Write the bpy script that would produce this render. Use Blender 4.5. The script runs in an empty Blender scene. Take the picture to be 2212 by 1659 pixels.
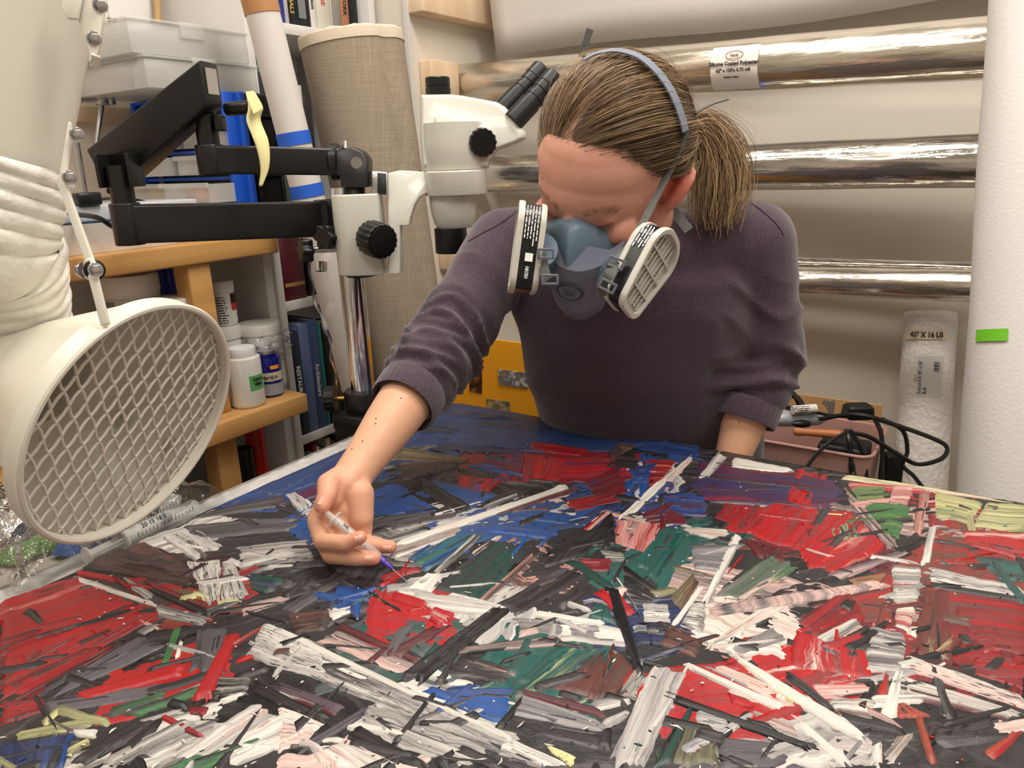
import bpy, bmesh, math, random
import numpy as np
from mathutils import Vector, Matrix

# ------------------------------------------------------------------ camera
F_PX, IMG_W, IMG_H = 1600.0, 2212.0, 1659.0
PSI, PITCH, ROLL = math.radians(34.2), math.radians(16.6), math.radians(2.07)
CAM = Vector((0, 0, 1.26))
FWD = Vector((-math.sin(PSI) * math.cos(PITCH), math.cos(PSI) * math.cos(PITCH), -math.sin(PITCH)))
_r0 = Vector((math.cos(PSI), math.sin(PSI), 0)); _u0 = _r0.cross(FWD)
RGT = _r0 * math.cos(ROLL) - _u0 * math.sin(ROLL)
UPV = _u0 * math.cos(ROLL) + _r0 * math.sin(ROLL)
scn = bpy.context.scene
col = scn.collection
_cd = bpy.data.cameras.new('camera'); _cd.sensor_fit = 'HORIZONTAL'; _cd.sensor_width = 36.0
_cd.lens = 36.0 * F_PX / IMG_W; _cd.clip_start = 0.02; _cd.clip_end = 50
_co = bpy.data.objects.new('camera', _cd); col.objects.link(_co)
_m = Matrix((RGT, UPV, -FWD)).transposed().to_4x4(); _m.translation = CAM; _co.matrix_world = _m
scn.camera = _co
# ------------------------------------------------------------------ light
_w = bpy.data.worlds.new('room_air'); scn.world = _w; _w.use_nodes = True
_w.node_tree.nodes['Background'].inputs[0].default_value = (0.9, 0.92, 1, 1)
_w.node_tree.nodes['Background'].inputs[1].default_value = 0.3
scn.view_settings.view_transform = 'Standard'; scn.view_settings.look = 'None'
scn.view_settings.gamma = 1.0; scn.view_settings.use_curve_mapping = False
scn.view_settings.exposure = 0.55
CEIL = 2.62
LAMPS = [((-0.95, -0.15), 1.2, .32, 6.5), ((0.25, -0.35), 1.2, .32, 6.5), ((0.55, 0.75), 1.2, .32, 11), ((-0.50, 0.95), 1.2, .32, 12.5)]
for (lx, ly), la, lb, pw in LAMPS:          # the ceiling luminaires of the room
    ld = bpy.data.lights.new('ceiling_lamp_light', 'AREA'); ld.shape = 'RECTANGLE'; ld.size = la; ld.size_y = lb
    ld.energy = pw; ld.color = (1.0, 0.945, 0.87)
    lo = bpy.data.objects.new('ceiling_lamp_light', ld); col.objects.link(lo); lo.location = (lx, ly, CEIL - .065)

# ------------------------------------------------------------------ helpers
def V(*a): return Vector(a[0] if len(a) == 1 else a)
def ray(x, y): return FWD + RGT * ((x - IMG_W / 2) / F_PX) - UPV * ((y - IMG_H / 2) / F_PX)
def P(x, y, t): return CAM + ray(x, y) * t          # a place seen at a picture position, t metres deep
def OZ(x, y, z):
    v = ray(x, y); return CAM + v * ((z - CAM.z) / v.z)
def OX(x, y, X):
    v = ray(x, y); return CAM + v * ((X - CAM.x) / v.x)
def OY(x, y, Y):
    v = ray(x, y); return CAM + v * ((Y - CAM.y) / v.y)
def lin(c):
    return tuple((u / 12.92 if u <= .04045 else ((u + .055) / 1.055) ** 2.4) for u in [k / 255 for k in c])
WP = {}
def tag(o, label=None, cat=None, group=None, kind=None):
    if label: o['label'] = label
    if cat: o['category'] = cat
    if group: o['group'] = group
    if kind: o['kind'] = kind
    return o
def empty(name, loc, label=None, cat=None, group=None):
    o = bpy.data.objects.new(name, None); col.objects.link(o); o.location = loc; o.empty_display_size = .05
    WP[o.name] = Vector(loc)
    return tag(o, label, cat, group)
def frame(z, x=None):
    z = Vector(z).normalized()
    x = Vector(x) if x is not None else (Vector((1, 0, 0)) if abs(z.x) < .8 else Vector((0, 1, 0)))
    x = (x - z * x.dot(z)).normalized(); return x, z.cross(x), z
def rotz(a): return Matrix.Rotation(a, 3, 'Z')
def catmull(pts, n):
    pts = [Vector(p) for p in pts]; q = [pts[0] * 2 - pts[1]] + pts + [pts[-1] * 2 - pts[-2]]; out = []
    for i in range(1, len(q) - 2):
        for k in range(n):
            t = k / n; a, b, c, d = q[i - 1], q[i], q[i + 1], q[i + 2]
            out.append(.5 * ((2 * b) + (c - a) * t + (2 * a - 5 * b + 4 * c - d) * t * t + (3 * b - a - 3 * c + d) * t ** 3))
    out.append(pts[-1]); return out
class MB:
    def __init__(s): s.v = []; s.f = []; s.uv = {}
    def add(s, vs, fs):
        b = len(s.v); s.v += [tuple(p) for p in vs]; s.f += [tuple(i + b for i in f) for f in fs]; return s
    def box(s, c, d, R=None):
        c = Vector(c); R = R or Matrix.Identity(3)
        vs = [c + R @ Vector((x * d[0] / 2, y * d[1] / 2, z * d[2] / 2)) for x in (-1, 1) for y in (-1, 1) for z in (-1, 1)]
        return s.add(vs, [(0, 1, 3, 2), (4, 6, 7, 5), (0, 4, 5, 1), (2, 3, 7, 6), (0, 2, 6, 4), (1, 5, 7, 3)])
    def box2(s, a, b):
        return s.box([(a[i] + b[i]) / 2 for i in range(3)], [abs(a[i] - b[i]) for i in range(3)])
    def ring(s, c, x, y, r, n): return [c + x * (math.cos(2 * math.pi * i / n) * r) + y * (math.sin(2 * math.pi * i / n) * r) for i in range(n)]
    def loft(s, rings, caps=True, closed=False):
        n = len(rings[0]); vs = [p for r in rings for p in r]; fs = []; m = len(rings)
        for k in range(m if closed else m - 1):
            a, b = k * n, ((k + 1) % m) * n
            fs += [(a + i, a + (i + 1) % n, b + (i + 1) % n, b + i) for i in range(n)]
        if caps and not closed: fs += [tuple(range(n))[::-1], tuple(range((m - 1) * n, m * n))]
        return s.add(vs, fs)
    def cyl(s, a, b, r, r2=None, n=24, caps=True):
        a = Vector(a); b = Vector(b); x, y, z = frame(b - a); r2 = r if r2 is None else r2
        return s.loft([s.ring(a, x, y, r, n), s.ring(b, x, y, r2, n)], caps)
    def lathe(s, o, ax, prof, n=32, x=None, caps=True):
        o = Vector(o); x, y, z = frame(ax, x)
        return s.loft([s.ring(o + z * h, x, y, max(r, 1e-5), n) for r, h in prof], caps)
    def tube(s, pts, r, n=8, caps=True, closed=False, flat=1.0, xref=None):
        pts = [Vector(p) for p in pts]; rings = []; px = None; m = len(pts)
        for i, p in enumerate(pts):
            if closed: d = pts[(i + 1) % m] - pts[i - 1]
            else: d = pts[min(i + 1, m - 1)] - pts[max(i - 1, 0)]
            x, y, z = frame(d, px if px is not None else xref); px = x
            rr = r[i] if isinstance(r, (list, tuple, np.ndarray)) else r
            rings.append([p + x * (math.cos(2 * math.pi * k / n) * rr) + y * (math.sin(2 * math.pi * k / n) * rr * flat) for k in range(n)])
        return s.loft(rings, caps, closed)
    def ribbon(s, pts, ups, w, th):
        """flat strap through pts, width direction ups, with a real thickness"""
        pts = [Vector(p) for p in pts]; rings = []; m = len(pts)
        for i, p in enumerate(pts):
            d = (pts[min(i + 1, m - 1)] - pts[max(i - 1, 0)]).normalized(); u = Vector(ups[i]); u = (u - d * u.dot(d)).normalized(); q = d.cross(u)
            ww = w[i] if isinstance(w, (list, tuple)) else w
            rings.append([p + u * ww / 2 + q * th / 2, p - u * ww / 2 + q * th / 2, p - u * ww / 2 - q * th / 2, p + u * ww / 2 - q * th / 2])
        return s.loft(rings)
    def prism(s, poly, ext):
        poly = [Vector(p) for p in poly]; ext = Vector(ext)
        return s.loft([poly, [p + ext for p in poly]])
    def grid(s, fn, nu, nv):
        vs = [fn(i / nu, j / nv) for i in range(nu + 1) for j in range(nv + 1)]
        return s.add(vs, [(i * (nv + 1) + j, (i + 1) * (nv + 1) + j, (i + 1) * (nv + 1) + j + 1, i * (nv + 1) + j + 1) for i in range(nu) for j in range(nv)])
    def build(s, name, mat, parent=None, bevel=0, seg=2, smooth=True, ang=35, origin=None, solid=0):
        me = bpy.data.meshes.new(name)
        if parent is not None: off = WP[parent.name]
        elif origin is not None: off = Vector(origin)
        else:
            A = np.array(s.v); lo, hi = A.min(0), A.max(0); off = Vector(((lo[0] + hi[0]) / 2, (lo[1] + hi[1]) / 2, lo[2]))
        me.from_pydata([(p[0] - off[0], p[1] - off[1], p[2] - off[2]) for p in s.v], [], s.f)
        bm = bmesh.new(); bm.from_mesh(me)
        bmesh.ops.recalc_face_normals(bm, faces=bm.faces)
        if bevel:
            ed = [e for e in bm.edges if len(e.link_faces) == 2 and e.calc_face_angle(0) > math.radians(ang)]
            bmesh.ops.bevel(bm, geom=ed, offset=bevel, segments=seg, profile=.5, affect='EDGES', clamp_overlap=True)
        bm.to_mesh(me); bm.free()
        if smooth:
            me.shade_smooth(); me.set_sharp_from_angle(angle=math.radians(ang if not bevel else 50))
        for m in (mat if isinstance(mat, (list, tuple)) else [mat]): me.materials.append(m)
        o = bpy.data.objects.new(name, me); col.objects.link(o)
        if solid:
            md = o.modifiers.new('thick', 'SOLIDIFY'); md.thickness = solid; md.offset = 0
        if parent is not None: o.parent = parent
        else: o.location = off
        WP[o.name] = Vector(off)
        return o
def text(s, size, o, right, up, mat, parent, name='lettering', align='LEFT', depth=.0003, bold=0.0, wscale=1.0):
    cu = bpy.data.curves.new(name, 'FONT'); cu.body = s; cu.size = size; cu.align_x = align; cu.extrude = depth / 2; cu.offset = bold; cu.resolution_u = 2
    ob = bpy.data.objects.new(name, cu); col.objects.link(ob)
    me = bpy.data.meshes.new_from_object(ob.evaluated_get(bpy.context.evaluated_depsgraph_get()))
    bpy.data.objects.remove(ob); bpy.data.curves.remove(cu)
    r = Vector(right).normalized(); u = Vector(up); u = (u - r * u.dot(r)).normalized(); n = r.cross(u); off = Vector(o) - WP[parent.name]
    M = Matrix((r * wscale, u, n)).transposed().to_4x4(); M.translation = off
    me.transform(M); me.name = name; me.materials.clear(); me.materials.append(mat)
    ob = bpy.data.objects.new(name, me); col.objects.link(ob); ob.parent = parent; WP[ob.name] = WP[parent.name].copy()
    return ob
def fine_print(o, right, up, width, size, lines, mat, parent, pitch=1.45, seed=1, name='fine_print'):
    """print too small to read: rows of word-length strokes"""
    r = Vector(right).normalized(); u = Vector(up); u = (u - r * u.dot(r)).normalized(); n = r.cross(u); o = Vector(o); m = MB(); rg = random.Random(seed)
    for k in range(lines):
        x = 0; end = width * rg.uniform(.75, 1)
        while x < end:
            w = min(size * rg.uniform(1.2, 4.5), end - x); p = o + r * x - u * (size * pitch * k)
            if w > size * .4: m.prism([p, p + r * w, p + r * w + u * size * .55, p + u * size * .55], n * .0002)
            x += w + size * .6
    return m.build(name, mat, parent, smooth=False)
def np_obj(name, vs, fs, mat, parent=None, smooth=True, origin=None, ang=None):
    vs = np.asarray(vs, float)
    off = WP[parent.name] if parent is not None else Vector(origin if origin is not None else ((vs[:, 0].min() + vs[:, 0].max()) / 2, (vs[:, 1].min() + vs[:, 1].max()) / 2, vs[:, 2].min()))
    me = bpy.data.meshes.new(name); me.from_pydata((vs - np.array(off)).tolist(), [], fs if isinstance(fs, list) else fs.tolist())
    if smooth: me.shade_smooth()
    if ang: me.set_sharp_from_angle(angle=math.radians(ang))
    if mat: me.materials.append(mat)
    o = bpy.data.objects.new(name, me); col.objects.link(o)
    if parent is not None: o.parent = parent
    else: o.location = off
    WP[o.name] = Vector(off); return o

# ------------------------------------------------------------------ materials
def mat(name, c, rough=.5, metal=0., spec=.5, var=None, bump=None, trans=0., ior=1.45, coat=0., sheen=0., sss=0., alpha=1., aniso=None, stretch=None, emit=None, c2=None):
    m = bpy.data.materials.new(name); m.use_nodes = True; nt = m.node_tree; b = nt.nodes['Principled BSDF']; I = b.inputs
    L = lin(c); I['Base Color'].default_value = (*L, 1); I['Roughness'].default_value = rough; I['Metallic'].default_value = metal
    I['Specular IOR Level'].default_value = spec; I['IOR'].default_value = ior; I['Transmission Weight'].default_value = trans
    I['Coat Weight'].default_value = coat; I['Sheen Weight'].default_value = sheen; I['Alpha'].default_value = alpha
    if sss:
        I['Subsurface Weight'].default_value = sss; I['Subsurface Radius'].default_value = (.012, .005, .003); I['Subsurface Scale'].default_value = 1.0
    if emit: I['Emission Color'].default_value = (*lin(emit[0]), 1); I['Emission Strength'].default_value = emit[1]
    tc = nt.nodes.new('ShaderNodeTexCoord'); mp = nt.nodes.new('ShaderNodeMapping'); nt.links.new(tc.outputs['Object'], mp.inputs[0])
    if stretch: mp.inputs['Scale'].default_value = stretch
    if var:           # (noise scale, strength or second colour)
        n = nt.nodes.new('ShaderNodeTexNoise'); n.inputs['Scale'].default_value = var[0]; n.inputs['Detail'].default_value = 5; nt.links.new(mp.outputs[0], n.inputs[0])
        r = nt.nodes.new('ShaderNodeValToRGB'); r.color_ramp.elements[0].position = .35; r.color_ramp.elements[1].position = .65
        k = var[1]; r.color_ramp.elements[0].color = (*L, 1)
        r.color_ramp.elements[1].color = (*lin(c2), 1) if c2 else (*[min(1, u * k) for u in L], 1)
        nt.links.new(n.outputs[0], r.inputs[0]); nt.links.new(r.outputs[0], I['Base Color'])
    if bump:          # (noise scale, distance)
        n = nt.nodes.new('ShaderNodeTexNoise'); n.inputs['Scale'].default_value = bump[0]; n.inputs['Detail'].default_value = 3; nt.links.new(mp.outputs[0], n.inputs[0])
        u = nt.nodes.new('ShaderNodeBump'); u.inputs['Distance'].default_value = bump[1]; u.inputs['Strength'].default_value = 1
        nt.links.new(n.outputs[0], u.inputs['Height']); nt.links.new(u.outputs[0], I['Normal'])
    return m
def weave(m, sx, sy, dist, dark=.82):
    """thread relief and tone for woven cloth, in the object's own uv-free space"""
    nt = m.node_tree; b = nt.nodes['Principled BSDF']; tc = nt.nodes.new('ShaderNodeTexCoord')
    src = b.inputs['Base Color'].links[0].from_socket if b.inputs['Base Color'].links else None
    ws = []
    for ax, sc in (('X', sx), ('Z', sy)):
        mp = nt.nodes.new('ShaderNodeMapping'); nt.links.new(tc.outputs['Object'], mp.inputs[0])
        mp.inputs['Scale'].default_value = (sc, sc * .02, sc * .02) if ax == 'X' else (sc * .02, sc * .02, sc)
        n = nt.nodes.new('ShaderNodeTexNoise'); n.inputs['Scale'].default_value = 1; n.inputs['Detail'].default_value = 2; nt.links.new(mp.outputs[0], n.inputs[0]); ws.append(n)
    a = nt.nodes.new('ShaderNodeMath'); a.operation = 'ADD'; nt.links.new(ws[0].outputs[0], a.inputs[0]); nt.links.new(ws[1].outputs[0], a.inputs[1])
    r = nt.nodes.new('ShaderNodeMapRange'); r.inputs[1].default_value = .7; r.inputs[2].default_value = 1.3; r.inputs[3].default_value = dark; r.inputs[4].default_value = 1.12
    nt.links.new(a.outputs[0], r.inputs[0])
    mx = nt.nodes.new('ShaderNodeVectorMath'); mx.operation = 'SCALE'
    if src: nt.links.new(src, mx.inputs[0])
    else: mx.inputs[0].default_value = b.inputs['Base Color'].default_value[:3]
    nt.links.new(r.outputs[0], mx.inputs['Scale']); nt.links.new(mx.outputs[0], b.inputs['Base Color'])
    u = nt.nodes.new('ShaderNodeBump'); u.inputs['Distance'].default_value = dist; nt.links.new(a.outputs[0], u.inputs['Height']); nt.links.new(u.outputs[0], b.inputs['Normal'])
    return m
WALL = mat('wall_paint', (222, 214, 202), .6, var=(3, .97), bump=(120, .0003))
WHITE = mat('white_laminate', (214, 212, 209), .4, var=(4, .96))
SHADE = mat('ceiling_paint', (235, 232, 226), .8)
FLOOR = mat('grey_floor', (120, 116, 110), .6, var=(8, .8))
PINE = mat('pine_wood', (232, 208, 180), .5, var=(14, 1), c2=(218, 188, 154), stretch=(1, 1, .25))
MAPLE = mat('oiled_maple', (206, 158, 98), .38, var=(6, 1), c2=(188, 140, 82), stretch=(6, .5, 6))
CREAM = mat('cream_powder_coat', (222, 218, 205), .32, spec=.5, bump=(700, .00008))
BLACK = mat('black_coated_metal', (24, 24, 25), .34, bump=(900, .00006))
BLACKP = mat('black_plastic', (18, 18, 19), .38)
CHROME = mat('chrome', (225, 225, 228), .08, metal=1)
STEEL = mat('zinc_steel', (190, 190, 192), .25, metal=1, bump=(300, .0002))
BRASS = mat('brass', (190, 150, 80), .25, metal=1)
SCOPE = mat('ivory_enamel', (204, 204, 194), .22, coat=.3)
INK = mat('black_ink', (28, 28, 30), .6)
WINK = mat('white_ink', (235, 235, 232), .6)
RINK = mat('red_ink', (200, 50, 40), .6)
PAPER = mat('white_paper', (214, 208, 203), .75, var=(2.2, .96), bump=(60, .0004))
CARD = mat('brown_card', (186, 146, 100), .8, var=(30, .9))
TAPEB = mat('blue_tape', (38, 96, 205), .6)
TAPEG = mat('green_tape', (110, 190, 40), .6)
TAPEY = mat('masking_tape', (228, 220, 160), .6)
BLUEP = mat('blue_plastic', (30, 90, 205), .4)
def film(name, c=(255, 255, 255), rough=.05, alpha=.25, bump=None, spec=.5):
    m = mat(name, c, rough, spec=spec, bump=bump, alpha=alpha); return m
CLEAR = film('clear_plastic', (235, 236, 236), .12, .30)
def clear_film(name, scale, dist, rough=.07, base=.05, ior=1.5):
    m = bpy.data.materials.new(name); m.use_nodes = True; nt = m.node_tree; N = nt.nodes.new; L = nt.links.new; nt.nodes.remove(nt.nodes['Principled BSDF'])
    tr = N('ShaderNodeBsdfTransparent'); gl = N('ShaderNodeBsdfGlossy'); gl.inputs['Roughness'].default_value = rough; mx = N('ShaderNodeMixShader'); fr = N('ShaderNodeFresnel'); fr.inputs[0].default_value = ior
    tc = N('ShaderNodeTexCoord'); n = N('ShaderNodeTexNoise'); n.inputs['Scale'].default_value = scale; n.inputs['Detail'].default_value = 4; L(tc.outputs['Object'], n.inputs[0]); b = N('ShaderNodeBump'); b.inputs['Distance'].default_value = dist; L(n.outputs[0], b.inputs['Height']); L(b.outputs[0], gl.inputs['Normal']); L(b.outputs[0], fr.inputs['Normal'])
    a = N('ShaderNodeMath'); a.operation = 'ADD'; a.use_clamp = True; a.inputs[1].default_value = base; L(fr.outputs[0], a.inputs[0]); L(a.outputs[0], mx.inputs[0]); L(tr.outputs[0], mx.inputs[1]); L(gl.outputs[0], mx.inputs[2]); L(mx.outputs[0], nt.nodes['Material Output'].inputs[0]); tr.inputs[0].default_value = (.94, .94, .94, 1)
    return m
WRAP = clear_film('plastic_wrap', 45, .008)
WRAP2 = clear_film('tight_wrap', 26, .002, .15, .015, 1.18)
MILKY = film('milky_plastic', (226, 226, 222), .25, .38)
# ------------------------------------------------------------------ the room
XW, YB, XR, YF = -1.66, 1.86, 1.9, -1.7
def struct(name, a, b, m, parent=None):
    o = MB().box2(a, b).build(name, m, parent)
    if parent is None: tag(o, kind='structure')
    return o
struct('floor', (XW - .1, YF - .1, -.08), (XR + .1, YB + .1, 0), FLOOR)
struct('ceiling', (XW - .1, YF - .1, CEIL), (XR + .1, YB + .1, CEIL + .08), SHADE)
struct('wall_left', (XW - .1, YF - .1, 0), (XW, YB + .1, CEIL), WALL)
struct('wall_back', (XW, YB, 0), (XR + .1, YB + .1, CEIL), WALL)
struct('wall_right', (XR, YF - .1, 0), (XR + .1, YB, CEIL), WALL)
struct('wall_front', (XW, YF - .1, 0), (XR, YF, CEIL), WALL)
pier = struct('wall_pier', (XW, 1.5, 0), (-1.285, YB, CEIL), WALL)
struct('corner_bead', (-1.292, 1.493, 0), (-1.281, 1.504, CEIL), WHITE, pier)
rail = MB().box2((XW, .2, 1.372), (XW + .02, 1.0, 1.405)).build('trim_1', PINE, bevel=.002); tag(rail, kind='structure')
LAMPM = mat('lamp_diffuser', (255, 250, 240), .5, emit=((255, 244, 228), 1.5))
for i, ((lx, ly), la, lb, pw) in enumerate(LAMPS):
    e = empty('ceiling_lamp', (lx, ly, CEIL), ['flat white ceiling lamp above the fume hood', 'flat white ceiling lamp above the near end of the painting', 'flat white ceiling lamp above the pink bin', 'flat white ceiling lamp above the microscope'][i], 'lamp', 'ceiling lamps over the studio')
    MB().box2((lx - la / 2 - .03, ly - lb / 2 - .03, CEIL - .05), (lx + la / 2 + .03, ly + lb / 2 + .03, CEIL)).build('housing', WHITE, e, bevel=.005)
    MB().box2((lx - la / 2, ly - lb / 2, CEIL - .056), (lx + la / 2, ly + lb / 2, CEIL - .05)).build('diffuser', LAMPM, e)
# beam at the top of the recess, and pine rack blocks that carry the tubes
o = MB().box2((-1.285, 1.5, 1.612), (-1.235, YB, 1.68)).build('wall_beam', PINE, bevel=.003); tag(o, 'pale pine beam on the side wall above the rolls', 'beam')
def block(px0, px1, py0, py1, Y, lab):
    a = OY(px0, py0, Y); b = OY(px1, py1, Y)
    o = MB().box2((-1.284, Y, b.z), (b.x, Y + .11, a.z)).build('rack_block', PINE, bevel=.004); return tag(o, lab, 'wood block')
block(893, 936, 132, 205, 1.53, 'light pine block with end grain under the top film tube')
block(905, 940, 335, 372, 1.56, 'small pine block behind the microscope, under the second film tube')
block(935, 985, 525, 585, 1.56, 'pine block low on the wall behind the objective of the microscope')
# ------------------------------------------------------------------ film tubes on the back wall
def foil(name, c, rough, metal, al=1.0):
    m = mat(name, c, rough, metal=metal, spec=.8, alpha=al); nt = m.node_tree; b = nt.nodes['Principled BSDF']
    tc = nt.nodes.new('ShaderNodeTexCoord'); mp = nt.nodes.new('ShaderNodeMapping'); mp.inputs['Scale'].default_value = (3, 26, 26); nt.links.new(tc.outputs['Object'], mp.inputs[0])
    n = nt.nodes.new('ShaderNodeTexNoise'); n.inputs['Scale'].default_value = 1.4; n.inputs['Detail'].default_value = 6; nt.links.new(mp.outputs[0], n.inputs[0])
    u = nt.nodes.new('ShaderNodeBump'); u.inputs['Distance'].default_value = .006; u.inputs['Strength'].default_value = .5; nt.links.new(n.outputs[0], u.inputs['Height']); nt.links.new(u.outputs[0], b.inputs['Normal'])
    r = nt.nodes.new('ShaderNodeMapRange'); r.inputs[1].default_value = .4; r.inputs[2].default_value = .7; r.inputs[3].default_value = rough * .6; r.inputs[4].default_value = rough * 2.2
    nt.links.new(n.outputs[0], r.inputs[0]); nt.links.new(r.outputs[0], b.inputs['Roughness'])
    return m
FOIL1 = foil('silver_film', (214, 206, 192), .16, .85)
FOIL2 = foil('glossy_film', (206, 203, 196), .09, .9)
TEND = mat('tube_core', (200, 170, 130), .8)
def tube(label, a, b, r, m, end_sag=0):
    e = empty('film_tube', (a + b) / 2, label, 'tube')
    R = random.Random(hash(label) % 1000 if False else len(label)); d = (b - a); L = d.length; x, y, z = frame(d, (0, 0, 1)); rings = []
    N = 60
    for i in range(N + 1):
        t = i / N; c = a + d * t; ring = []
        for k in range(40):
            an = 2 * math.pi * k / 40
            rr = r * (1 + .012 * math.sin(3 * an + 9 * t) + .006 * math.sin(7 * an + 23 * t + r * 90) + .006 * math.sin(31 * t + 2 * an))
            ring.append(c + x * math.cos(an) * rr + y * math.sin(an) * rr)
        rings.append(ring)
    MB().loft(rings).build('film_roll', m, e, ang=60)
    MB().lathe(a - z * .012, z, [(r * .5, 0), (r * .5, .02)], 24).build('core', TEND, e)
    return e, x, y, z
t1, *_ = tube('thick silver film tube with a white label, topmost on the back wall', OY(962, 186, 1.70), OY(2400, 86, 1.60), .051, FOIL1)
t2, *_ = tube('glossy film tube with blue tape, in the middle of the back wall', OY(1020, 377, 1.70), OY(2400, 340, 1.60), .047, FOIL2)
t3, *_ = tube('thin matt film tube, lowest on the back wall', OY(1500, 600, 1.66), OY(2420, 626, 1.58), .030, FOIL1)
t4, *_ = tube('slim clear film tube lying just above the lowest tube', OY(1500, 561, 1.74), OY(2420, 592, 1.68), .014, FOIL2)


# label wound round the top tube
def wound(parent, name, A, B, r, px, w, th0, th1, m, off=.0012):
    d = (B - A).normalized(); best = min(range(2001), key=lambda i: abs(_prx(A + (B - A) * (i / 2000)) - px)); c = A + (B - A) * (best / 2000)
    x, y, z = frame(d, (0, 0, 1)); front = z.cross(x); front = front if front.y < 0 else -front
    mb = MB(); rings = []
    for i in range(15):
        a = th0 + (th1 - th0) * i / 14; dirv = x * math.sin(a) + front * math.cos(a); p = c + dirv * (r * 1.02 + off)
        rings.append([p - z * w / 2, p + z * w / 2, p + z * w / 2 - dirv * off * .8, p - z * w / 2 - dirv * off * .8])
    return mb.loft(rings).build(name, m, parent), c, x, front, z
def _prx(p):
    q = p - CAM; return IMG_W / 2 + F_PX * q.dot(RGT) / q.dot(FWD)
A1, B1 = OY(962, 186, 1.70), OY(2400, 86, 1.60)
lb, c, ux, fr, uz = wound(t1, 'paper_label', A1, B1, .051, 1606, .098, math.radians(-62), math.radians(38), mat('label_paper', (236, 228, 220), .6))
def on_tube(s, size, a, dz, m, bold=0.0004, al='CENTER', r=.0555):
    dirv = ux * math.sin(a) + fr * math.cos(a); upv = ux * math.cos(a) - fr * math.sin(a)
    rt = uz if uz.dot(RGT) > 0 else -uz
    return text(s, size, c + dirv * r + rt * dz, rt, upv, m, t1, align=al, bold=bold, wscale=1)
on_tube('Silicone Coated Polyester', .0098, math.radians(-3), 0, INK)
on_tube('62" x 150\'x 0.75 mil', .0088, math.radians(-16), 0, INK)
_a = math.radians(-28); _rt = uz if uz.dot(RGT) > 0 else -uz
fine_print(c + (ux * math.sin(_a) + fr * math.cos(_a)) * .0555 - _rt * .02, _rt, ux * math.cos(_a) - fr * math.sin(_a), .04, .004, 1, INK, t1)
on_tube('TALAS', .0062, math.radians(14), 0, INK, .0002)
OCH = mat('ochre_ink', (170, 120, 60), .6)
_p = []
for i in range(40):
    a2 = 2 * math.pi * i / 40; al = math.radians(17) + math.sin(a2) * .15; dirv = ux * math.sin(al) + fr * math.cos(al)
    _p.append(c + dirv * .0552 + uz * math.cos(a2) * .018)
MB().tube(_p, .0007, 6, closed=True).build('emblem_ring', OCH, t1)
A2, B2 = OY(1020, 377, 1.70), OY(2400, 340, 1.60)
wound(t2, 'tape_band', A2, B2, .047, 1592, .018, math.radians(-95), math.radians(120), TAPEB)
# hanging paper sheet at the top of the wall
def hang(u, v):
    x = -1.20 + u * 2.6; Y = 1.70
    zb = OY(1010, 128, Y).z + .02 * math.sin(u * 5) * u + .008 * math.sin(u * 17) - .02 * u
    z = zb + v * 1.0
    yy = Y - .05 * math.sin(min(1, v * 2.2) * 1.5) + .006 * math.sin(u * 23) * (1 - v)
    return V(x, yy + .05, z)
hp = MB().grid(hang, 60, 14).build('hanging_paper', PAPER, solid=.0012); tag(hp, 'large pale sheet of paper hanging over the back wall', 'paper')
MB().cyl((-1.2, 1.72, 2.44), (1.4, 1.72, 2.44), .02, n=16).build('hanging_rod', STEEL, hp)
# ------------------------------------------------------------------ rolls at the right
BUB = film('bubble_film', (240, 240, 238), .18, .85, bump=(160, .006), spec=.8)
def stand_roll(name, label, cat, top, bot, r, m, label_mat=None):
    e = empty(name, bot, label, cat); d = top - bot; x, y, z = frame(d); rings = []
    for i in range(41):
        t = i / 40; rr = r * (1 + .006 * math.sin(t * 19)); rings.append([bot + d * t + x * math.cos(a) * rr * (1 + .01 * math.sin(5 * a + t * 14)) + y * math.sin(a) * rr * (1 + .01 * math.sin(4 * a - t * 9)) for a in [2 * math.pi * k / 40 for k in range(40)]])
    MB().loft(rings).build('rolled_sheet', m, e, ang=60)
    MB().lathe(top, z, [(r * .55, -.02), (r * .55, .0015), (r * .42, .0015), (r * .42, -.015)], 32).build('core', TEND, e)
    return e, x, y, z
bt = P(2010, 676, 1.60); bb = P(1985, 1100, 1.60); bb = bt + (bb - bt) * 2.0; bb.z = max(bb.z, 0.02)
br, *_f = stand_roll('bubble_roll', 'upright roll of clear foamy film with a white label, behind the cables', 'roll', bt, bb, .052, mat('film_white', (226, 222, 216), .3, spec=.8, bump=(90, .004), var=(10, .93)))
def facing(e_c, axis, r):
    f = (CAM - e_c); f = (f - axis * f.dot(axis)).normalized(); return f
ax = (bt - bb).normalized(); fc = facing(bt, ax, 0); rt = fc.cross(ax) * -1
rt = rt if rt.dot(RGT) > 0 else -rt
def on_roll(parent, cc, axis, f, rgt, r, w, h, m, name, a0=0.0, n=10):
    rings = []
    for i in range(n + 1):
        a = a0 + (i / n - .5) * w / r; dv = f * math.cos(a) + rgt * math.sin(a)
        p = cc + dv * (r * 1.018 + .0006); rings.append([p - axis * h / 2, p + axis * h / 2, p + axis * h / 2 - dv * .0005, p - axis * h / 2 - dv * .0005])
    return MB().loft(rings).build(name, m, parent)
LBL = mat('label_grey', (205, 203, 202), .55)
cc = bt + (P(2004, 820, 1.6) - P(2010, 676, 1.6))
on_roll(br, cc + ax * .004, ax, fc, rt, .052, .062, .088, LBL, 'paper_label', -.1)
on_roll(br, bt + (P(2006, 727, 1.6) - bt), ax, fc, rt, .052, .088, .021, mat('tape_tan', (220, 205, 180), .5), 'tape_band', -.15)
q = bt + (P(2006, 727, 1.6) - bt)
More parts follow.
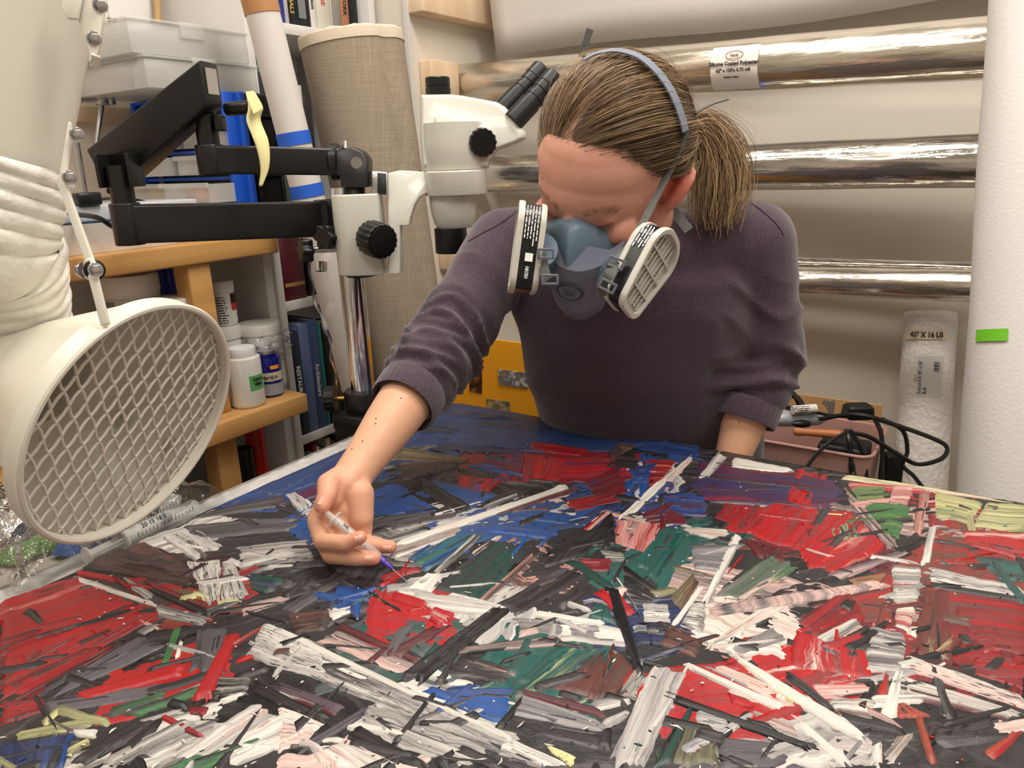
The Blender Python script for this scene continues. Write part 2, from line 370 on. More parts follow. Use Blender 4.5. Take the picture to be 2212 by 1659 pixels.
text('40" X 16 LB', .0165, q + fc * .0545 - ax * .006 - rt * .004, rt, ax, INK, br, align='CENTER', bold=.0005, wscale=.75)
text('Evolon-CR 40" x 50\'\nRoll', .0105, cc + fc * .0546 - rt * .012 - ax * .032, ax, -rt, INK, br, wscale=.8)
text('TALAS', .005, cc + fc * .0546 - rt * .022 - ax * .008, ax, -rt, INK, br)
mbk = MB()
for k in range(9):
    w = .0005 + .0005 * (k * 7 % 3); o_ = cc + fc * .0542 + rt * .010 + ax * (.016 + k * .0022)
    mbk.prism([o_, o_ + rt * .010, o_ + rt * .010 + ax * w, o_ + ax * w], fc * .0004)
mbk.build('barcode', INK, br)
wt = P(2262, -40, 1.12); wb = P(2190, 1085, 1.12); wb = wb + (wb - wt) * .45
R2 = (P(2262, -40, 1.12) - P(2196, -40, 1.12)).length * 1.42
wr, *_f = stand_roll('white_fabric_roll', 'thick white fabric roll with a strip of green tape, at the right edge', 'roll', wt, wb, .075, mat('white_felt', (214, 210, 207), .85, bump=(200, .0006), var=(3, .97)))
ax2 = (wt - wb).normalized(); fc2 = facing((wt + wb) / 2, ax2, 0); rt2 = fc2.cross(ax2); rt2 = rt2 if rt2.dot(RGT) > 0 else -rt2
q2 = wt + (wb - wt) * ((733 + 40) / (1085 + 40) / 1.45)
on_roll(wr, q2, ax2, fc2, rt2, .075, .048, .018, TAPEG, 'tape_strip', -.58)
# ------------------------------------------------------------------ maple rack along the left wall
XF = -1.27
rack = empty('maple_rack', (XF - .2, .7, 0), 'oiled maple work rack of thick boards and posts, left of the table', 'rack')
MB().box2((XF - .36, -.35, 1.098), (XF, 1.026, 1.137)).build('top_board', MAPLE, rack, bevel=.004)
MB().box2((XF - .12, -.35, .754), (XF + .033, 1.026, .796)).build('lower_board', MAPLE, rack, bevel=.004)
yp = OX(440, 640, XF - .012).y
for k, y in enumerate((yp, yp - .64, -.32)):
    MB().box2((XF - .062, y - .024, .796), (XF - .012, y + .024, 1.098)).build('post', MAPLE, rack, bevel=.003)
    o = MB().box2((XF - .062, y - .024, .02), (XF - .012, y + .024, .754)).build('leg', MAPLE, rack, bevel=.003)
JN = mat('dovetail_dark', (176, 124, 64), .45)
for dy in (-.012, .008):
    MB().box2((XF - .0125, yp + dy, .797), (XF - .0113, yp + dy + .006, .825)).build('joint_key', JN, rack)
for y in (.2, .62):
    MB().box2((XF - .36, y, .9), (XF - .31, y + .04, 1.098)).build('back_post', MAPLE, rack)
# ------------------------------------------------------------------ white shelving behind it
cub = empty('cubby_shelf', (-1.55, .5, 0), 'white laminate cubby unit with jars, under the maple rack', 'shelf')
MB().box2((-1.655, 1.066, .0), (-1.380, 1.088, 1.085)).build('side_panel', WHITE, cub, bevel=.001)
MB().box2((-1.645, -.35, .778), (-1.400, 1.066, .796)).build('shelf_board', WHITE, cub, bevel=.001)
MB().box2((-1.655, -.35, .33), (-1.372, 1.066, .35)).build('shelf_board', WHITE, cub, bevel=.001)
MB().box2((-1.657, -.35, 0), (-1.645, 1.066, 1.085)).build('back_panel', WHITE, cub)
MB().box2((-1.645, .44, 0), (-1.41, .456, .778)).build('divider', WHITE, cub, bevel=.001)
bc = empty('bookcase', (-1.55, 1.28, 0), 'tall white bookcase in the corner, packed with art books', 'bookcase')
MB().box2((-1.655, 1.090, 0), (-1.372, 1.108, 2.2)).build('side_panel', WHITE, bc, bevel=.001)
MB().box2((-1.655, 1.462, 0), (-1.372, 1.482, 2.2)).build('side_panel', WHITE, bc, bevel=.001)
MB().box2((-1.657, 1.108, 0), (-1.648, 1.462, 2.2)).build('back_panel', WHITE, bc)
SH = {'top': 1.567, 'mid': 1.175, 'low': .972, 'base': .643, 'floor': .30}
for z in SH.values(): MB().box2((-1.648, 1.108, z - .022), (-1.372, 1.462, z)).build('shelf_board', WHITE, bc, bevel=.001)
MB().box2((-1.655, 1.09, 2.2), (-1.372, 1.482, 2.22)).build('top_board', WHITE, bc, bevel=.001)
PAGES = mat('page_edges', (214, 204, 184), .8, stretch=(1, 200, 1), var=(3, .85))
CM = {}
def cmat(c, rough=.45):
    k = (c, rough)
    if k not in CM: CM[k] = mat('cover_cloth', c, rough, var=(20, .9))
    return CM[k]
def book(y0, y1, z0, h, d, c, label, title=None, tc=None, ts=.012, lean=0.0, front=-1.40, name='book', low=None, group=None, z_text=.5, rough=.45):
    """a book standing on a shelf, spine towards the room (+x)"""
    w = y1 - y0; e = empty(name, (front - d / 2, (y0 + y1) / 2, z0), label, 'book', group); R = Matrix.Rotation(lean, 3, 'X'); o = V(front, (y0 + y1) / 2, z0)
    def T(x, y, z): return o + R @ Vector((x, y, z))
    cov = cmat(c, rough); t = .0025
    m = MB()
    for (a, b) in (((-d, -w / 2, 0), (0, -w / 2 + t, h)), ((-d, w / 2 - t, 0), (0, w / 2, h)), ((-t, -w / 2, 0), (0.0015, w / 2, h))):
        c3 = [(a[i] + b[i]) / 2 for i in range(3)]; m.box(T(*c3), [abs(a[i] - b[i]) for i in range(3)], R)
    m.build('cover', cov, e, bevel=.0008, seg=1)
    MB().box(T(-d / 2 - .002, 0, h / 2), (d - .006, w - 2 * t, h - .006), R).build('pages', PAGES, e)
    if title:
        text(title, min(ts, w * .8), T(.0022, -min(ts, w * .8) * .35, h * z_text), R @ Vector((0, 0, -1)), R @ Vector((0, 1, 0)), tc or WINK, e, align='CENTER', bold=.0003)
    if low:
        MB().box(T(.0018, 0, h * low[0]), (.001, w * .9, h * low[1]), R).build('spine_panel', cmat(low[2]), e)
    return e
GOLD = mat('gold_ink', (190, 160, 90), .4)
# top row
ys = [OX(p, 20, -1.40).y for p in (562, 573, 582, 590, 613, 622, 637, 642, 660, 668, 682, 713, 717, 735, 752, 771)]
rows = [((232, 228, 222), 'thin white book at the left end of the top shelf row', None, None), ((150, 40, 40), 'narrow dark red book in the top shelf row', None, None),
        ((40, 60, 130), 'dark blue book with pale print in the top shelf row', None, None), ((40, 56, 150), 'bright blue book with white lettering in the top shelf row', None, None),
        ((186, 186, 192), 'thin pale grey book beside the black gold-lettered book', None, None), ((20, 20, 20), 'black book with gold letters on the top shelf', 'MATERIALS', GOLD),
        ((18, 44, 48), 'slim dark teal book in the top shelf row', None, None), ((26, 26, 28), 'black book with a grey sticker on the top shelf', None, None),
        ((40, 30, 34), 'thin dark brown book in the top shelf row', None, None), ((232, 230, 226), 'white book with green and red print on the top shelf', 'edition', INK),
        ((222, 216, 204), 'thick cream book with small red letters on the top shelf', 'BRE', RINK), ((214, 206, 192), 'thin cream pamphlet beside the thick cream book', None, None),
        ((150, 146, 138), 'grey marbled book on the top shelf', None, None), ((190, 130, 96), 'tan book with dark lettering on the top shelf', 'YORK', INK), ((22, 26, 30), 'wide black book at the right end of the top shelf', None, None)]
for i, (c, lab, tt, tc) in enumerate(rows):
    if ys[i + 1] - ys[i] < .004: continue
    book(ys[i] + .0005, min(ys[i + 1], 1.46) - .0005, SH['top'], .24 + .02 * ((i * 5) % 4), .2, c, lab, tt, tc, ts=.016, z_text=.25, group='books on the top shelf', low=((.16, .18, (120, 124, 126)) if 'sticker' in lab else None))
# second row, behind the leaning rolls
book(1.15, 1.189, SH['mid'], .335, .24, (140, 172, 158), 'sage green glossy book behind the white roll', None, WINK, ts=.011, front=-1.385, rough=.25)
book(1.195, 1.212, SH['mid'], .30, .24, (40, 80, 160), 'narrow blue book right of the sage green book', None, WINK, ts=.008, front=-1.385)
book(1.218, 1.238, SH['mid'], .27, .22, (200, 196, 192), 'pale grey book half hidden by the linen roll', None, front=-1.39)
book(1.240, 1.262, SH['mid'], .25, .22, (24, 24, 26), 'black book right of the pale grey book, by the linen roll', None, WINK, ts=.012, front=-1.39)
book(1.111, 1.147, SH['mid'], .29, .22, (36, 40, 44), 'charcoal book left of the sage green book', None, front=-1.39)
# burgundy box file and dark books on the low shelf
book(1.113, 1.176, SH['low'], .165, .24, (92, 26, 38), 'burgundy leather box file with a gold bar', None, front=-1.378, low=(.22, .05, (170, 130, 70)))
book(1.19, 1.215, SH['low'], .16, .22, (22, 30, 54), 'navy book beside the burgundy box file', None, WINK, ts=.014, front=-1.385)
book(1.218, 1.236, SH['low'], .155, .22, (228, 224, 220), 'white book with grey lettering beside the navy book', 'HOLINESS', INK, ts=.013, front=-1.385)
# art books below
bx = [('navy art book with worn dust jacket, next to the white panel', (22, 34, 56), 'RESTAURATION', WINK, .024, .255), ('grey blue art book in a plastic jacket', (88, 104, 146), None, None, .03, .27),
      ('patterned blue book titled Architecture', (60, 84, 130), 'Architecture', WINK, .026, .275), ('teal spined thin book among the art books', (24, 136, 130), None, None, .009, .265),
      ('thick black art book with orange specks', (22, 18, 18), None, None, .04, .26), ('black book with white spaced capitals', (14, 14, 15), 'APPLEBY-BARR', WINK, .024, .24),
      ('cream thin book beside the chrome pole', (214, 200, 176), None, None, .018, .22), ('blue and white book behind the chrome pole', (54, 96, 170), None, None, .03, .22)]
y = 1.112
for lab, c, tt, tc, w, h in bx:
    book(y, y + w, SH['base'], h, .25, c, lab, tt, tc, ts=.016, front=-1.378, group='art books on the lower shelf', z_text=.45); y += w + .0015
y = 1.113
for k in range(14):
    w = .006 + .005 * ((k * 3) % 4)
    book(y, y + w, SH['floor'], .30 - .01 * (k % 3), .22, [(220, 216, 210), (60, 56, 54), (190, 180, 170), (120, 40, 40)][k % 4], 'thin magazine on the bottom shelf, number %d from the white panel' % (k + 1) if False else 'thin magazine upright on the bottom shelf of the bookcase', None, name='magazine', group='magazines on the bottom shelf'); y += w + .001
# ------------------------------------------------------------------ jars in the cubby
def jar(name, label, px, py_base, py_top, wpx, X, mbody, mlid, lidh=.2, lidr=1.02, neck=.9, zb=None, parts=None, group=None, sh=.08):
    zb = .7965 if zb is None else zb
    b = OX(px, py_base, X); t = (b - CAM).dot(FWD); r = wpx * t / F_PX / 2; top = OX(px, py_top, X); H = top.z - zb; o = V(X, b.y, zb)
    e = empty(name, o, label, 'jar' if 'jar' in label else 'container', group); hl = H * lidh; hb = H - hl
    MB().lathe(o, (0, 0, 1), [(r * .9, 0), (r * .98, .004), (r, .01), (r, hb - sh * H), (r * .97, hb - sh * H * .6), (r * neck, hb - .004), (r * neck, hb + .004)], 40).build('body', mbody, e)
    m = MB(); n = 64; rings = []
    for rr, h in ((r * lidr * .99, hb), (r * lidr, hb + .003), (r * lidr, H - .004), (r * lidr * .96, H), (r * lidr * .5, H + .0005)):
        rings.append([o + V(math.cos(2 * math.pi * k / n) * rr * (1 - .012 * (k % 2)), math.sin(2 * math.pi * k / n) * rr * (1 - .012 * (k % 2)), h) for k in range(n)])
    m.loft(rings).build('lid', mlid, e, ang=50)
    return e, o, r, H
WPL = mat('white_plastic', (232, 230, 226), .35)
NAVY = mat('navy_glass', (18, 24, 110), .1, coat=.4)
GLASSJ = mat('milky_glass_jar', (208, 208, 200), .12, coat=.6, var=(9, 1), c2=(226, 226, 220))
def jlabel(e, o, r, H, z0, z1, a0, a1, m, name='label', out=.0006):
    rings = []
    for i in range(13):
        a = a0 + (a1 - a0) * i / 12; d = V(math.cos(a), math.sin(a), 0); p = o + d * (r + out)
        rings.append([p + V(0, 0, H * z0), p + V(0, 0, H * z1), p - d * .0004 + V(0, 0, H * z1), p - d * .0004 + V(0, 0, H * z0)])
    return MB().loft(rings).build(name, m, e)
def jtext(e, o, r, s, size, z, ang, m, w=.8, bold=.0003, al='CENTER'):
    d = V(math.cos(ang), math.sin(ang), 0); t = V(-math.sin(ang), math.cos(ang), 0)
    return text(s, size, o + d * (r + .0016) + V(0, 0, z), t, (0, 0, 1), m, e, align=al, bold=bold, wscale=w)
TOCAM = math.atan2(-1, 1.35)   # bearing of the room side seen by the photographer
AJ = -.62
e, o, r, H = jar('glass_jar', 'glass jar of white paste with a green tape label', 538, 872, 745, 72, -1.285, GLASSJ, mat('white_lid', (228, 228, 232), .3), .12, .78, .76)
jlabel(e, o, r, H, .30, .55, AJ + .2, AJ + 1.2, mat('green_label_tape', (92, 168, 96), .6), 'tape_label')
jtext(e, o, r, 'Unicorn\n+filler', .010, H * .46, AJ + .7, INK)
e, o, r, H = jar('blue_jar', 'dark blue glass jar with silver lid and handwritten label', 588, 857, 752, 54, -1.30, NAVY, STEEL, .1, .8, .82)
jlabel(e, o, r, H, .05, .30, AJ - 1.2, AJ + 1.2, mat('label_silver', (150, 152, 160), .4)); jlabel(e, o, r, H, .36, .55, AJ - 1.2, AJ + 1.2, mat('label_beige', (200, 190, 170), .5))
jlabel(e, o, r, H, .62, .70, AJ + .1, AJ + .8, mat('label_orange', (240, 150, 40), .5)); jtext(e, o, r, 'filler h2 fr', .010, H * .42, AJ, INK)
e, o, r, H = jar('white_canister', 'tall white canister wrapped in clear plastic beside the white panel', 578, 850, 692, 88, -1.362, WPL, WPL, .16, 1.0, .96)
m = MB().grid(lambda u, v: o + V(math.cos(AJ - 1.6 + u * 3.4), math.sin(AJ - 1.6 + u * 3.4), 0) * (r * 1.10 + .006 * math.sin(u * 19 + v * 7) + .004 * math.sin(v * 23 + u * 5) + .03 * max(0, u - .7)) + V(0, 0, H * (.42 + .45 * v)), 50, 26)
m.build('wrap', WRAP, e)
e, o, r, H = jar('white_jar', 'short white screw-top jar behind the green labelled jar', 506, 850, 698, 62, -1.385, WPL, WPL, .18, 1.03, .95)
e2, o2, r2, H2 = jar('white_tub', 'white tub with printed label stacked on the short white jar', 497, 740, 603, 46, -1.385, WPL, WPL, .24, 1.03, .95, zb=o.z + H + .0015)
jlabel(e2, o2, r2, H2, .08, .72, AJ - .9, AJ + .6, mat('label_white', (222, 220, 216), .5)); jlabel(e2, o2, r2, H2, .5, .72, AJ + .62, AJ + 1.4, INK); jlabel(e2, o2, r2, H2, .34, .5, AJ + .62, AJ + 1.4, RINK)
_d = V(math.cos(AJ - .1), math.sin(AJ - .1), 0); _t = V(-_d.y, _d.x, 0)
fine_print(o2 + _d * (r2 + .0012) + V(0, 0, H2 * .64) - _t * r2 * .62, _t, (0, 0, 1), r2 * 1.0, .0034, 11, INK, e2, 1.6)
e, o, r, H = jar('white_bucket', 'large white bucket with grey label left of the post', 300, 735, 588, 120, -1.42, WPL, WPL, .12, 1.0, .97)
jlabel(e, o, r, H, .35, .85, AJ - .9, AJ + .9, mat('label_pale', (206, 204, 204), .5)); jlabel(e, o, r, H, .2, .84, AJ - .95, AJ - .45, mat('label_darkgrey', (130, 130, 132), .5))
_d = V(math.cos(AJ + .25), math.sin(AJ + .25), 0); _t = V(-_d.y, _d.x, 0)
fine_print(o + _d * (r + .002) + V(0, 0, H * .8) - _t * r * .5, _t, (0, 0, 1), r * 1.0, .0036, 12, INK, e, 1.6)
jtext(e, o, r, 'LUX', .026, H * .32, AJ - .1, WINK, bold=.001); jlabel(e, o, r, H, .31, .42, AJ + .2, AJ + .5, RINK, 'emblem_square', .0012)
d = V(math.cos(AJ + .35), math.sin(AJ + .35), 0); tt = V(-d.y, d.x, 0)
MB().box(o + d * (r + .0025) + V(0, 0, H * .365), (.002, .014, .0035), rotz(AJ + .35)).box(o + d * (r + .0025) + V(0, 0, H * .365), (.002, .0035, .014), rotz(AJ + .35)).build('emblem_cross', WINK, e)
e, o, r, H = jar('lidded_tub', 'white tub with a wide ribbed lid behind the hood rim', 378, 720, 640, 92, -1.345, WPL, WPL, .3, 1.02, .96)
e, o, r, H = jar('blue_capped_bottle', 'white bottle with a deep blue cap, under the top board', 388, 735, 572, 60, -1.48, WPL, mat('blue_cap', (26, 50, 160), .3), .28, .8, .7)
e, o, r, H = jar('red_capped_bottle', 'white squeeze bottle with a red cap below the lower board', 560, 1010, 912, 40, -1.40, WPL, mat('red_cap', (196, 30, 28), .35), .45, 1.0, .6, zb=.35 + .0)
e, o, r, H = jar('small_black_jar', 'small jar with a black lid below the lower board', 532, 1010, 965, 40, -1.40, WPL, BLACKP, .3, 1.0, .9, zb=.35)
pk = MB().grid(lambda u, v: V(-1.36 - .24 * u, .62 + .36 * v, .352 + (.20 + .05 * math.sin(u * 7 + v * 5)) * math.sin(math.pi * u) ** .4 * math.sin(math.pi * v) ** .4), 20, 24).build('white_bag', WPL)
tag(pk, 'crumpled white plastic bag on the bottom cubby, beside the rack leg', 'bag')
# ------------------------------------------------------------------ things on the maple rack
ZT = 1.1375
# blue and black drawer cabinet
dc = empty('drawer_cabinet', (-1.46, 1.02, ZT), 'blue and black parts cabinet with clear drawers on the rack', 'cabinet')
y0, y1, xs, xb, zt = .960, .995, -1.30, -1.62, 1.412
MB().box2((xb, y0 + .01, ZT), (xs, y1, ZT + .012)).build('base', BLUEP, dc, bevel=.003)
MB().box2((xs - .012, y0, ZT), (xs, y1, zt)).build('frame_side', BLUEP, dc, bevel=.003)
MB().box2((xb, y0, ZT), (xb + .012, y1, zt)).build('frame_side', BLUEP, dc, bevel=.003)
DRK = mat('drawer_dark', (20, 22, 30), .5)
for k in range(5):
    z = ZT + .012 + k * .0525
    MB().box2((xb + .012, y0 + .004, z + .0455), (xs - .012, y1, z + .0525)).build('drawer_rail', BLUEP, dc, bevel=.001)
    if k < 4:
        for j in range(2):
            a = xb + .016 + j * .155; pull = [.0, .05, .05, .02][k] if j == 0 else [.0, .06, .02, 0][k]
            yy = y0 - pull
            dm = MB(); dm.box2((a, yy, z + .004), (a + .148, yy + .003, z + .042)); dm.box2((a, yy, z + .004), (a + .002, 1.08 + yy - y0, z + .040)); dm.box2((a + .146, yy, z + .004), (a + .148, 1.08 + yy - y0, z + .040)); dm.box2((a, yy, z + .004), (a + .148, 1.08 + yy - y0, z + .006))
            d_ = dm.build('drawer', MILKY, dc)
            MB().box2((a - .004, yy - .007, z + .033), (a + .152, yy, z + .042)).build('drawer_lip', MILKY, d_)
            if k == 1: MB().box2((a + .05, yy + .02, z + .007), (a + .08, yy + .07, z + .03)).build('drawer_content', mat('brass_bits', (190, 150, 70), .5) if j == 0 else mat('copper_bits', (196, 120, 90), .5), d_)
# moulded black side shells
sd = MB().prism([V(xs - .3, .995, ZT), V(xs - .3, 1.086, ZT), V(xs - .3, 1.086, zt - .03), V(xs - .3, 1.066, zt), V(xs - .3, .995, zt)], (.3, 0, 0)).build('shell', BLACKP, dc, bevel=.006, seg=2)
for (za, zb) in ((1.16, 1.25), (1.28, 1.365)):
    MB().box2((xs - .002, 1.02, za), (xs + .0035, 1.072, zb)).build('side_recess', mat('black_matt', (12, 12, 13), .6), dc, bevel=.004)
    m = MB()
    for (ya, yb, z1, z2) in ((1.012, 1.08, zb, zb + .006), (1.012, 1.08, za - .006, za), (1.012, 1.02, za, zb), (1.072, 1.08, za, zb)): m.box2((xs - .002, ya, z1), (xs + .009, yb, z2))
    m.build('side_rim', BLACKP, dc, bevel=.002)
m = MB().box2((xs - .012, .988, ZT), (xs + .012, 1.004, zt)); m.build('corner_post', BLUEP, dc, bevel=.004)
# clear divided boxes on top of the cabinet
def clear_box(x0, x1, ya, yb, z0, z1, lab, nd=6):
    e = empty('divided_box', ((x0 + x1) / 2, (ya + yb) / 2, z0), lab, 'box'); t = .002; m = MB()
    m.box2((x0, ya, z0), (x1, yb, z0 + t)); m.box2((x0, ya, z0), (x0 + t, yb, z1)); m.box2((x1 - t, ya, z0), (x1, yb, z1)); m.box2((x0, ya, z0), (x1, ya + t, z1)); m.box2((x0, yb - t, z0), (x1, yb, z1))
    m.build('tray', MILKY, e, bevel=.0006, seg=1)
    MB().box2((x0 - .004, ya - .004, z1), (x1 + .004, yb + .004, z1 + .006)).build('lid', MILKY, e, bevel=.002)
    for k in range(1, nd):
        x = x0 + (x1 - x0) * k / nd; MB().box2((x - .0007, ya + t, z0 + t), (x + .0007, yb - t, z1 - .002)).build('partition', MILKY, e)
    for k in range(1, 4):
        y = ya + (yb - ya) * k / 4; MB().box2((x0 + t, y - .0007, z0 + t), (x1 - t, y + .0007, z1 - .002)).build('partition', MILKY, e)
    MB().box2((x1, (ya + yb) / 2 - .025, z1 - .02), (x1 + .005, (ya + yb) / 2 + .025, z1 + .008)).build('latch', MILKY, e, bevel=.001)
    return e
clear_box(-1.60, -1.33, .83, 1.07, zt + .001, zt + .05, 'clear divided plastic box, lower of the two on the parts cabinet')
clear_box(-1.61, -1.34, .815, 1.065, zt + .0585, zt + .112, 'clear divided plastic box, upper of the two on the parts cabinet')
# power supply and cables at the left on the rack
ps = empty('white_tray', (-1.38, .70, ZT), 'low white plastic tray with a blue liner on the rack', 'tray')
prof = [(-1.62, .0), (-1.37, .0), (-1.36, .055), (-1.63, .055)]
def oval(cx, cy, ax_, ay, z, n=40): return [V(cx + ax_ * abs(math.cos(a)) ** .5 * (1 if math.cos(a) > 0 else -1), cy + ay * abs(math.sin(a)) ** .5 * (1 if math.sin(a) > 0 else -1), z) for a in [2 * math.pi * k / n for k in range(n)]]
MB().loft([oval(-1.38, .70, .085, .15, ZT), oval(-1.38, .70, .1, .17, ZT + .05), oval(-1.38, .70, .095, .165, ZT + .05), oval(-1.38, .70, .08, .145, ZT + .012)]).build('shell', WPL, ps)
MB().loft([oval(-1.38, .70, .079, .144, ZT + .013), oval(-1.38, .70, .09, .16, ZT + .036)], True).build('liner', mat('cyan_liner', (60, 150, 190), .5), ps)
pw = empty('power_unit', (-1.39, .68, ZT + .05), 'flat silver power unit lying across the white tray', 'power supply')
MB().box2((-1.47, .48, ZT + .052), (-1.31, .88, ZT + .078)).build('casing', mat('silver_paint', (190, 192, 196), .35), pw, bevel=.003)
MB().box2((-1.325, .655, ZT + .0785), (-1.30, .695, ZT + .10)).build('switch', BLACKP, pw, bevel=.004)
def cable(label, pts, r=.0035, m=None, name='cable', cat='cable', group=None, n=6):
    p = catmull(pts, 10); return tag(MB().tube(p, r, n).build(name, m or BLACKP), label, cat, group)
cable('black cable looping over the silver power unit', [P(150, 462, 1.22), P(210, 470, 1.17), P(250, 492, 1.2), P(300, 490, 1.25), P(340, 470, 1.32)], .004)
cable('thin black lead behind the silver power unit', [P(150, 455, 1.28), P(210, 432, 1.34), P(270, 428, 1.38), P(330, 440, 1.42)], .003)
# clamp stand rods
cs = empty('clamp_stand', OX(165, 520, -1.58), 'steel lab stand with a cross clamp, against the left wall', 'stand')
MB().cyl(OX(228, 168, -1.58), OX(205, 330, -1.58), .005, n=12).build('rod', STEEL, cs)
MB().cyl(OX(160, 280, -1.58), OX(186, 436, -1.58), .006, n=12).build('rod', STEEL, cs)
MB().cyl(OX(140, 217, -1.576), OX(232, 215, -1.576), .004, n=12).build('cross_rod', STEEL, cs)
MB().box(OX(222, 213, -1.572), (.02, .026, .026)).build('clamp', STEEL, cs, bevel=.003); MB().box(OX(238, 217, -1.568), (.02, .012, .018)).build('clamp_screw', STEEL, cs, bevel=.002)
# papers and stick on the wall
NOTE = mat('wall_note', (222, 220, 216), .7)
a, b = OX(225, -30, XW + .003), OX(345, 128, XW + .003)
nt_ = MB().box2((XW + .001, a.y, b.z), (XW + .003, b.y, a.z)).build('wall_notice', NOTE); tag(nt_, 'white printed notice pinned to the left wall', 'notice')
for k, (px, py, n) in enumerate([(231, 40, 2), (229, 56, 2), (222, 112, 1)]):
    fine_print(OX(px, py, XW + .0036), (0, 1, 0), (0, 0, 1), .022 if n == 2 else .035, .0034, n, INK, nt_, 1.5, seed=k)
st = MB().cyl(OX(337, -60, -1.63), OX(352, 300, -1.63), .0075, n=12).build('wooden_dowel', mat('dowel_wood', (196, 160, 112), .6, stretch=(60, 60, 4), var=(4, .75))); tag(st, 'round wooden dowel leaning on the left wall', 'dowel')
# ------------------------------------------------------------------ leaning rolls in front of the bookcase
LINEN = weave(mat('raw_linen', (158, 144, 126), .85, var=(5, .92)), 800, 800, .0004, .8)
def lean_roll(name, label, top, bot, r0, r1, m, wob=.02, n=48, N=40, crease=None):
    e = empty(name, bot, label, 'roll'); d = top - bot; x, y, z = frame(d, CAM - bot); rings = []
    for i in range(N + 1):
        t = i / N; r = r1 + (r0 - r1) * t; ring = []
        for k in range(n):
            a = 2 * math.pi * k / n; rr = r * (1 + wob * .4 * math.sin(3 * a + 4 * t) + wob * .3 * math.sin(5 * a - 6 * t))
            if crease: 
                da = (a - crease[0] + math.pi) % (2 * math.pi) - math.pi; rr -= crease[1] * r * math.exp(-(da / .16) ** 2)
            ring.append(bot + d * t + x * math.cos(a) * rr + y * math.sin(a) * rr)
        rings.append(ring)
    MB().loft(rings, caps=False).build('rolled_sheet', m, e, ang=80, )
    return e, x, y, z, rings
lt, lbm = P(757, 84, 1.50), P(905, 900, 1.70)
le, lx, ly, lz, lr = lean_roll('linen_roll', 'wide roll of raw linen canvas leaning in the corner', lt, lt + (lbm - lt) * 1.7, .104, .072, LINEN, .03, crease=(.75, .09))
top = lr[-1]; fr = random.Random(4)
SELV = mat('linen_selvedge', (206, 192, 172), .9, bump=(300, .0008))
cen = sum(top, Vector()) / len(top)
rim = [[p + (p - cen) * .012 + lz * h for p in top] for h in (-.018, 0.0)]
rim2 = [[p + (p - cen) * .004 + lz * (.002 + .004 * fr.random()) for p in top], [cen + (p - cen) * .86 + lz * (.006 + .004 * fr.random()) for p in top], [cen + (p - cen) * .8 - lz * .02 for p in top], [cen + (p - cen) * .3 - lz * .02 for p in top]]
MB().loft(rim + rim2, caps=True).build('selvedge', SELV, le, ang=80)
# white paper roll wrapped in plastic, brown core at the top
rt_, rb_ = P(545, -60, 1.33), P(700, 560, 1.50)
rb_ = rt_ + (rb_ - rt_) * 1.95
we, wx, wy, wz, wrr = lean_roll('white_paper_roll', 'thin white paper roll in plastic, leaning left of the linen roll', rt_, rb_, .031, .031, PAPER, .015)
ptop = rt_ + (rb_ - rt_) * .085
MB().cyl(rt_ + wz * .06, ptop + (rt_ - ptop) * .2, .0325, n=40).build('brown_core', mat('kraft_core', (176, 128, 84), .6), we)
for py in (300, 412):
    s = min(range(1000), key=lambda i: abs((lambda q: IMG_H / 2 - F_PX * q.dot(UPV) / q.dot(FWD))((rt_ + (rb_ - rt_) * (i / 1000)) - CAM) - py)) / 1000; c_ = rt_ + (rb_ - rt_) * s
    MB().cyl(c_ - wz * .012, c_ + wz * .012, .0325, n=40, caps=False).build('tape_band', TAPEB, we)
pl0 = rt_ + (rb_ - rt_) * .40
MB().grid(lambda u, v: pl0 + (rb_ - pl0) * (v * .98) + (wx * math.cos(u * 6.3) + wy * math.sin(u * 6.3)) * (.036 + .004 * math.sin(u * 17 + v * 23) + .003 * math.sin(v * 61 + u * 9)), 40, 70).build('wrap', WRAP2, we)
# ------------------------------------------------------------------ table, underlay, side table
TGREY = mat('table_grey', (136, 132, 128), .55, var=(6, .92)); FOAM = mat('white_foam_sheet', (190, 188, 186), .8, bump=(260, .0015), var=(60, 1), c2=(168, 166, 164))
tb = empty('work_table', (-.1, .3, 0), 'large grey work table carrying the painting', 'table')
MB().box2((-.882, -.9, .79), (1.1, .984, .832)).build('tabletop', TGREY, tb, bevel=.003)
for x in (-.82, 1.02):
    for y in (-.82, .93): MB().box2((x - .03, y - .03, 0), (x + .03, y + .03, .79)).build('leg', TGREY, tb, bevel=.003)
rs = random.Random(2)
def foamfn(u, v):
    e_ = .004 * math.sin(v * 90) + .003 * math.sin(v * 231 + 1) if u < .08 else 0
    return V(-.862 + .09 * u + e_, -.3 + 1.285 * v, .8335 + (.006 if .06 < u else 0) + .0008 * math.sin(v * 310 + u * 40))
fm = MB().grid(foamfn, 12, 240).build('underlay_sheet', FOAM, solid=.002); tag(fm, 'ragged white foam strip between the painting and the table edge', 'underlay')
stb = empty('side_table', (-1.06, .05, 0), 'low side table holding the plastic bag of syringes', 'table')
MB().box2((-1.215, -.5, .775), (-.892, .50, .80)).build('tabletop', mat('side_top', (168, 160, 148), .6, var=(9, .9)), stb, bevel=.003)
for x in (-1.19, -.92):
    for y in (-.47, .46): MB().box2((x - .02, y - .02, 0), (x + .02, y + .02, .775)).build('leg', TGREY, stb)
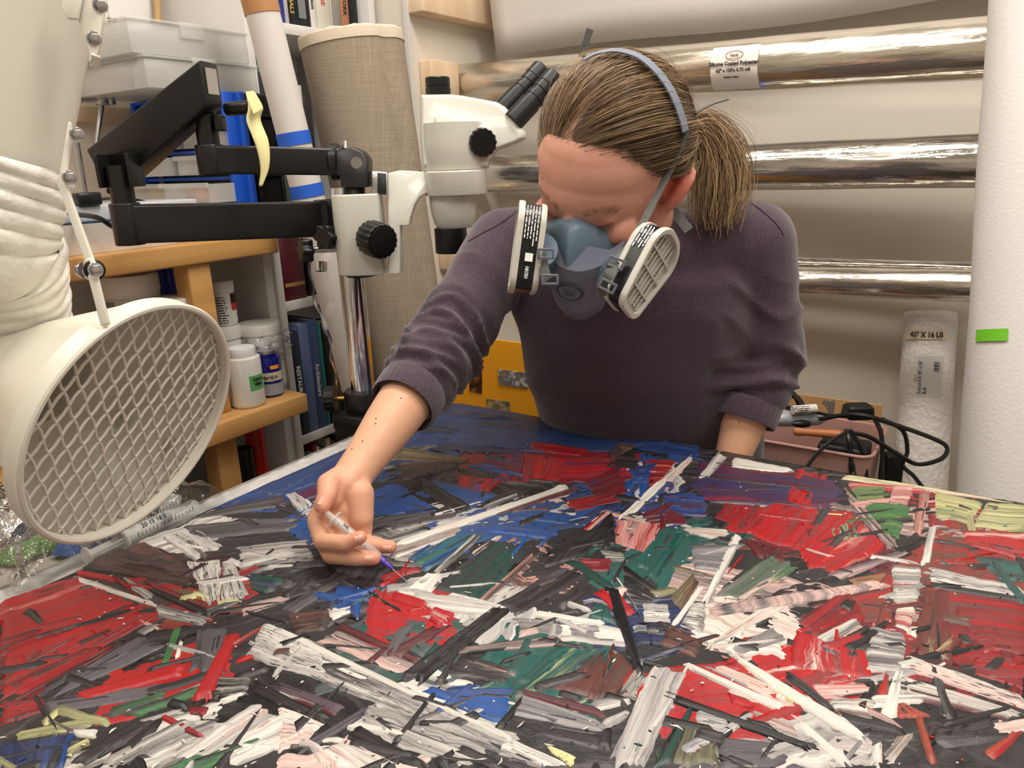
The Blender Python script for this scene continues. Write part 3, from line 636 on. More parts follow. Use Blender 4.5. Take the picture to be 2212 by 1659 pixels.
# plastic bag with syringes
def crumple(c, ax_, ay, h, seed, nu=70, nv=70, rough=.012):
    rn = random.Random(seed); W = [(rn.uniform(20, 120), rn.uniform(20, 120), rn.uniform(0, 6), rn.uniform(.2, 1)) for _ in range(14)]
    def fn(u, v):
        a, b = 2 * u - 1, 2 * v - 1; x = ax_ * a; y = ay * b
        env = max(0, 1 - a ** 4) * max(0, 1 - b ** 4)
        z = h * env * (.35 + .5 * math.exp(-(b * b) * 2)) 
        for kx, ky, ph, am in W: z += rough * am * abs(math.sin(kx * x + ky * y + ph)) * (.25 + .75 * env) * .35
        return c + V(x + .006 * math.sin(y * 70 + seed), y + .006 * math.sin(x * 80), z)
    return MB().grid(fn, nu, nv)
bg = crumple(V(-1.0, .30, .8045), .105, .20, .028, 3, rough=.03).build('plastic_bag', WRAP, ang=12); tag(bg, 'crumpled clear plastic bag by the fume hood', 'bag')
bg2 = crumple(V(-.872, .40, .846), .05, .13, .022, 9, 50, 60, rough=.016).build('plastic_sleeve', WRAP, ang=12); tag(bg2, 'clear plastic sleeve over the syringes at the painting edge', 'plastic sleeve')
CLEARB = film('syringe_barrel', (236, 240, 240), .06, .28, spec=.8)
def syringe(label, a, b, r, mb=None, big=True, hub=None, needle=0.0, draw=.35, marks=10, group=None, num='1mL'):
    """a = plunger end, b = nozzle end of the barrel"""
    d = (b - a); L = d.length; x, y, z = frame(d, CAM - a); e = empty('syringe', a, label, 'syringe', group)
    B0 = a + z * (L * draw)
    MB().lathe(B0, z, [(r * .86, 0), (r, 0), (r, L * (1 - draw) - r * .7), (r * .55, L * (1 - draw)), (r * .5, L * (1 - draw))], 28, caps=False).build('barrel', CLEARB, e)
    fl = [B0 + x * math.cos(t) * r * (1.35) + y * math.sin(t) * r * 2.0 for t in [2 * math.pi * k / 24 for k in range(24)]]
    MB().prism(fl, z * r * .3).build('flange', MILKY, e)
    rod = MB(); rod.box(a + z * (L * .33), (r * 1.2, r * .25, L * .62), Matrix((x, y, z)).transposed()); rod.box(a + z * (L * .33), (r * .25, r * 1.2, L * .62), Matrix((x, y, z)).transposed())
    rod.build('plunger', MILKY, e); MB().lathe(a, z, [(r * 1.1, 0), (r * 1.25, r * .1), (r * 1.25, r * .3), (r * 1.0, r * .4)], 24).build('thumb_rest', MILKY, e)
    MB().lathe(a + z * (L * .66), z, [(r * .8, 0), (r * .84, r * .3), (r * .84, r * 1.0), (r * .3, r * 1.5)], 20).build('piston', BLACKP if big else MILKY, e)
    m = MB(); s0 = B0 + z * (L * .1); Lm = L * (1 - draw) * .78
    for k in range(marks):
        p = s0 + z * (Lm * k / marks); w = .9 if k % 5 == 0 else .5
        ring = []
        for j in range(5):
            t = -w / 2 + w * j / 4 + .5; dv = x * math.cos(t) + y * math.sin(t); ring.append((p + dv * (r * 1.012), dv))
        for j in range(4): m.add([ring[j][0], ring[j + 1][0], ring[j + 1][0] + z * r * .09, ring[j][0] + z * r * .09], [(0, 1, 2, 3)])
    m.build('scale_marks', INK, e)
    text(num, r * .9, s0 + x * r * 1.03 - y * r * .2 + z * L * .05, z, -y, INK, e, bold=.0001)
    if hub:
        MB().lathe(a + z * L, z, [(r * .45, -r * .3), (r * .72, 0), (r * .72, r * 1.1), (r * .55, r * 1.25), (r * .5, r * 2.2), (r * .28, r * 3.2), (r * .2, r * 3.4)], 20).build('needle_hub', hub, e)
        MB().cyl(a + z * (L + r * 3.2), a + z * (L + r * 3.2 + needle), .00045, n=8).build('needle', STEEL, e)
    return e
q = [OZ(x, y, .856) for x, y in ((185, 1203), (425, 1088))]
syringe('large clear syringe with black scale lying along the painting edge', q[0], q[1], .0085, draw=.3, marks=16, num='20 15 10 5')
q = [OZ(x, y, .862) for x, y in ((190, 1178), (400, 1080))]
syringe('second large syringe lying farther from the painting in the plastic sleeve', q[0] + V(-.012, 0, 0), q[1] + V(-.012, 0, 0), .0085, draw=.28, marks=16, num='12 10 5')
g = crumple(V(-.985, .35, .803), .018, .028, .016, 5, 24, 24, .008).build('green_wrapper', mat('green_foil', (84, 130, 50), .5), ang=15); tag(g, 'small green wrapper inside the plastic bag', 'wrapper')
g = crumple(V(-.935, .40, .803), .022, .03, .022, 6, 20, 20, .008).build('blue_wrapper', mat('blue_foil', (50, 90, 160), .5), ang=15); tag(g, 'small blue wrapper beside the green one in the bag', 'wrapper')
# ------------------------------------------------------------------ fume extraction arm
fx = empty('fume_extractor', V(-.75, .28, 1.0), 'cream fume extraction arm with ribbed hose and meshed round hood', 'fume extractor')
HC, HN, HR = V(-.6301, .3288, 1.0499), V(.9097, .2217, -.351).normalized(), .1146
e1 = -(RGT * .611 + UPV * .791); e1 = (e1 - HN * e1.dot(HN)).normalized(); e2 = HN.cross(e1)
if e2.dot(RGT) < 0: e2 = -e2
CH = .105; CR = .052
prof = [(CR, -CH - .03), (CR, -CH), (CR + .004, -CH), (HR * .985, -.012), (HR, -.012), (HR, .004), (HR * .965, .004), (HR * .96, -.010), (HR * .955, -.012), (CR + .001, -CH + .002), (CR - .002, -CH), (CR - .002, -CH - .03)]
MB().lathe(HC, HN, prof, 96, x=e1, caps=False).build('hood', CREAM, fx, ang=40)
rim_o = MB().tube([HC + (e1 * math.cos(a) + e2 * math.sin(a)) * (HR - .0015) + HN * .003 for a in [2 * math.pi * k / 96 for k in range(96)]], .003, 8, closed=True).build('rim', CREAM, fx)
# expanded-metal grille
LD, SD = .0268, .0164; ang = math.radians(15.7)
Lv = e1 * math.cos(ang) + e2 * math.sin(ang); Sv = (e1 * math.sin(ang) - e2 * math.cos(ang))
gm = MB(); gr = HR * .955; gz = -.004
def clipseg(a, b):
    """part of a..b (2d in plane) inside the grille circle"""
    d = (b[0] - a[0], b[1] - a[1]); A = d[0] ** 2 + d[1] ** 2; B = 2 * (a[0] * d[0] + a[1] * d[1]); C = a[0] ** 2 + a[1] ** 2 - gr * gr; D = B * B - 4 * A * C
    if D <= 0: return None
    s0, s1 = max(0, (-B - math.sqrt(D)) / (2 * A)), min(1, (-B + math.sqrt(D)) / (2 * A))
    return (s0, s1) if s1 - s0 > .05 else None
for i in range(-12, 13):
    for j in range(-18, 19):
        for off in (0, .5):
            c0 = ((i + off) * LD, (j + off) * SD)
            for sx in (-1, 1):
                for sy in (-1, 1):
                    a = (c0[0] + sx * LD / 2 * .93 * 0 + sx * LD / 2, c0[1]); b = (c0[0], c0[1] + sy * SD / 2)
                    if sx < 0 and False: continue
                    k = clipseg(a, b)
                    if not k: continue
                    if off == .5: continue
                    pa = [a[0] + (b[0] - a[0]) * k[0], a[1] + (b[1] - a[1]) * k[0]]; pb = [a[0] + (b[0] - a[0]) * k[1], a[1] + (b[1] - a[1]) * k[1]]
                    W = lambda q: HC + Lv * q[0] + Sv * q[1] + HN * gz
                    A3, B3 = W(pa), W(pb); gm.tube([A3, A3 * .6 + B3 * .4 + Sv * sy * .0011, B3], .00135, 6, caps=False)
gm.build('grille', CREAM, fx, ang=60)
def bolt(parent, p, n, r=.0065, name='bolt', mats=STEEL):
    x, y, z = frame(n); b = MB().lathe(p, z, [(r * 1.35, 0), (r * 1.35, r * .2), (r * 1.3, r * .25)], 24).build('washer', mats, parent)
    o = MB().loft([[p + z * h + (x * math.cos(a) + y * math.sin(a)) * r for a in [math.pi / 3 * k for k in range(6)]] for h in (r * .2, r * 1.05)]).build(name, mats, parent, bevel=r * .1)
    return o
for px, py in ((268, 905), (368, 958)):
    # on the inner cone wall
    v = ray(px, py); best = None
    for i in range(400):
        q = CAM + v * (.62 + i * .0006); h = (q - HC).dot(HN); rr = ((q - HC) - HN * h).length
        cr = CR + (HR * .955 - CR) * (h + CH) / CH
        if h < -.01 and rr >= cr: best = q; break
    if best is None: best = HC - HN * .06
    bolt(fx, best - v * .002, CAM - best, .0048)
# rigid pipe, ribbed hose
pa, pb = P(92, -160, .60), P(-2, 372, .62)
pz = pa + (pa - pb).normalized() * ((CEIL - pa.z) / (pa - pb).normalized().z)
MB().cyl(pz, pb, .0475, n=64).build('pipe', CREAM, fx)
hz = HC - HN * (CH + .028)
hp_ = catmull([pb + (pa - pb).normalized() * .012, pb + (pb - pa).normalized() * .055, P(-8, 560, .645), P(8, 690, .69), hz - HN * .045, hz + HN * .008], 40)
HOSE = mat('white_hose', (232, 228, 218), .45, coat=.2, bump=(90, .0025))
m = MB(); rings = []; px_ = None; acc = 0
for i, p in enumerate(hp_):
    d = hp_[min(i + 1, len(hp_) - 1)] - hp_[max(i - 1, 0)]; x, y, z = frame(d, px_); px_ = x
    if i: acc += (p - hp_[i - 1]).length
    ring = []
    for k in range(72):
        a = 2 * math.pi * k / 72; ph = acc / .0135 * 2 * math.pi + a
        rr = .0525 + .0042 * (abs(math.sin(ph / 2)) ** .6 - .5) + .0011 * math.sin(5 * a + acc * 160) * math.sin(acc * 90)
        ring.append(p + x * math.cos(a) * rr + y * math.sin(a) * rr)
    rings.append(ring)
m.loft(rings, caps=False); m.build('hose', HOSE, fx, ang=70)
# brackets with bolts
def plate(name, pts, t, th, mt, parent, bev=.001):
    p = [P(x, y, t if not isinstance(t, (list, tuple)) else t[i]) for i, (x, y) in enumerate(pts)]
    n = (p[1] - p[0]).cross(p[2] - p[0]).normalized(); n = n if n.dot(CAM - p[0]) > 0 else -n
    return MB().prism(p, n * th).build(name, mt, parent, bevel=bev)
plate('upper_bracket', [(186, -30), (240, -40), (216, 118), (196, 140), (196, 112), (186, 80), (172, 45)], .566, .003, CREAM, fx)
plate('bracket_flange', [(136, 20), (150, -40), (186, -30), (172, 45), (150, 44)], .562, .003, CREAM, fx)
plate('bracket_lip', [(193, 138), (196, 112), (216, 118), (214, 142)], [.574, .560, .566, .574], .003, CREAM, fx)
plate('strap', [(152, 264), (158, 268), (156, 300), (146, 395), (206, 560), (216, 590), (206, 606), (190, 604), (182, 588), (186, 560), (128, 400), (134, 372)], .585, .0035, CREAM, fx)
plate('link', [(190, 560), (203, 556), (213, 575), (216, 602), (240, 700), (222, 706), (196, 606), (188, 580)], .578, .0035, CREAM, fx)
for px, py, t in ((216, 12, .563), (203, 84, .563), (166, 291, .581), (150, 384, .581), (206, 583, .572)):
    bolt(fx, P(px, py, t), CAM - P(px, py, t) + RGT * .35, .0042)
bolt(fx, P(178, 584, .59), -RGT, .0045)
MB().lathe(P(203, 583, .5795), CAM - P(203, 583, .58) + RGT * .3, [(.008, 0), (.008, .002), (.006, .003)], 24).build('rubber_washer', BLACKP, fx)
# ------------------------------------------------------------------ stereo microscope on its jointed arm
HX = Vector((math.cos(PSI), math.sin(PSI), 0)); HY = Vector((-math.sin(PSI), math.cos(PSI), 0)); HZ = Vector((0, 0, 1))
HM = Matrix((HX, HY, HZ)).transposed()
ms = empty('microscope', V(-.897, .864, .832), 'cream stereo microscope on a black jointed boom arm with chrome pole', 'microscope')
def SP(pts, t): return [P(x, y, t) for x, y in pts]
def slab(name, pts, t0, t1, mt, bev=.002, seg=2, ang=35):
    """a profile seen at depth t0, running back to depth t1 along the level viewing direction"""
    a = SP(pts, t0); return MB().prism(a, HY * (t1 - t0)).build(name, mt, ms, bevel=bev, seg=seg, ang=ang)
T = 1.15
# pole
pbx = V(-.897, .864, .832)
MB().cyl(pbx + V(0, 0, .04), pbx + V(0, 0, .40), .0205, n=48).build('pole', CHROME, ms)
MB().lathe(pbx, HZ, [(.031, .028), (.033, .032), (.033, .06), (.031, .064), (.0215, .064)], 40).build('pole_collar', BLACK, ms)
MB().box(pbx + V(.0, .0, .014), (.075, .085, .028), rotz(.1)).build('base_block', BLACK, ms, bevel=.003)
MB().box(pbx + V(-.018, 0, -.03), (.05, .07, .06)).build('clamp_jaw', BLACK, ms, bevel=.003)
kc = pbx + V(0, 0, .05) - HX * .066
def knob(name, c, ax_, r, h, n=10, depth=.08, mt=BLACKP, bev=.0015):
    x, y, z = frame(ax_, HZ); rings = []
    for hh, k in ((0, .93), (.08, 1), (.9, 1), (1, .93)):
        rings.append([c + z * (h * hh) + (x * math.cos(a) + y * math.sin(a)) * r * k * (1 - depth * (.5 + .5 * math.cos(n * a))) for a in [2 * math.pi * i / (n * 8) for i in range(n * 8)]])
    return MB().loft(rings).build(name, mt, ms, ang=40)
knob('clamp_knob', kc, HX, .022, .018, 14, .05); MB().cyl(kc + HX * .018, kc + HX * .04, .004, n=12).build('clamp_screw', BRASS, ms)
# lower arm from the pole to the left elbow
def beam(name, a, b, h, w, mt=BLACK, bev=.004):
    d = (b - a); z = d.normalized(); x, y, _ = frame(z, HZ); L = d.length
    return MB().box((a + b) / 2, (h, w, L), Matrix((x, y, z)).transposed()).build(name, mt, ms, bevel=bev, seg=3)
LA, LB = P(276, 484, 1.08), P(716, 472, 1.20)
beam('lower_arm', LA, LB, .055, .036)
MB().cyl(LA - HZ * .030, LA + HZ * .030, .021, n=40).build('lower_elbow', BLACK, ms, bevel=.002)
MB().cyl(LB - HZ * .030, LB + HZ * .030, .026, n=40).build('arm_hub', BLACK, ms, bevel=.002)
MB().cyl(LB + (pbx - LB) * .0 + V(pbx.x - LB.x, pbx.y - LB.y, -.035), V(pbx.x, pbx.y, LB.z + .03), .030, n=40).build('pole_sleeve', BLACK, ms, bevel=.002)
beam('hub_link', LB, V(pbx.x, pbx.y, LB.z), .05, .034)
for i in range(2):
    c = (P(712, 512, 1.13), P(672, 540, 1.15))[i]
    knob('lock_knob', c, (CAM - c) * .6 - HX * (.5 + .8 * i), .0195, .017, 6, .30)
    MB().cyl(c, c - ((CAM - c) * .6 - HX * (.5 + .8 * i)).normalized() * .035 + HX * .01, .005, n=12).build('knob_stem', CHROME, ms)
MB().cyl(P(694, 566, 1.2), P(694, 586, 1.2), .009, n=24).build('pin_end', CHROME, ms)
# left post, parallel-link beam, upper post
p0 = P(284, 372, 1.085)
MB().cyl(V(LA.x, LA.y, LA.z + .02), V(LA.x, LA.y, LA.z + .082), .0165, n=32).build('elbow_post', BLACK, ms)
for s in (-1, 1):
    c = V(LA.x, LA.y, LA.z + .082) + HX * .022 * s
    MB().prism([c - HY * .02 - HZ * .03, c + HY * .02 - HZ * .03, c + HY * .02 + HZ * .016, c - HY * .02 + HZ * .016], HX * .005).build('fork_plate', BLACK, ms, bevel=.001)
BA, BB = P(232, 362, 1.10), P(458, 186, 1.03)
d = (BB - BA).normalized(); side = d.cross(HZ).normalized(); upb = side.cross(d)
Lb = (BB - BA).length
bo = MB().prism([BA + upb * .029 - side * .021, BB + HZ * .032 - side * .021, BB - HZ * .027 - side * .021, BA + d * .03 - upb * .036 - side * .021, BA - d * .004 - upb * .014 - side * .021], side * .042).build('link_beam', BLACK, ms, bevel=.003, seg=2)
endn = (d - HZ * d.z).normalized()
stk = BB + endn * .0012 + HZ * .006
MB().box(stk, (.026, .0012, .034), Matrix((side, endn, HZ)).transposed()).build('sticker', mat('brushed_sticker', (196, 192, 190), .3, metal=.8), ms)
UA = P(456, 345, 1.075)
MB().cyl(V(UA.x, UA.y, UA.z), V(UA.x, UA.y, BB.z - .015), .0155, n=32).build('upper_post', BLACK, ms)
for px, py in ((420, 262), (476, 266)):
    c = P(px, py, 1.055); MB().box(c, (.012, .02, .022), HM).build('fork_plate', BLACK, ms, bevel=.002)
MB().cyl(P(490, 236, 1.06), P(540, 231, 1.05), .0095, n=24).build('handle_pin', BLACKP, ms, bevel=.001)
bolt(ms, P(239, 412, 1.06), CAM - P(239, 412, 1.06), .004, mats=BLACK)
# upper arm to the right elbow
UB = P(735, 350, 1.14)
beam('upper_arm', UA, UB, .040, .036)
MB().cyl(UA - HZ * .021, UA + HZ * .021, .020, n=40).build('upper_elbow', BLACK, ms, bevel=.002)
MB().lathe(P(715, 350, 1.14), HX, [(.026, 0), (.028, .002), (.028, .012), (.026, .014)], 40).build('arm_collar', BLACK, ms)
slab('swivel_block', [(737, 322), (760, 318), (782, 327), (794, 346), (795, 405), (735, 405), (735, 380), (725, 378), (725, 326)], 1.112, 1.158, BLACK, .003)
MB().lathe(P(770, 352, 1.1105), CAM - P(770, 352, 1.11), [(.0085, 0), (.0085, .0012)], 32).build('pivot_cap', STEEL, ms)
MB().cyl(P(746, 322, 1.135), P(746, 306, 1.135), .005, n=16).build('knob_stem', STEEL, ms)
knob('tilt_knob', P(746, 312, 1.135), HZ, .0165, .0125, 28, .05, STEEL)
MB().cyl(P(765, 404, 1.135), P(765, 428, 1.135), .0165, n=32).build('swivel_post', BLACK, ms)
# focus block
fb = MB(); zt_, zb_ = P(760, 418, T).z, P(760, 592, T).z; c0 = P(760, 500, 1.135)
poly = [c0 + HX * x + HY * y for x, y in [(-.024, -.012), (-.020, -.020), (-.010, -.027), (.0, -.030), (.047, -.030), (.047, .03), (0, .03), (-.010, .027), (-.020, .02), (-.024, .012)]]
fb.prism([V(p.x, p.y, zb_) for p in poly], (0, 0, zt_ - zb_)).build('focus_block', SCOPE, ms, bevel=.002)
MB().lathe(V(c0.x, c0.y, zb_) + HX * .008, -HZ, [(.027, 0), (.0225, .004)], 40).build('block_gasket', BLACKP, ms)
ka = P(800, 513, 1.112); kd = (HX * .62 - HY * .75 - HZ * .12).normalized()
knob('focus_knob', ka, kd, .0268, .036, 18, .05); MB().lathe(ka + kd * .036, kd, [(.0215, 0), (.0212, .0012), (.019, .0016)], 40).build('knob_cap', BLACKP, ms)
# dovetail and bracket arm
slab('dovetail_rail', [(803, 369), (836, 372), (836, 420), (803, 420)], 1.118, 1.155, STEEL, .001)
slab('rail_slot', [(815, 373), (834, 375), (834, 420), (815, 420)], 1.116, 1.13, BLACKP, .001)
slab('bracket_arm', [(837, 374), (862, 368), (930, 372), (958, 380), (958, 413), (925, 416), (908, 424), (896, 442), (886, 470), (884, 488), (864, 488), (864, 592), (838, 592)], 1.125, 1.168, SCOPE, .0025)
vm = MB()
for k in range(5): vm.box(P(872 + k * 12, 371, 1.142), (.0022, .022, .002), HM)
vm.build('vent_slots', BLACKP, ms)
# holder ring, objective
cx = P(986, 395, 1.15)
MB().lathe(P(986, 420, T), HZ, [(.0475, 0), (.0485, .002), (.0485, .034), (.047, .036), (.044, .036)], 56).build('holder_ring', SCOPE, ms)
MB().lathe(P(986, 386, T), HZ, [(.043, 0), (.043, .012)], 56).build('ring_gap', BLACKP, ms)
MB().cyl(P(1034, 396, 1.145), P(1050, 396, 1.145), .0065, n=20).build('ring_screw', STEEL, ms)
MB().lathe(P(978, 422, T), -HZ, [(.0365, 0), (.0362, .014), (.0345, .028), (.031, .042), (.0265, .050), (.0272, .050), (.0272, .0535), (.026, .054)], 56).build('objective_bell', SCOPE, ms)
MB().lathe(P(973, 492, T), -HZ, [(.0252, 0), (.0252, .037), (.0245, .038)], 48).build('objective_barrel', BLACK, ms)
# head
base = P(984, 366, T); zt2 = P(947, 203, T).z; H_ = zt2 - base.z
MB().lathe(base, HZ, [(.050, 0), (.051, .002), (.049, H_ * .35), (.046, H_ * .6)], 56).build('head_drum', SCOPE, ms)
hc = MB(); rings = []
for dy, k in ((-.034, .86), (-.030, .93), (-.022, .98), (0, 1.0), (.022, .98), (.030, .93), (.034, .86)):
    prof_ = [(911, 206), (975, 205), (1000, 208), (1075, 222), (1092, 232), (1118, 256), (1138, 290), (1136, 300), (1122, 308), (1075, 325), (1060, 345), (1056, 364), (914, 364), (910, 300)]
    cxp = (1000, 285); rings.append([P(cxp[0] + (x - cxp[0]) * (k ** .7), cxp[1] + (y - cxp[1]) * (k ** .7), T) + HY * dy for x, y in prof_])
hc.loft(rings).build('head_housing', SCOPE, ms, bevel=.003, seg=3, ang=20)
slab('side_facet', [(935, 250), (965, 242), (1030, 285), (1015, 330), (990, 362), (960, 362)], 1.112, 1.13, SCOPE, .006, 3)
MB().lathe(P(947, 205, T), HZ, [(.0195, 0), (.0195, .010), (.0182, .0105), (.0182, .012), (.019, .0125), (.019, .024), (.0178, .0255)], 40).build('photo_port_cap', BLACK, ms)
MB().lathe(P(1038, 308, 1.122), CAM - P(1040, 308, 1.12), [(.024, -.012), (.024, .004), (.022, .006)], 40).build('zoom_boss', SCOPE, ms)
kz = (CAM - P(1040, 308, 1.12)).normalized(); kz = (kz + HX * .22).normalized()
knob('zoom_knob', P(1038, 308, 1.118), kz, .0212, .021, 14, .07)
for i, (a, b) in enumerate((((1092, 232), (1172, 148)), ((1118, 252), (1200, 164)))):
    A_, B_ = P(*a, T + .02 - .045 * i), P(*b, T + .03 - .045 * i); dd = (B_ - A_); L = dd.length
    ey = empty('x', A_) if False else None
    MB().lathe(A_, dd, [(.0165, -.012), (.0165, L * .34), (.0148, L * .35), (.0148, L * .42), (.0158, L * .43), (.0158, L * .52), (.0142, L * .53), (.0142, L * .60), (.0155, L * .61), (.0155, L * .74), (.0165, L * .75), (.0165, L * .97), (.0145, L * 1.0), (.010, L * .99)], 36).build('eyepiece', BLACK, ms)
# masking tape hanging on the handle
def tapefn(u, v):
    pts = catmull([P(541, 200, 1.052), P(552, 232, 1.045), P(548, 260, 1.047), P(566, 310, 1.05), P(572, 360, 1.055), P(563, 402, 1.06)], 8); i = u * (len(pts) - 1); k = min(int(i), len(pts) - 2); p = pts[k].lerp(pts[k + 1], i - k)
    w = .021 * (1 - .75 * max(0, u - .55) / .45) * (.6 + .4 * min(1, u * 5)); tw = .5 + .9 * math.sin(u * 4)
    return p + (HX * math.cos(tw * .5) + HY * math.sin(tw * .5)) * (v - .5) * w
tp = MB().grid(tapefn, 40, 4).build('tape_tail', TAPEY, solid=.0005); tag(tp, 'strip of yellow masking tape hanging from the boom handle', 'tape')
tp2 = MB().loft([[P(530, 198, 1.04), P(548, 196, 1.04), P(568, 232, 1.035), P(548, 246, 1.035)], [P(530, 198, 1.0412), P(548, 196, 1.0412), P(568, 232, 1.0362), P(548, 246, 1.0362)]]).build('tape_fold', TAPEY, tp)
# ------------------------------------------------------------------ pink bin with tools and cables
PINK = mat('rose_plastic', (182, 140, 130), .4, var=(6, .94))
Yb = 1.36; fl, fr_ = OY(1560, 915, Yb), OY(1886, 962, Yb); zr = .735
lc = empty('low_cabinet', ((-.28), 1.5, 0), 'low white cabinet behind the table, carrying the pink bin', 'cabinet')
MB().box2((fl.x - .05, 1.33, .0), (fr_.x + .06, 1.60, .50)).build('body', WHITE, lc, bevel=.002)
MB().box2((fl.x - .03, 1.322, .03), (fr_.x + .04, 1.33, .47)).build('door', WHITE, lc, bevel=.002)
bn = empty('pink_bin', ((fl.x + fr_.x) / 2, Yb + .1, .5015), 'dusty pink plastic bin crammed with tools, behind the table', 'bin')
def rrect(x0, x1, y0, y1, z, r=.025, n=6):
    o = []
    for cx_, cy_, a0 in ((x1 - r, y1 - r, 0), (x0 + r, y1 - r, 90), (x0 + r, y0 + r, 180), (x1 - r, y0 + r, 270)):
        for k in range(n + 1):
            a = math.radians(a0 + 90 * k / n); o.append(V(cx_ + r * math.cos(a), cy_ + r * math.sin(a), z))
    return o
x0, x1, y0_, y1_ = fl.x, fr_.x, Yb, Yb + .19
z0 = .5015
MB().loft([rrect(x0 + .015, x1 - .015, y0_ + .015, y1_ - .015, z0), rrect(x0, x1, y0_, y1_, zr), rrect(x0 + .003, x1 - .003, y0_ + .003, y1_ - .003, zr), rrect(x0 + .018, x1 - .018, y0_ + .018, y1_ - .018, z0 + .004)]).build('tub', PINK, bn, ang=50)
MB().tube(rrect(x0, x1, y0_, y1_, zr), .0032, 8, closed=True).build('rim', PINK, bn)
crd = MB().box2((OY(1700, 850, 1.60).x, 1.60, .5015), (OY(1905, 880, 1.60).x, 1.606, OY(1800, 862, 1.60).z)).build('cardboard_sheet', CARD); tag(crd, 'brown cardboard sheet standing behind the pink bin', 'cardboard')
SILV = mat('silver_plastic', (178, 182, 188), .3, metal=.4)
ht = empty('heat_tool', P(1715, 905, 1.44), 'silver and blue electric hand tool lying on the pink bin', 'tool')
a, b = P(1655, 905, 1.44), P(1780, 903, 1.46); x, y, z = frame(b - a, HZ); L = (b - a).length
MB().lathe(a, z, [(.010, 0), (.0145, .006), (.016, L * .3), (.0165, L * .6), (.014, L * .9), (.008, L), (.004, L + .01)], 32).build('casing', SILV, ht)
MB().lathe(a - z * .022, z, [(.012, 0), (.0135, .004), (.0135, .02), (.0125, .026)], 32).build('collar', mat('tool_blue', (40, 60, 120), .4), ht)
MB().lathe(P(1712, 916, 1.425), z, [(.002, 0), (.006, .006), (.008, .02), (.006, .034), (.002, .038)], 20).build('trigger', BLACKP, ht)
tg = MB().cyl(P(1712, 886, 1.425), P(1762, 882, 1.43), .0085, n=20).build('cable_tag', PAPER); tag(tg, 'white paper tag wrapped round a black cable', 'tag')
fine_print(P(1716, 880, 1.4155), HX, HZ, .036, .0026, 4, INK, tg, 1.5)
ad = MB().loft([rrect(-.022, .022, -.016, .016, 0, .006), rrect(-.026, .026, -.018, .018, .006, .006), rrect(-.024, .024, -.017, .017, .022, .006), rrect(-.02, .02, -.013, .013, .026, .006)])
c_ = P(1852, 902, 1.40); ad.v = [tuple(c_ + HM @ Vector(p)) for p in ad.v]; ad = ad.build('power_adapter', BLACKP); tag(ad, 'black plug-in power adapter on top of the pink bin', 'adapter')
hh = MB().lathe(P(1714, 932, 1.40), P(1806, 938, 1.36) - P(1714, 932, 1.40), [(.004, 0), (.0075, .003), (.008, .012), (.0065, .02), (.0075, .05), (.008, .08), (.006, .084)], 24).build('wooden_scraper', mat('handle_wood', (176, 110, 66), .5)); tag(hh, 'wooden scraper with a turned grip resting on the bin rim', 'scraper')
hb = MB().box2((P(1816, 935, 1.40).x - .03, 1.375, .70), (P(1816, 935, 1.40).x + .055, 1.44, .742)).build('dark_case', mat('dark_case', (30, 29, 30), .5), bevel=.006); tag(hb, 'dark plastic case packed into the right of the bin', 'case')
bsh = MB()
for k in range(26):
    rr = random.Random(k); p = P(1795 + rr.uniform(-6, 6), 893, 1.45); bsh.cyl(p, P(1790 + rr.uniform(-14, 14), 866 + rr.uniform(-3, 6), 1.45), .0012, n=5)
tag(bsh.build('bristle_brush', mat('grey_bristle', (96, 90, 84), .7)), 'small grey bristle brush standing in the pink bin', 'brush')
G = 'black cables hanging out of the pink bin'
cable('black mains lead looping far right over the film roll', [P(1770, 905, 1.41), P(1850, 895, 1.36), P(1925, 915, 1.35), P(2010, 945, 1.38), P(2045, 965, 1.38), P(2035, 990, 1.37), P(1985, 1003, 1.36), P(1945, 985, 1.35), P(1880, 945, 1.34), P(1840, 935, 1.34)], .0042, group=G)
cable('black lead dropping behind the painting edge to the right', [P(1905, 905, 1.36), P(1950, 930, 1.37), P(1960, 975, 1.37), P(1950, 1005, 1.36), P(1975, 1030, 1.36), P(2010, 1075, 1.36)], .004, group=G)
cable('black lead arching down the left front of the pink bin', [P(1840, 930, 1.345), P(1800, 950, 1.335), P(1765, 980, 1.335), P(1738, 1020, 1.335), P(1730, 1060, 1.34)], .0038, group=G)
cable('black lead arching down the right front of the pink bin', [P(1830, 930, 1.345), P(1855, 955, 1.335), P(1868, 990, 1.335), P(1872, 1040, 1.34), P(1872, 1080, 1.34)], .0038, group=G)
cable('twin black flex with a plug on the front of the pink bin', [P(1828, 928, 1.35), P(1834, 950, 1.335), P(1838, 985, 1.335), P(1840, 1010, 1.335)], .0042, group=G)
MBp = MB().lathe(P(1840, 1003, 1.335), P(1844, 1045, 1.335) - P(1840, 1003, 1.335), [(.0055, 0), (.0055, .012), (.0045, .013), (.0062, .016), (.0085, .03), (.0085, .04)], 16).build('plug', BLACKP); tag(MBp, 'black moulded plug hanging in front of the pink bin', 'plug')
cable('black coil of cable bunched at the left of the bin', [P(1660, 880, 1.47), P(1675, 848, 1.47), P(1700, 842, 1.46), P(1725, 862, 1.44), P(1735, 885, 1.43), P(1700, 880, 1.45), P(1680, 868, 1.46), P(1665, 890, 1.46)], .0045, group=G)
cable('second black coil under the silver tool', [P(1672, 892, 1.45), P(1690, 860, 1.46), P(1715, 858, 1.455), P(1730, 880, 1.45), P(1760, 890, 1.44), P(1800, 898, 1.42), P(1840, 900, 1.39)], .0035, group=G)
cable('black lead hanging between the bin and the film roll', [P(1890, 905, 1.37), P(1904, 940, 1.36), P(1906, 1000, 1.36), P(1904, 1070, 1.36)], .004, group=G)
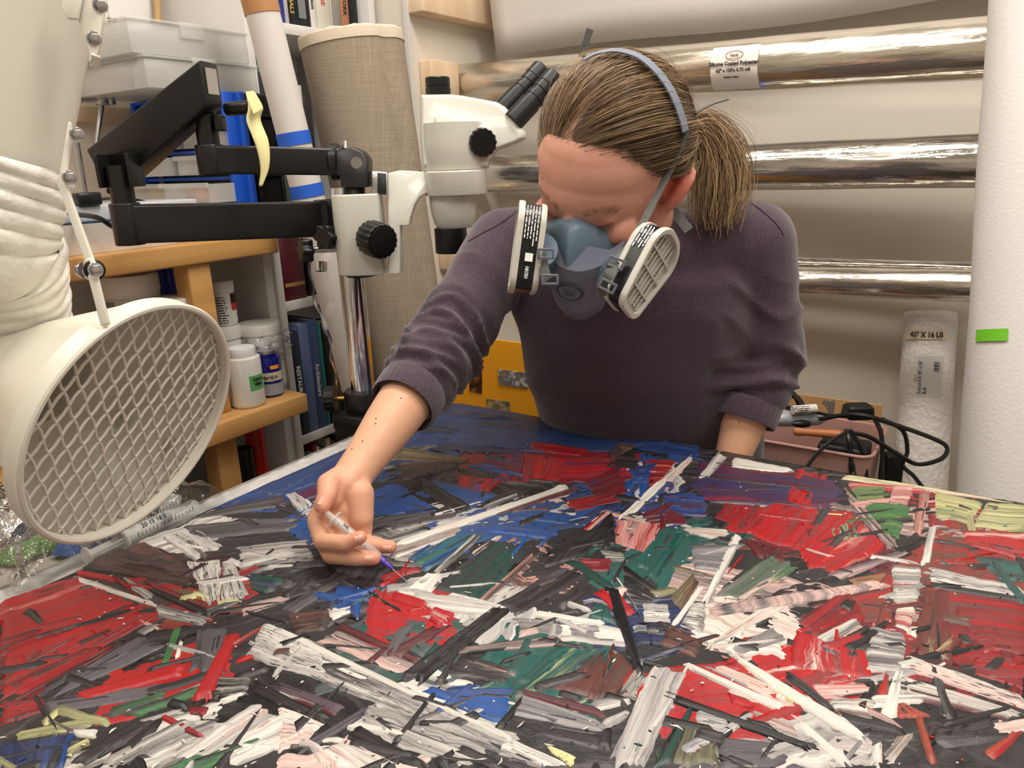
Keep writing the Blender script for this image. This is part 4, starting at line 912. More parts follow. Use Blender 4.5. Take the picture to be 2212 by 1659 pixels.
pk2 = MB().box(P(1925, 1010, 1.42), (.035, .03, .06), HM).build('switch_box', BLACKP, bevel=.004); tag(pk2, 'small black switch box hanging beside the pink bin', 'switch')
# ------------------------------------------------------------------ orange board with postcards
ORG = mat('orange_card', (240, 164, 24), .6, var=(4, .95))
Yo = 1.22
oa = OY(972, 880, Yo); ob_ = OY(1200, 760, Yo)
obd = empty('orange_board', ((oa.x + ob_.x) / 2, Yo, 0), 'bright orange card board with small postcards, behind the person', 'board')
MB().box2((oa.x, Yo, .0), (ob_.x + .1, Yo + .004, OY(1075, 735, Yo).z)).build('panel', ORG, obd)
def postcard(px0, py0, px1, py1, rot, seed, cols):
    a, b = OY(px0, py0, Yo - .001), OY(px1, py1, Yo - .001); c = (a + b) / 2; w, h = abs(b.x - a.x), abs(a.z - b.z)
    m = mat('postcard_print', cols[0], .4); nt = m.node_tree; tc = nt.nodes.new('ShaderNodeTexCoord'); mp = nt.nodes.new('ShaderNodeMapping'); nt.links.new(tc.outputs['Object'], mp.inputs[0]); mp.inputs['Location'].default_value = (seed, seed, 0)
    v = nt.nodes.new('ShaderNodeTexNoise'); v.inputs['Scale'].default_value = 60; v.inputs['Detail'].default_value = 4; nt.links.new(mp.outputs[0], v.inputs[0]); r = nt.nodes.new('ShaderNodeValToRGB')
    r.color_ramp.elements[0].position = .35; r.color_ramp.elements[0].color = (*lin(cols[0]), 1); r.color_ramp.elements[1].position = .65; r.color_ramp.elements[1].color = (*lin(cols[1]), 1)
    k = r.color_ramp.elements.new(.5); k.color = (*lin(cols[2]), 1); nt.links.new(v.outputs[0], r.inputs[0]); nt.links.new(r.outputs[0], nt.nodes['Principled BSDF'].inputs['Base Color'])
    MB().box(c, (w, .0015, h), Matrix.Rotation(rot, 3, 'Y')).build('postcard', m, obd)
postcard(1013, 793, 1042, 850, .06, 1, ((30, 18, 14), (150, 90, 50), (70, 36, 24)))
postcard(1076, 797, 1140, 840, -.02, 4, ((206, 200, 190), (150, 120, 110), (90, 96, 104)))
postcard(1051, 860, 1102, 900, -.04, 7, ((80, 90, 60), (190, 150, 120), (130, 120, 84)))
# ------------------------------------------------------------------ the painting
ZP = .8505
pt = empty('painting', (-.05, .36, .8325), 'large abstract palette-knife painting in black, white, red and blue, lying flat', 'painting')
CANV = weave(mat('primed_canvas', (46, 43, 44), .6, var=(40, .7)), 1500, 1500, .0003, .7)
EDGE = mat('canvas_edge', (222, 214, 196), .7, bump=(200, .0006))
MB().box2((-.805, -.42, .8325), (.92, .99, .8495)).build('stretcher', EDGE, pt, bevel=.002)
MB().box2((-.803, -.418, .8494), (.918, .988, .8502)).build('canvas', CANV, pt)
def paint_material():
    m = bpy.data.materials.new('oil_paint'); m.use_nodes = True; nt = m.node_tree; N = nt.nodes.new; L = nt.links.new; b = nt.nodes['Principled BSDF']
    def attr(n):
        a = N('ShaderNodeAttribute'); a.attribute_name = n; return a
    uv = attr('puv'); pr = attr('prm'); sp = N('ShaderNodeSeparateXYZ'); L(pr.outputs['Vector'], sp.inputs[0])
    def noise(sx, sy, det, off):
        mp = N('ShaderNodeMapping'); mp.inputs['Scale'].default_value = (sx, sy, 1); mp.inputs['Location'].default_value = (off, off * 1.7, off); L(uv.outputs['Vector'], mp.inputs[0])
        n = N('ShaderNodeTexNoise'); n.inputs['Scale'].default_value = 1; n.inputs['Detail'].default_value = det; n.inputs['Roughness'].default_value = .66; L(mp.outputs[0], n.inputs[0]); return n
    def rng(src, a, b_):
        r = N('ShaderNodeMapRange'); r.inputs[1].default_value = a; r.inputs[2].default_value = b_; r.clamp = True; L(src, r.inputs[0]); return r
    def math_(op, a, b_):
        k = N('ShaderNodeMath'); k.operation = op
        for i, s in enumerate((a, b_)):
            if isinstance(s, (int, float)): k.inputs[i].default_value = s
            else: L(s, k.inputs[i])
        return k.outputs[0]
    def mix(f, a, b_):
        k = N('ShaderNodeMix'); k.data_type = 'RGBA'; L(f, k.inputs[0]); L(a, k.inputs[6]); L(b_, k.inputs[7]); return k.outputs[2]
    n1 = noise(3, 85, 7, 0); n2 = noise(12, 1100, 4, 3.1); n3 = noise(6, 60, 7, 7.7); n4 = noise(70, 800, 4, 11.3); n5 = noise(600, 700, 2, 4.4); n6 = noise(5, 120, 7, 17.9)
    s = math_('ADD', math_('MULTIPLY', n1.outputs[0], .78), math_('MULTIPLY', n2.outputs[0], .22))
    s = math_('ADD', s, sp.outputs['X'])
    f = rng(s, .40, .60)
    c = mix(f.outputs[0], attr('c1').outputs['Color'], attr('c2').outputs['Color'])
    f3 = rng(math_('ADD', n3.outputs[0], math_('MULTIPLY', n2.outputs[0], .22)), .66, .78)
    c = mix(f3.outputs[0], c, attr('c3').outputs['Color'])
    sm_ = N('ShaderNodeRGB'); sm_.outputs[0].default_value = (*lin((72, 68, 70)), 1)
    f6 = math_('MULTIPLY', rng(math_('ADD', math_('MULTIPLY', n6.outputs[0], .75), math_('MULTIPLY', n2.outputs[0], .25)), .46, .62).outputs[0], sp.outputs['Z'])
    c = mix(f6, c, sm_.outputs[0])
    fd = rng(math_('ADD', n4.outputs[0], math_('ADD', math_('MULTIPLY', n2.outputs[0], .35), sp.outputs['Y'])), .86, .92)
    dark = N('ShaderNodeRGB'); dark.outputs[0].default_value = (*lin((40, 37, 39)), 1)
    c = mix(fd.outputs[0], c, dark.outputs[0]); L(c, b.inputs['Base Color'])
    b.inputs['Roughness'].default_value = .34; b.inputs['Specular IOR Level'].default_value = .4; b.inputs['Coat Weight'].default_value = .08; b.inputs['Coat Roughness'].default_value = .16
    hgt = math_('ADD', math_('MULTIPLY', n1.outputs[0], 1.2), math_('ADD', math_('MULTIPLY', n2.outputs[0], .5), math_('MULTIPLY', n5.outputs[0], .6)))
    hgt = math_('SUBTRACT', hgt, math_('MULTIPLY', fd.outputs[0], .5))
    u = N('ShaderNodeBump'); u.inputs['Distance'].default_value = .0008; u.inputs['Strength'].default_value = .75; L(hgt, u.inputs['Height']); L(u.outputs[0], b.inputs['Normal'])
    return m
OIL = paint_material()
K = dict(R=(166, 22, 28), r=(104, 20, 28), K=(20, 19, 21), C=(46, 44, 46), G=(96, 94, 97), W=(218, 214, 206), B=(32, 76, 144), N=(28, 48, 98), n=(46, 70, 116), E=(58, 108, 62), T=(18, 74, 66), t=(40, 92, 88), Y=(212, 208, 150), M=(84, 26, 36), P=(216, 182, 174), b=(98, 62, 54), O=(128, 128, 90), V=(84, 76, 88), L=(160, 156, 157), p=(190, 140, 130), v=(110, 60, 160), o=(140, 80, 60))
KL = {k: lin(v) for k, v in K.items()}
_rng = np.random.default_rng(7); STK = []
def paint_attrs(me, puv, prm, cc):
    at = me.attributes.new('puv', 'FLOAT_VECTOR', 'POINT'); at.data.foreach_set('vector', puv.ravel())
    at = me.attributes.new('prm', 'FLOAT_VECTOR', 'POINT'); at.data.foreach_set('vector', prm.ravel())
    for cn, c in zip(('c1', 'c2', 'c3'), cc):
        at = me.attributes.new(cn, 'FLOAT_COLOR', 'POINT'); at.data.foreach_set('color', c.ravel())
def stroke(q, cols, bias=0., dry=-.3, h=.0018, layer=0, rag=.06, name='paint_stroke', smear=None, pool=None):
    if cols[:2] == 'WW': cols = 'LW' + cols[2:]
    dry = dry + (.11 if cols[0] in 'WL' else .04)
    smear = (.55 if bias < .07 else .28) if smear is None else smear
    q = [np.array(v, float) for v in q]; L = (np.linalg.norm(q[1] - q[0]) + np.linalg.norm(q[2] - q[3])) / 2; Wd = (np.linalg.norm(q[3] - q[0]) + np.linalg.norm(q[2] - q[1])) / 2
    nu = int(np.clip(L / .005, 6 if pool is not None else 8, 56)); nv = int(np.clip(Wd / .0022, 4 if pool is not None else 6, 36))
    u, v = np.meshgrid(np.linspace(0, 1, nu + 1), np.linspace(0, 1, nv + 1), indexing='ij')
    def sm(n, k):
        a = _rng.normal(size=n + 8); ker = np.ones(k) / k; return np.convolve(a, ker, 'same')[4:4 + n]
    kk = max(3, nv // 4); e0 = 1 + rag * (sm(nv + 1, kk) * 1.2 + .12 * sm(nv + 1, 1) - .2); e1_ = rag * (sm(nv + 1, kk) + .08 * sm(nv + 1, 1)) * .6
    uu = e1_[None, :] + u * (e0 - e1_)[None, :]
    ed = .05 * rag / .06 * sm(nu + 1, 4)[:, None] * (1 - v) + .05 * rag / .06 * sm(nu + 1, 4)[:, None] * v
    vv = v + ed
    p = q[0] * ((1 - uu) * (1 - vv))[..., None] + q[1] * (uu * (1 - vv))[..., None] + q[2] * (uu * vv)[..., None] + q[3] * ((1 - uu) * vv)[..., None]
    gro = sm(nv + 1, 2)[None, :] * .00012 + sm(nu + 1, 5)[:, None] * .0003
    ridge = np.exp(-(v / .07) ** 2) * (.5 + .5 * np.abs(sm(nu + 1, 3))[:, None]) + np.exp(-((1 - v) / .07) ** 2) * (.5 + .5 * np.abs(sm(nu + 1, 3))[:, None]) + 1.3 * np.exp(-((1 - u) / .05) ** 2)
    z = .0006 + layer * .0006 + h * (.32 + .6 * ridge) + gro
    z = np.maximum(z, .0003 + layer * .0004)
    edge = (u < 1e-6) | (u > 1 - 1e-6) | (v < 1e-6) | (v > 1 - 1e-6)
    z = np.where(edge, -.0004, z)
    p[..., 2] = ZP + z
    p[..., 0] = np.clip(p[..., 0], -.806, .915); p[..., 1] = np.clip(p[..., 1], -.415, .991)
    idx = np.arange((nu + 1) * (nv + 1)).reshape(nu + 1, nv + 1)
    fs = np.stack([idx[:-1, :-1], idx[1:, :-1], idx[1:, 1:], idx[:-1, 1:]], -1).reshape(-1, 4)
    a3 = p.reshape(-1, 3)
    e1v, e2v = q[1] - q[0], q[3] - q[0]
    if np.cross(e1v, e2v)[2] < 0: fs = fs[:, ::-1]
    n = len(a3); sd = _rng.uniform(0, 50)
    puv = np.stack([u.ravel() * L + sd, v.ravel() * Wd + sd * .37, np.full(n, sd)], 1)
    prm = np.tile([bias, dry, smear], (n, 1)); cc = [np.tile([*KL[cols[min(i, len(cols) - 1)]], 1], (n, 1)) for i in range(3)]
    if pool is not None:
        pool.append((a3, fs, puv, prm, cc)); return None
    o = np_obj(name, a3, fs, OIL, pt); paint_attrs(o.data, puv, prm, cc)
    return o
CR = {'1': (0, 860, 2.765), '3': (700, 850, 2.765), '4': (1412, 950, 2.765), '5': (0, 1200, 3.16), '6': (600, 1250, 3.16), '7': (1200, 1250, 3.16)}
def q4(tag_, n):
    ox, oy, s = CR[tag_]; return [OZ(ox + n[i] / s, oy + n[i + 1] / s, ZP) for i in range(0, 8, 2)]
# picture crop, four corners (first edge = stroke direction), colours, bias, dryness, height
S = [
# blue band and far middle
('3', (780, 50, 2150, 290, 1750, 350, 470, 320), 'BNn', .05, -.3, .0008), ('3', (560, 110, 1500, 210, 1350, 300, 420, 330), 'nBN', -.02, -.3, .0008), ('3', (2000, 265, 2250, 320, 2250, 400, 1850, 330), 'BNK', 0, -.2, .001),
('1', (1480, 570, 2060, 315, 2010, 440, 1700, 590), 'NnB', 0, -.2, .001), ('1', (1700, 600, 2020, 470, 1990, 560, 1760, 640), 'Nrn', 0, -.2, .001),
('3', (440, 420, 800, 400, 810, 445, 460, 530), 'bCn', 0, -.3, .001), ('3', (450, 320, 860, 395, 830, 420, 440, 400), 'bOn', 0, -.3, .001),
('3', (1200, 360, 1170, 545, 1400, 530, 1450, 390), 'RrN', 0, -.3, .0012), ('3', (800, 480, 790, 570, 980, 600, 1070, 520), 'RrB', 0, -.3, .0012), ('3', (1220, 285, 1590, 335, 1560, 380, 1220, 345), 'rRN', 0, -.3, .001),
('3', (960, 375, 1230, 420, 1200, 500, 930, 450), 'rNR', 0, -.3, .001), ('3', (830, 440, 1000, 420, 1260, 500, 1040, 480), 'BnR', 0, -.3, .001),
('3', (620, 515, 1050, 610, 900, 700, 540, 600), 'BnC', 0, -.25, .001), ('3', (240, 600, 430, 535, 690, 690, 320, 760), 'BBn', .1, -.35, .001), ('3', (550, 480, 890, 690, 810, 725, 590, 600), 'KCT', 0, -.3, .002),
('3', (260, 740, 640, 720, 800, 700, 300, 830), 'KGC', 0, -.2, .0015), ('3', (380, 780, 800, 710, 820, 740, 400, 820), 'GKM', 0, -.1, .0015),
('3', (410, 900, 1430, 555, 1455, 580, 430, 935), 'WWP', .2, -.3, .004), ('3', (340, 885, 620, 780, 640, 830, 370, 905), 'WKG', .08, -.15, .003), ('3', (940, 680, 1150, 600, 1190, 620, 960, 710), 'WGK', .05, -.1, .003),
('3', (1000, 700, 1500, 560, 1520, 590, 1020, 740), 'MbG', 0, -.2, .002), ('3', (1150, 690, 1490, 725, 1440, 790, 1120, 750), 'BnK', 0, -.2, .001), ('3', (980, 775, 1390, 830, 1360, 880, 960, 830), 'BBN', 0, -.3, .0015), ('3', (500, 1000, 820, 820, 1000, 860, 600, 1070), 'BEN', 0, -.2, .001),
('3', (380, 930, 800, 800, 820, 850, 420, 990), 'WbK', -.02, -.1, .001),
('3', (640, 1180, 1000, 870, 1230, 930, 930, 1250), 'CTK', 0, -.3, .0015), ('3', (920, 1235, 1250, 950, 1290, 970, 970, 1250), 'pCK', 0, -.2, .0015), ('3', (870, 960, 1040, 850, 1070, 860, 900, 980), 'pWT', 0, -.2, .0015), ('3', (640, 1080, 900, 840, 960, 850, 680, 1100), 'WCG', 0, -.1, .002),
('3', (480, 1190, 640, 1060, 730, 1090, 640, 1200), 'WWG', .1, -.2, .003), ('3', (330, 1090, 540, 1040, 600, 1060, 350, 1120), 'RRC', .05, -.15, .001), ('3', (1020, 1270, 1400, 1040, 1580, 1090, 1150, 1340), 'CKV', 0, -.3, .0012),
('3', (1290, 1060, 1540, 820, 1750, 800, 1560, 970), 'KCK', 0, -.3, .0025), ('3', (1590, 860, 1740, 690, 1750, 900, 1650, 920), 'KKC', 0, -.4, .002),
('3', (2030, 780, 1850, 1010, 2020, 1200, 2230, 890), 'TtK', .03, -.35, .0012), ('3', (1740, 750, 1720, 900, 1950, 970, 2040, 780), 'RPr', 0, -.2, .0015), ('3', (1500, 990, 1750, 990, 1700, 1070, 1550, 1070), 'Rrr', .1, -.3, .002),
('3', (1430, 1010, 1700, 1185, 1740, 1160, 1520, 1000), 'KTK', 0, -.4, .003), ('3', (1720, 1080, 1870, 1300, 1910, 1380, 1770, 1130), 'WWP', .1, -.2, .003), ('3', (1780, 1020, 2020, 1200, 1960, 1270, 1780, 1200), 'KCW', 0, -.3, .0015),
('3', (1930, 390, 2120, 410, 2000, 550, 1930, 550), 'Rrp', 0, -.3, .001), ('3', (1430, 650, 1820, 560, 1790, 650, 1500, 710), 'rRK', 0, -.3, .0012), ('3', (1560, 530, 1770, 430, 1810, 600, 1610, 650), 'MrN', 0, -.2, .001), ('3', (1750, 300, 1890, 310, 1710, 410, 1690, 350), 'CbO', 0, -.2, .001),
('3', (1990, 530, 1740, 770, 1870, 710, 2050, 530), 'WWP', .12, -.3, .003), ('3', (1840, 440, 2000, 420, 1930, 540, 1830, 540), 'NBr', 0, -.2, .001), ('3', (2000, 600, 2250, 600, 2250, 720, 2100, 700), 'BNr', 0, -.2, .0015), ('3', (1880, 730, 2100, 640, 2190, 780, 1960, 800), 'MrN', 0, -.2, .001),
('3', (1530, 830, 1690, 700, 1720, 710, 1580, 830), 'WRr', 0, -.2, .0025), ('3', (1640, 940, 1780, 960, 1830, 1010, 1700, 1010), 'WKG', .05, -.1, .002),
# right side
('4', (240, 120, 1120, 255, 1080, 340, 220, 300), 'MNr', 0, -.3, .0008), ('4', (200, 270, 1130, 300, 1060, 420, 320, 380), 'NMR', 0, -.25, .0008), ('4', (830, 280, 780, 390, 940, 420, 960, 320), 'RRr', .05, -.3, .0012), ('4', (860, 180, 840, 240, 880, 250, 900, 170), 'RRr', .1, -.3, .001),
('4', (470, 110, 850, 185, 800, 205, 450, 175), 'WWP', .15, -.1, .002), ('4', (220, 98, 30, 250, 110, 260, 235, 120), 'WPR', .05, -.2, .002), ('4', (380, 70, 260, 230, 330, 245, 440, 110), 'LWr', 0, -.1, .0015), ('4', (40, 330, 320, 340, 340, 470, 110, 450), 'BNM', 0, -.2, .0015),
('4', (700, 380, 530, 560, 1000, 730, 1210, 440), 'RRr', .03, -.3, .0012), ('4', (1150, 410, 850, 730, 1060, 810, 1420, 650), 'RRp', .03, -.3, .0012), ('4', (420, 380, 360, 470, 560, 560, 700, 400), 'RrK', 0, -.3, .0015), ('4', (520, 580, 620, 700, 820, 750, 720, 640), 'rMr', 0, -.3, .001),
('4', (1040, 520, 1090, 630, 1240, 600, 1190, 480), 'tYE', 0, -.2, .002), ('4', (1170, 295, 1400, 285, 1390, 405, 1230, 405), 'EOE', .03, -.3, .002), ('4', (1250, 385, 1545, 405, 1470, 600, 1360, 560), 'EEO', .05, -.3, .002), ('4', (1415, 285, 1575, 285, 1520, 405, 1395, 405), 'RPR', 0, -.25, .003), ('4', (1130, 280, 1460, 640, 1390, 660, 1200, 440), 'PVK', 0, -.2, .002),
('4', (1580, 300, 1540, 560, 1600, 590, 1660, 310), 'pbR', 0, -.2, .0015), ('4', (1660, 310, 1980, 390, 1900, 510, 1680, 470), 'OYt', 0, -.2, .0018), ('4', (1980, 380, 2240, 400, 2240, 560, 1890, 520), 'YOt', 0, -.2, .0018), ('4', (1120, 205, 2240, 380, 2240, 400, 1120, 240), 'YPW', 0, 0, .0025), ('4', (1150, 250, 1650, 300, 1640, 330, 1160, 300), 'PRV', 0, -.1, .002),
('4', (1830, 555, 2240, 560, 2240, 730, 1880, 640), 'RRP', .06, -.3, .0015), ('4', (1640, 450, 1635, 530, 1690, 530, 1690, 450), 'Rrr', 0, -.3, .003), ('4', (1645, 520, 1585, 765, 1650, 745, 1692, 520), 'WWL', .15, -.3, .0035), ('4', (1690, 640, 1900, 620, 1900, 760, 1680, 740), 'bRr', 0, -.2, .001), ('4', (1880, 690, 2240, 740, 2240, 860, 2060, 840), 'tCR', 0, -.2, .0012),
('4', (1630, 760, 2240, 900, 2240, 960, 1640, 850), 'WLK', .03, .0, .002), ('4', (1640, 850, 2240, 955, 2240, 985, 1650, 890), 'KCK', 0, -.3, .0012), ('4', (1720, 915, 2240, 985, 2240, 1290, 1960, 1280), 'rRb', 0, -.25, .0012), ('4', (1620, 880, 1530, 1260, 1800, 1400, 1760, 900), 'brY', 0, -.2, .0012), ('4', (1880, 1280, 2240, 1290, 2240, 1520, 1900, 1400), 'RrM', 0, -.25, .0012),
('4', (1410, 765, 1610, 770, 1585, 985, 1430, 985), 'WGR', .0, -.05, .003), ('4', (1270, 1120, 1530, 1170, 1500, 1400, 1250, 1390), 'WGV', .04, -.1, .0025), ('4', (1440, 1380, 1340, 1670, 1460, 1670, 1500, 1370), 'WWK', .12, -.2, .003), ('4', (1430, 985, 1580, 985, 1530, 1160, 1440, 1120), 'WPR', .03, -.1, .002),
('4', (1495, 1280, 2240, 1560, 2240, 1630, 1505, 1390), 'WPV', .05, .02, .0035), ('4', (1520, 1265, 1900, 1400, 1880, 1440, 1510, 1310), 'KMK', 0, -.3, .002), ('4', (1470, 1410, 2240, 1650, 2100, 1680, 1460, 1550), 'WMP', 0, -.2, .002), ('4', (1450, 1560, 1700, 1670, 1450, 1680, 1440, 1600), 'oRb', 0, -.2, .0015),
('4', (1020, 810, 1500, 655, 1540, 680, 1140, 840), 'PVE', 0, -.2, .0015), ('4', (900, 1000, 1420, 890, 1430, 1090, 1280, 1100), 'RbR', 0, -.2, .0012), ('4', (340, 940, 700, 690, 880, 760, 560, 960), 'GEP', 0, -.25, .0015), ('4', (210, 640, 500, 640, 420, 800, 240, 780), 'LGC', 0, -.1, .0025), ('4', (530, 690, 420, 830, 520, 720, 540, 680), 'RRr', .1, -.3, .002),
('4', (1140, 840, 1400, 790, 1380, 860, 1180, 870), 'ROE', 0, -.2, .0015), ('4', (480, 560, 280, 990, 330, 980, 530, 590), 'WWL', .15, -.3, .003), ('4', (160, 530, 480, 540, 420, 620, 220, 570), 'WEP', 0, -.15, .002),
# left: black, white and red
('1', (1080, 740, 1760, 640, 1720, 580, 1270, 680), 'CGM', -.02, -.25, .0012), ('1', (1080, 770, 1760, 720, 1780, 790, 1180, 850), 'CGK', 0, -.2, .0015), ('1', (1390, 900, 1860, 850, 1890, 980, 1500, 1010), 'WGp', .02, -.1, .0018), ('1', (960, 830, 1160, 980, 1340, 900, 1170, 780), 'LWK', 0, -.05, .0018), ('1', (680, 960, 850, 850, 1120, 990, 900, 1050), 'bKC', -.05, -.3, .001),
('1', (640, 1000, 1190, 1150, 1260, 1120, 950, 1000), 'KMC', 0, -.3, .0012), ('1', (1470, 1050, 1710, 1080, 1600, 1180, 1500, 1150), 'TKv', -.05, -.3, .0012), ('1', (1430, 1250, 1700, 1180, 1760, 1200, 1440, 1320), 'PGr', 0, -.05, .002), ('1', (1670, 1270, 2110, 1000, 2090, 1070, 1760, 1300), 'CGK', 0, -.15, .0015), ('1', (1700, 1290, 1990, 1260, 1960, 1380, 1750, 1410), 'KbC', 0, -.3, .001),
('1', (1700, 575, 1790, 690, 1880, 640, 1760, 565), 'LWC', 0, 0, .0018), ('1', (1710, 790, 1880, 920, 1910, 860, 1840, 740), 'BBK', .05, -.25, .0012), ('1', (1500, 1000, 1900, 900, 2050, 960, 1700, 1060), 'KCG', 0, -.2, .0012),
('5', (0, 310, 520, 145, 980, 330, 0, 700), 'RRp', .04, -.35, .0008), ('5', (0, 690, 960, 330, 1090, 420, 0, 1000), 'RRr', .04, -.35, .001), ('5', (0, 900, 600, 640, 890, 590, 190, 1010), 'RrR', .04, -.35, .001), ('5', (0, 1000, 300, 980, 330, 1060, 0, 1180), 'RrM', 0, -.3, .0015), ('5', (250, 640, 480, 470, 400, 640, 300, 800), 'brR', -.03, -.2, .0008),
('5', (515, 140, 1090, 345, 1070, 362, 525, 190), 'PWP', .05, -.35, .0025), ('5', (520, 100, 780, 150, 790, 195, 530, 140), 'RRr', .1, -.3, .0025), ('5', (790, 150, 860, 200, 960, 310, 800, 180), 'RRr', .1, -.3, .002), ('5', (560, 80, 1400, 240, 1290, 60, 760, -40), 'CbK', -.02, -.3, .001), ('5', (830, 140, 1080, 290, 1010, 310, 900, 240), 'GWK', 0, 0, .0018),
('5', (265, 905, 900, 560, 880, 615, 255, 990), 'KCn', -.04, -.3, .002), ('5', (500, 860, 960, 540, 1130, 640, 320, 1000), 'GVC', 0, -.1, .0015), ('5', (460, 965, 1270, 730, 1285, 815, 560, 1005), 'RRR', .12, -.3, .003), ('5', (1560, 535, 1300, 990, 1440, 1005, 1645, 535), 'RRr', .1, -.3, .0035), ('5', (1280, 1030, 1440, 1040, 1400, 1105, 1290, 1095), 'Rrr', .05, -.3, .002),
('5', (1190, 485, 1085, 775, 1150, 745, 1250, 485), 'EEL', .1, -.3, .002), ('5', (1230, 590, 1190, 715, 1225, 715, 1255, 590), 'WWW', .2, -.4, .0025), ('5', (1350, 500, 1280, 830, 1450, 820, 1570, 500), 'CGK', 0, -.1, .0015), ('5', (1270, 50, 1400, 335, 1505, 335, 1515, 20), 'WWL', .03, .03, .002), ('5', (1515, 40, 1510, 375, 1725, 290, 1600, 50), 'WLK', .03, .02, .002),
('5', (1000, 180, 1430, 355, 1440, 385, 1010, 225), 'RrE', .05, -.3, .0025), ('5', (1010, 205, 1450, 400, 1430, 440, 1000, 250), 'KKC', 0, -.4, .003), ('5', (1310, 245, 1470, 300, 1400, 325, 1320, 285), 'YYO', .1, -.3, .0025), ('5', (1060, 325, 1455, 440, 1380, 485, 1070, 425), 'GWK', 0, 0, .002), ('5', (300, 1005, 1130, 870, 1120, 975, 320, 1090), 'VGM', -.02, -.1, .0015),
('5', (90, 1220, 630, 1105, 645, 1175, 110, 1275), 'YOV', .02, -.2, .002), ('5', (0, 1280, 0, 1480, 430, 1480, 530, 1205), 'NKB', 0, -.2, .0015), ('5', (430, 1440, 1060, 1055, 1110, 1125, 570, 1460), 'KCb', -.03, -.3, .0025), ('5', (640, 1440, 1260, 1120, 1400, 1140, 840, 1450), 'WCG', .0, -.05, .0025), ('5', (1180, 1390, 1720, 1005, 2190, 1170, 1630, 1430), 'WWP', .05, -.08, .002),
('5', (1140, 1470, 1480, 1290, 1590, 1380, 1400, 1470), 'ETK', -.03, -.25, .0015), ('5', (1720, 830, 2230, 1110, 2230, 1165, 1720, 930), 'KKC', 0, -.35, .0025), ('5', (1800, 465, 2230, 640, 2230, 880, 1670, 690), 'WWG', .02, .0, .002), ('5', (1490, 1000, 1680, 935, 1700, 965, 1520, 1025), 'WWK', .1, -.2, .002), ('5', (940, 440, 1100, 500, 1090, 520, 960, 470), 'WPR', .1, -.2, .002), ('5', (480, 1200, 680, 1190, 640, 1250, 520, 1240), 'WWP', .1, -.2, .002), ('5', (450, 1330, 610, 1250, 620, 1290, 460, 1370), 'YYO', .05, -.2, .002), ('5', (700, 1080, 1150, 920, 1170, 960, 760, 1120), 'CEV', 0, -.2, .0015), ('5', (1480, 830, 1720, 840, 1700, 960, 1450, 1000), 'KWG', -.04, -.1, .002),
# bottom middle
('6', (0, 345, 1560, 1090, 1480, 1190, 0, 600), 'LWC', -.01, .0, .0018), ('6', (0, 335, 1565, 1085, 1545, 1115, 0, 392), 'WWW', .2, -.2, .004), ('6', (440, 305, 1000, 560, 960, 600, 400, 352), 'MMb', .05, -.3, .0015), ('6', (410, 355, 935, 590, 850, 665, 270, 440), 'GPC', 0, -.2, .0015), ('6', (1495, 180, 845, 660, 965, 745, 1610, 215), 'KKC', 0, -.35, .0025),
('6', (775, 85, 1070, 175, 1045, 230, 765, 160), 'RRR', .12, -.25, .004), ('6', (1050, 190, 1225, 250, 1110, 335, 1030, 295), 'RRP', .1, -.2, .004), ('6', (630, 35, 720, 110, 700, 140, 640, 90), 'RRR', .1, -.2, .003), ('6', (890, 100, 1490, 182, 1445, 255, 1050, 220), 'WWL', .06, -.12, .003), ('6', (410, 40, 330, 215, 560, 285, 590, 60), 'BBN', .05, -.25, .0012), ('6', (325, 225, 525, 190, 505, 240, 370, 305), 'WWK', .08, -.15, .002), ('6', (520, 40, 700, 150, 860, 240, 760, 190), 'KTE', 0, -.3, .0035),
('6', (1610, 270, 2230, 330, 2230, 450, 1640, 355), 'LCW', 0, -.1, .002), ('6', (1750, 230, 2230, 305, 2230, 340, 1740, 262), 'WWP', .15, -.15, .0035), ('6', (1230, 480, 1930, 395, 1970, 455, 1240, 520), 'CPM', 0, -.1, .002), ('6', (1900, 460, 1610, 735, 1830, 770, 2240, 470), 'TtY', .0, -.25, .0015), ('6', (2230, 480, 1850, 770, 2230, 850, 2240, 600), 'bMT', -.04, -.25, .001),
('6', (1120, 755, 1605, 755, 1590, 1030, 1200, 885), 'BBC', .03, -.03, .0015), ('6', (1605, 770, 2230, 990, 2230, 1070, 1605, 940), 'LGW', 0, -.1, .002), ('6', (1605, 748, 2230, 900, 2230, 965, 1620, 795), 'rMr', .02, -.2, .002), ('6', (610, 875, 140, 1150, 200, 1200, 600, 945), 'KVC', 0, -.3, .003), ('6', (465, 1050, 900, 1310, 1090, 1310, 560, 1000), 'KKC', 0, -.3, .002),
('6', (590, 925, 1460, 1240, 1310, 1310, 555, 1000), 'GWC', 0, .0, .0018), ('6', (0, 880, 340, 1000, 150, 1150, 0, 1200), 'WPp', .02, -.05, .0018), ('6', (450, 1090, 910, 1310, 290, 1310, 240, 1205), 'PWr', .02, -.03, .0018), ('6', (1250, 500, 1660, 640, 1560, 725, 1120, 665), 'CKP', 0, -.1, .0015), ('6', (1810, 1120, 2060, 1230, 2000, 1295, 1860, 1195), 'YYG', .1, -.3, .0018), ('6', (1560, 1070, 2010, 1290, 1780, 1310, 1490, 1205), 'LWV', 0, -.1, .0015), ('6', (1650, 990, 2230, 1080, 2230, 1190, 1800, 1085), 'CKG', 0, -.25, .0012),
('6', (0, 700, 480, 880, 380, 950, 0, 800), 'VMW', 0, -.1, .002), ('6', (0, 790, 360, 940, 320, 990, 0, 860), 'KKC', 0, -.3, .0025), ('6', (800, 370, 1150, 480, 1000, 560, 700, 400), 'GTV', -.03, -.1, .0012),
# bottom right
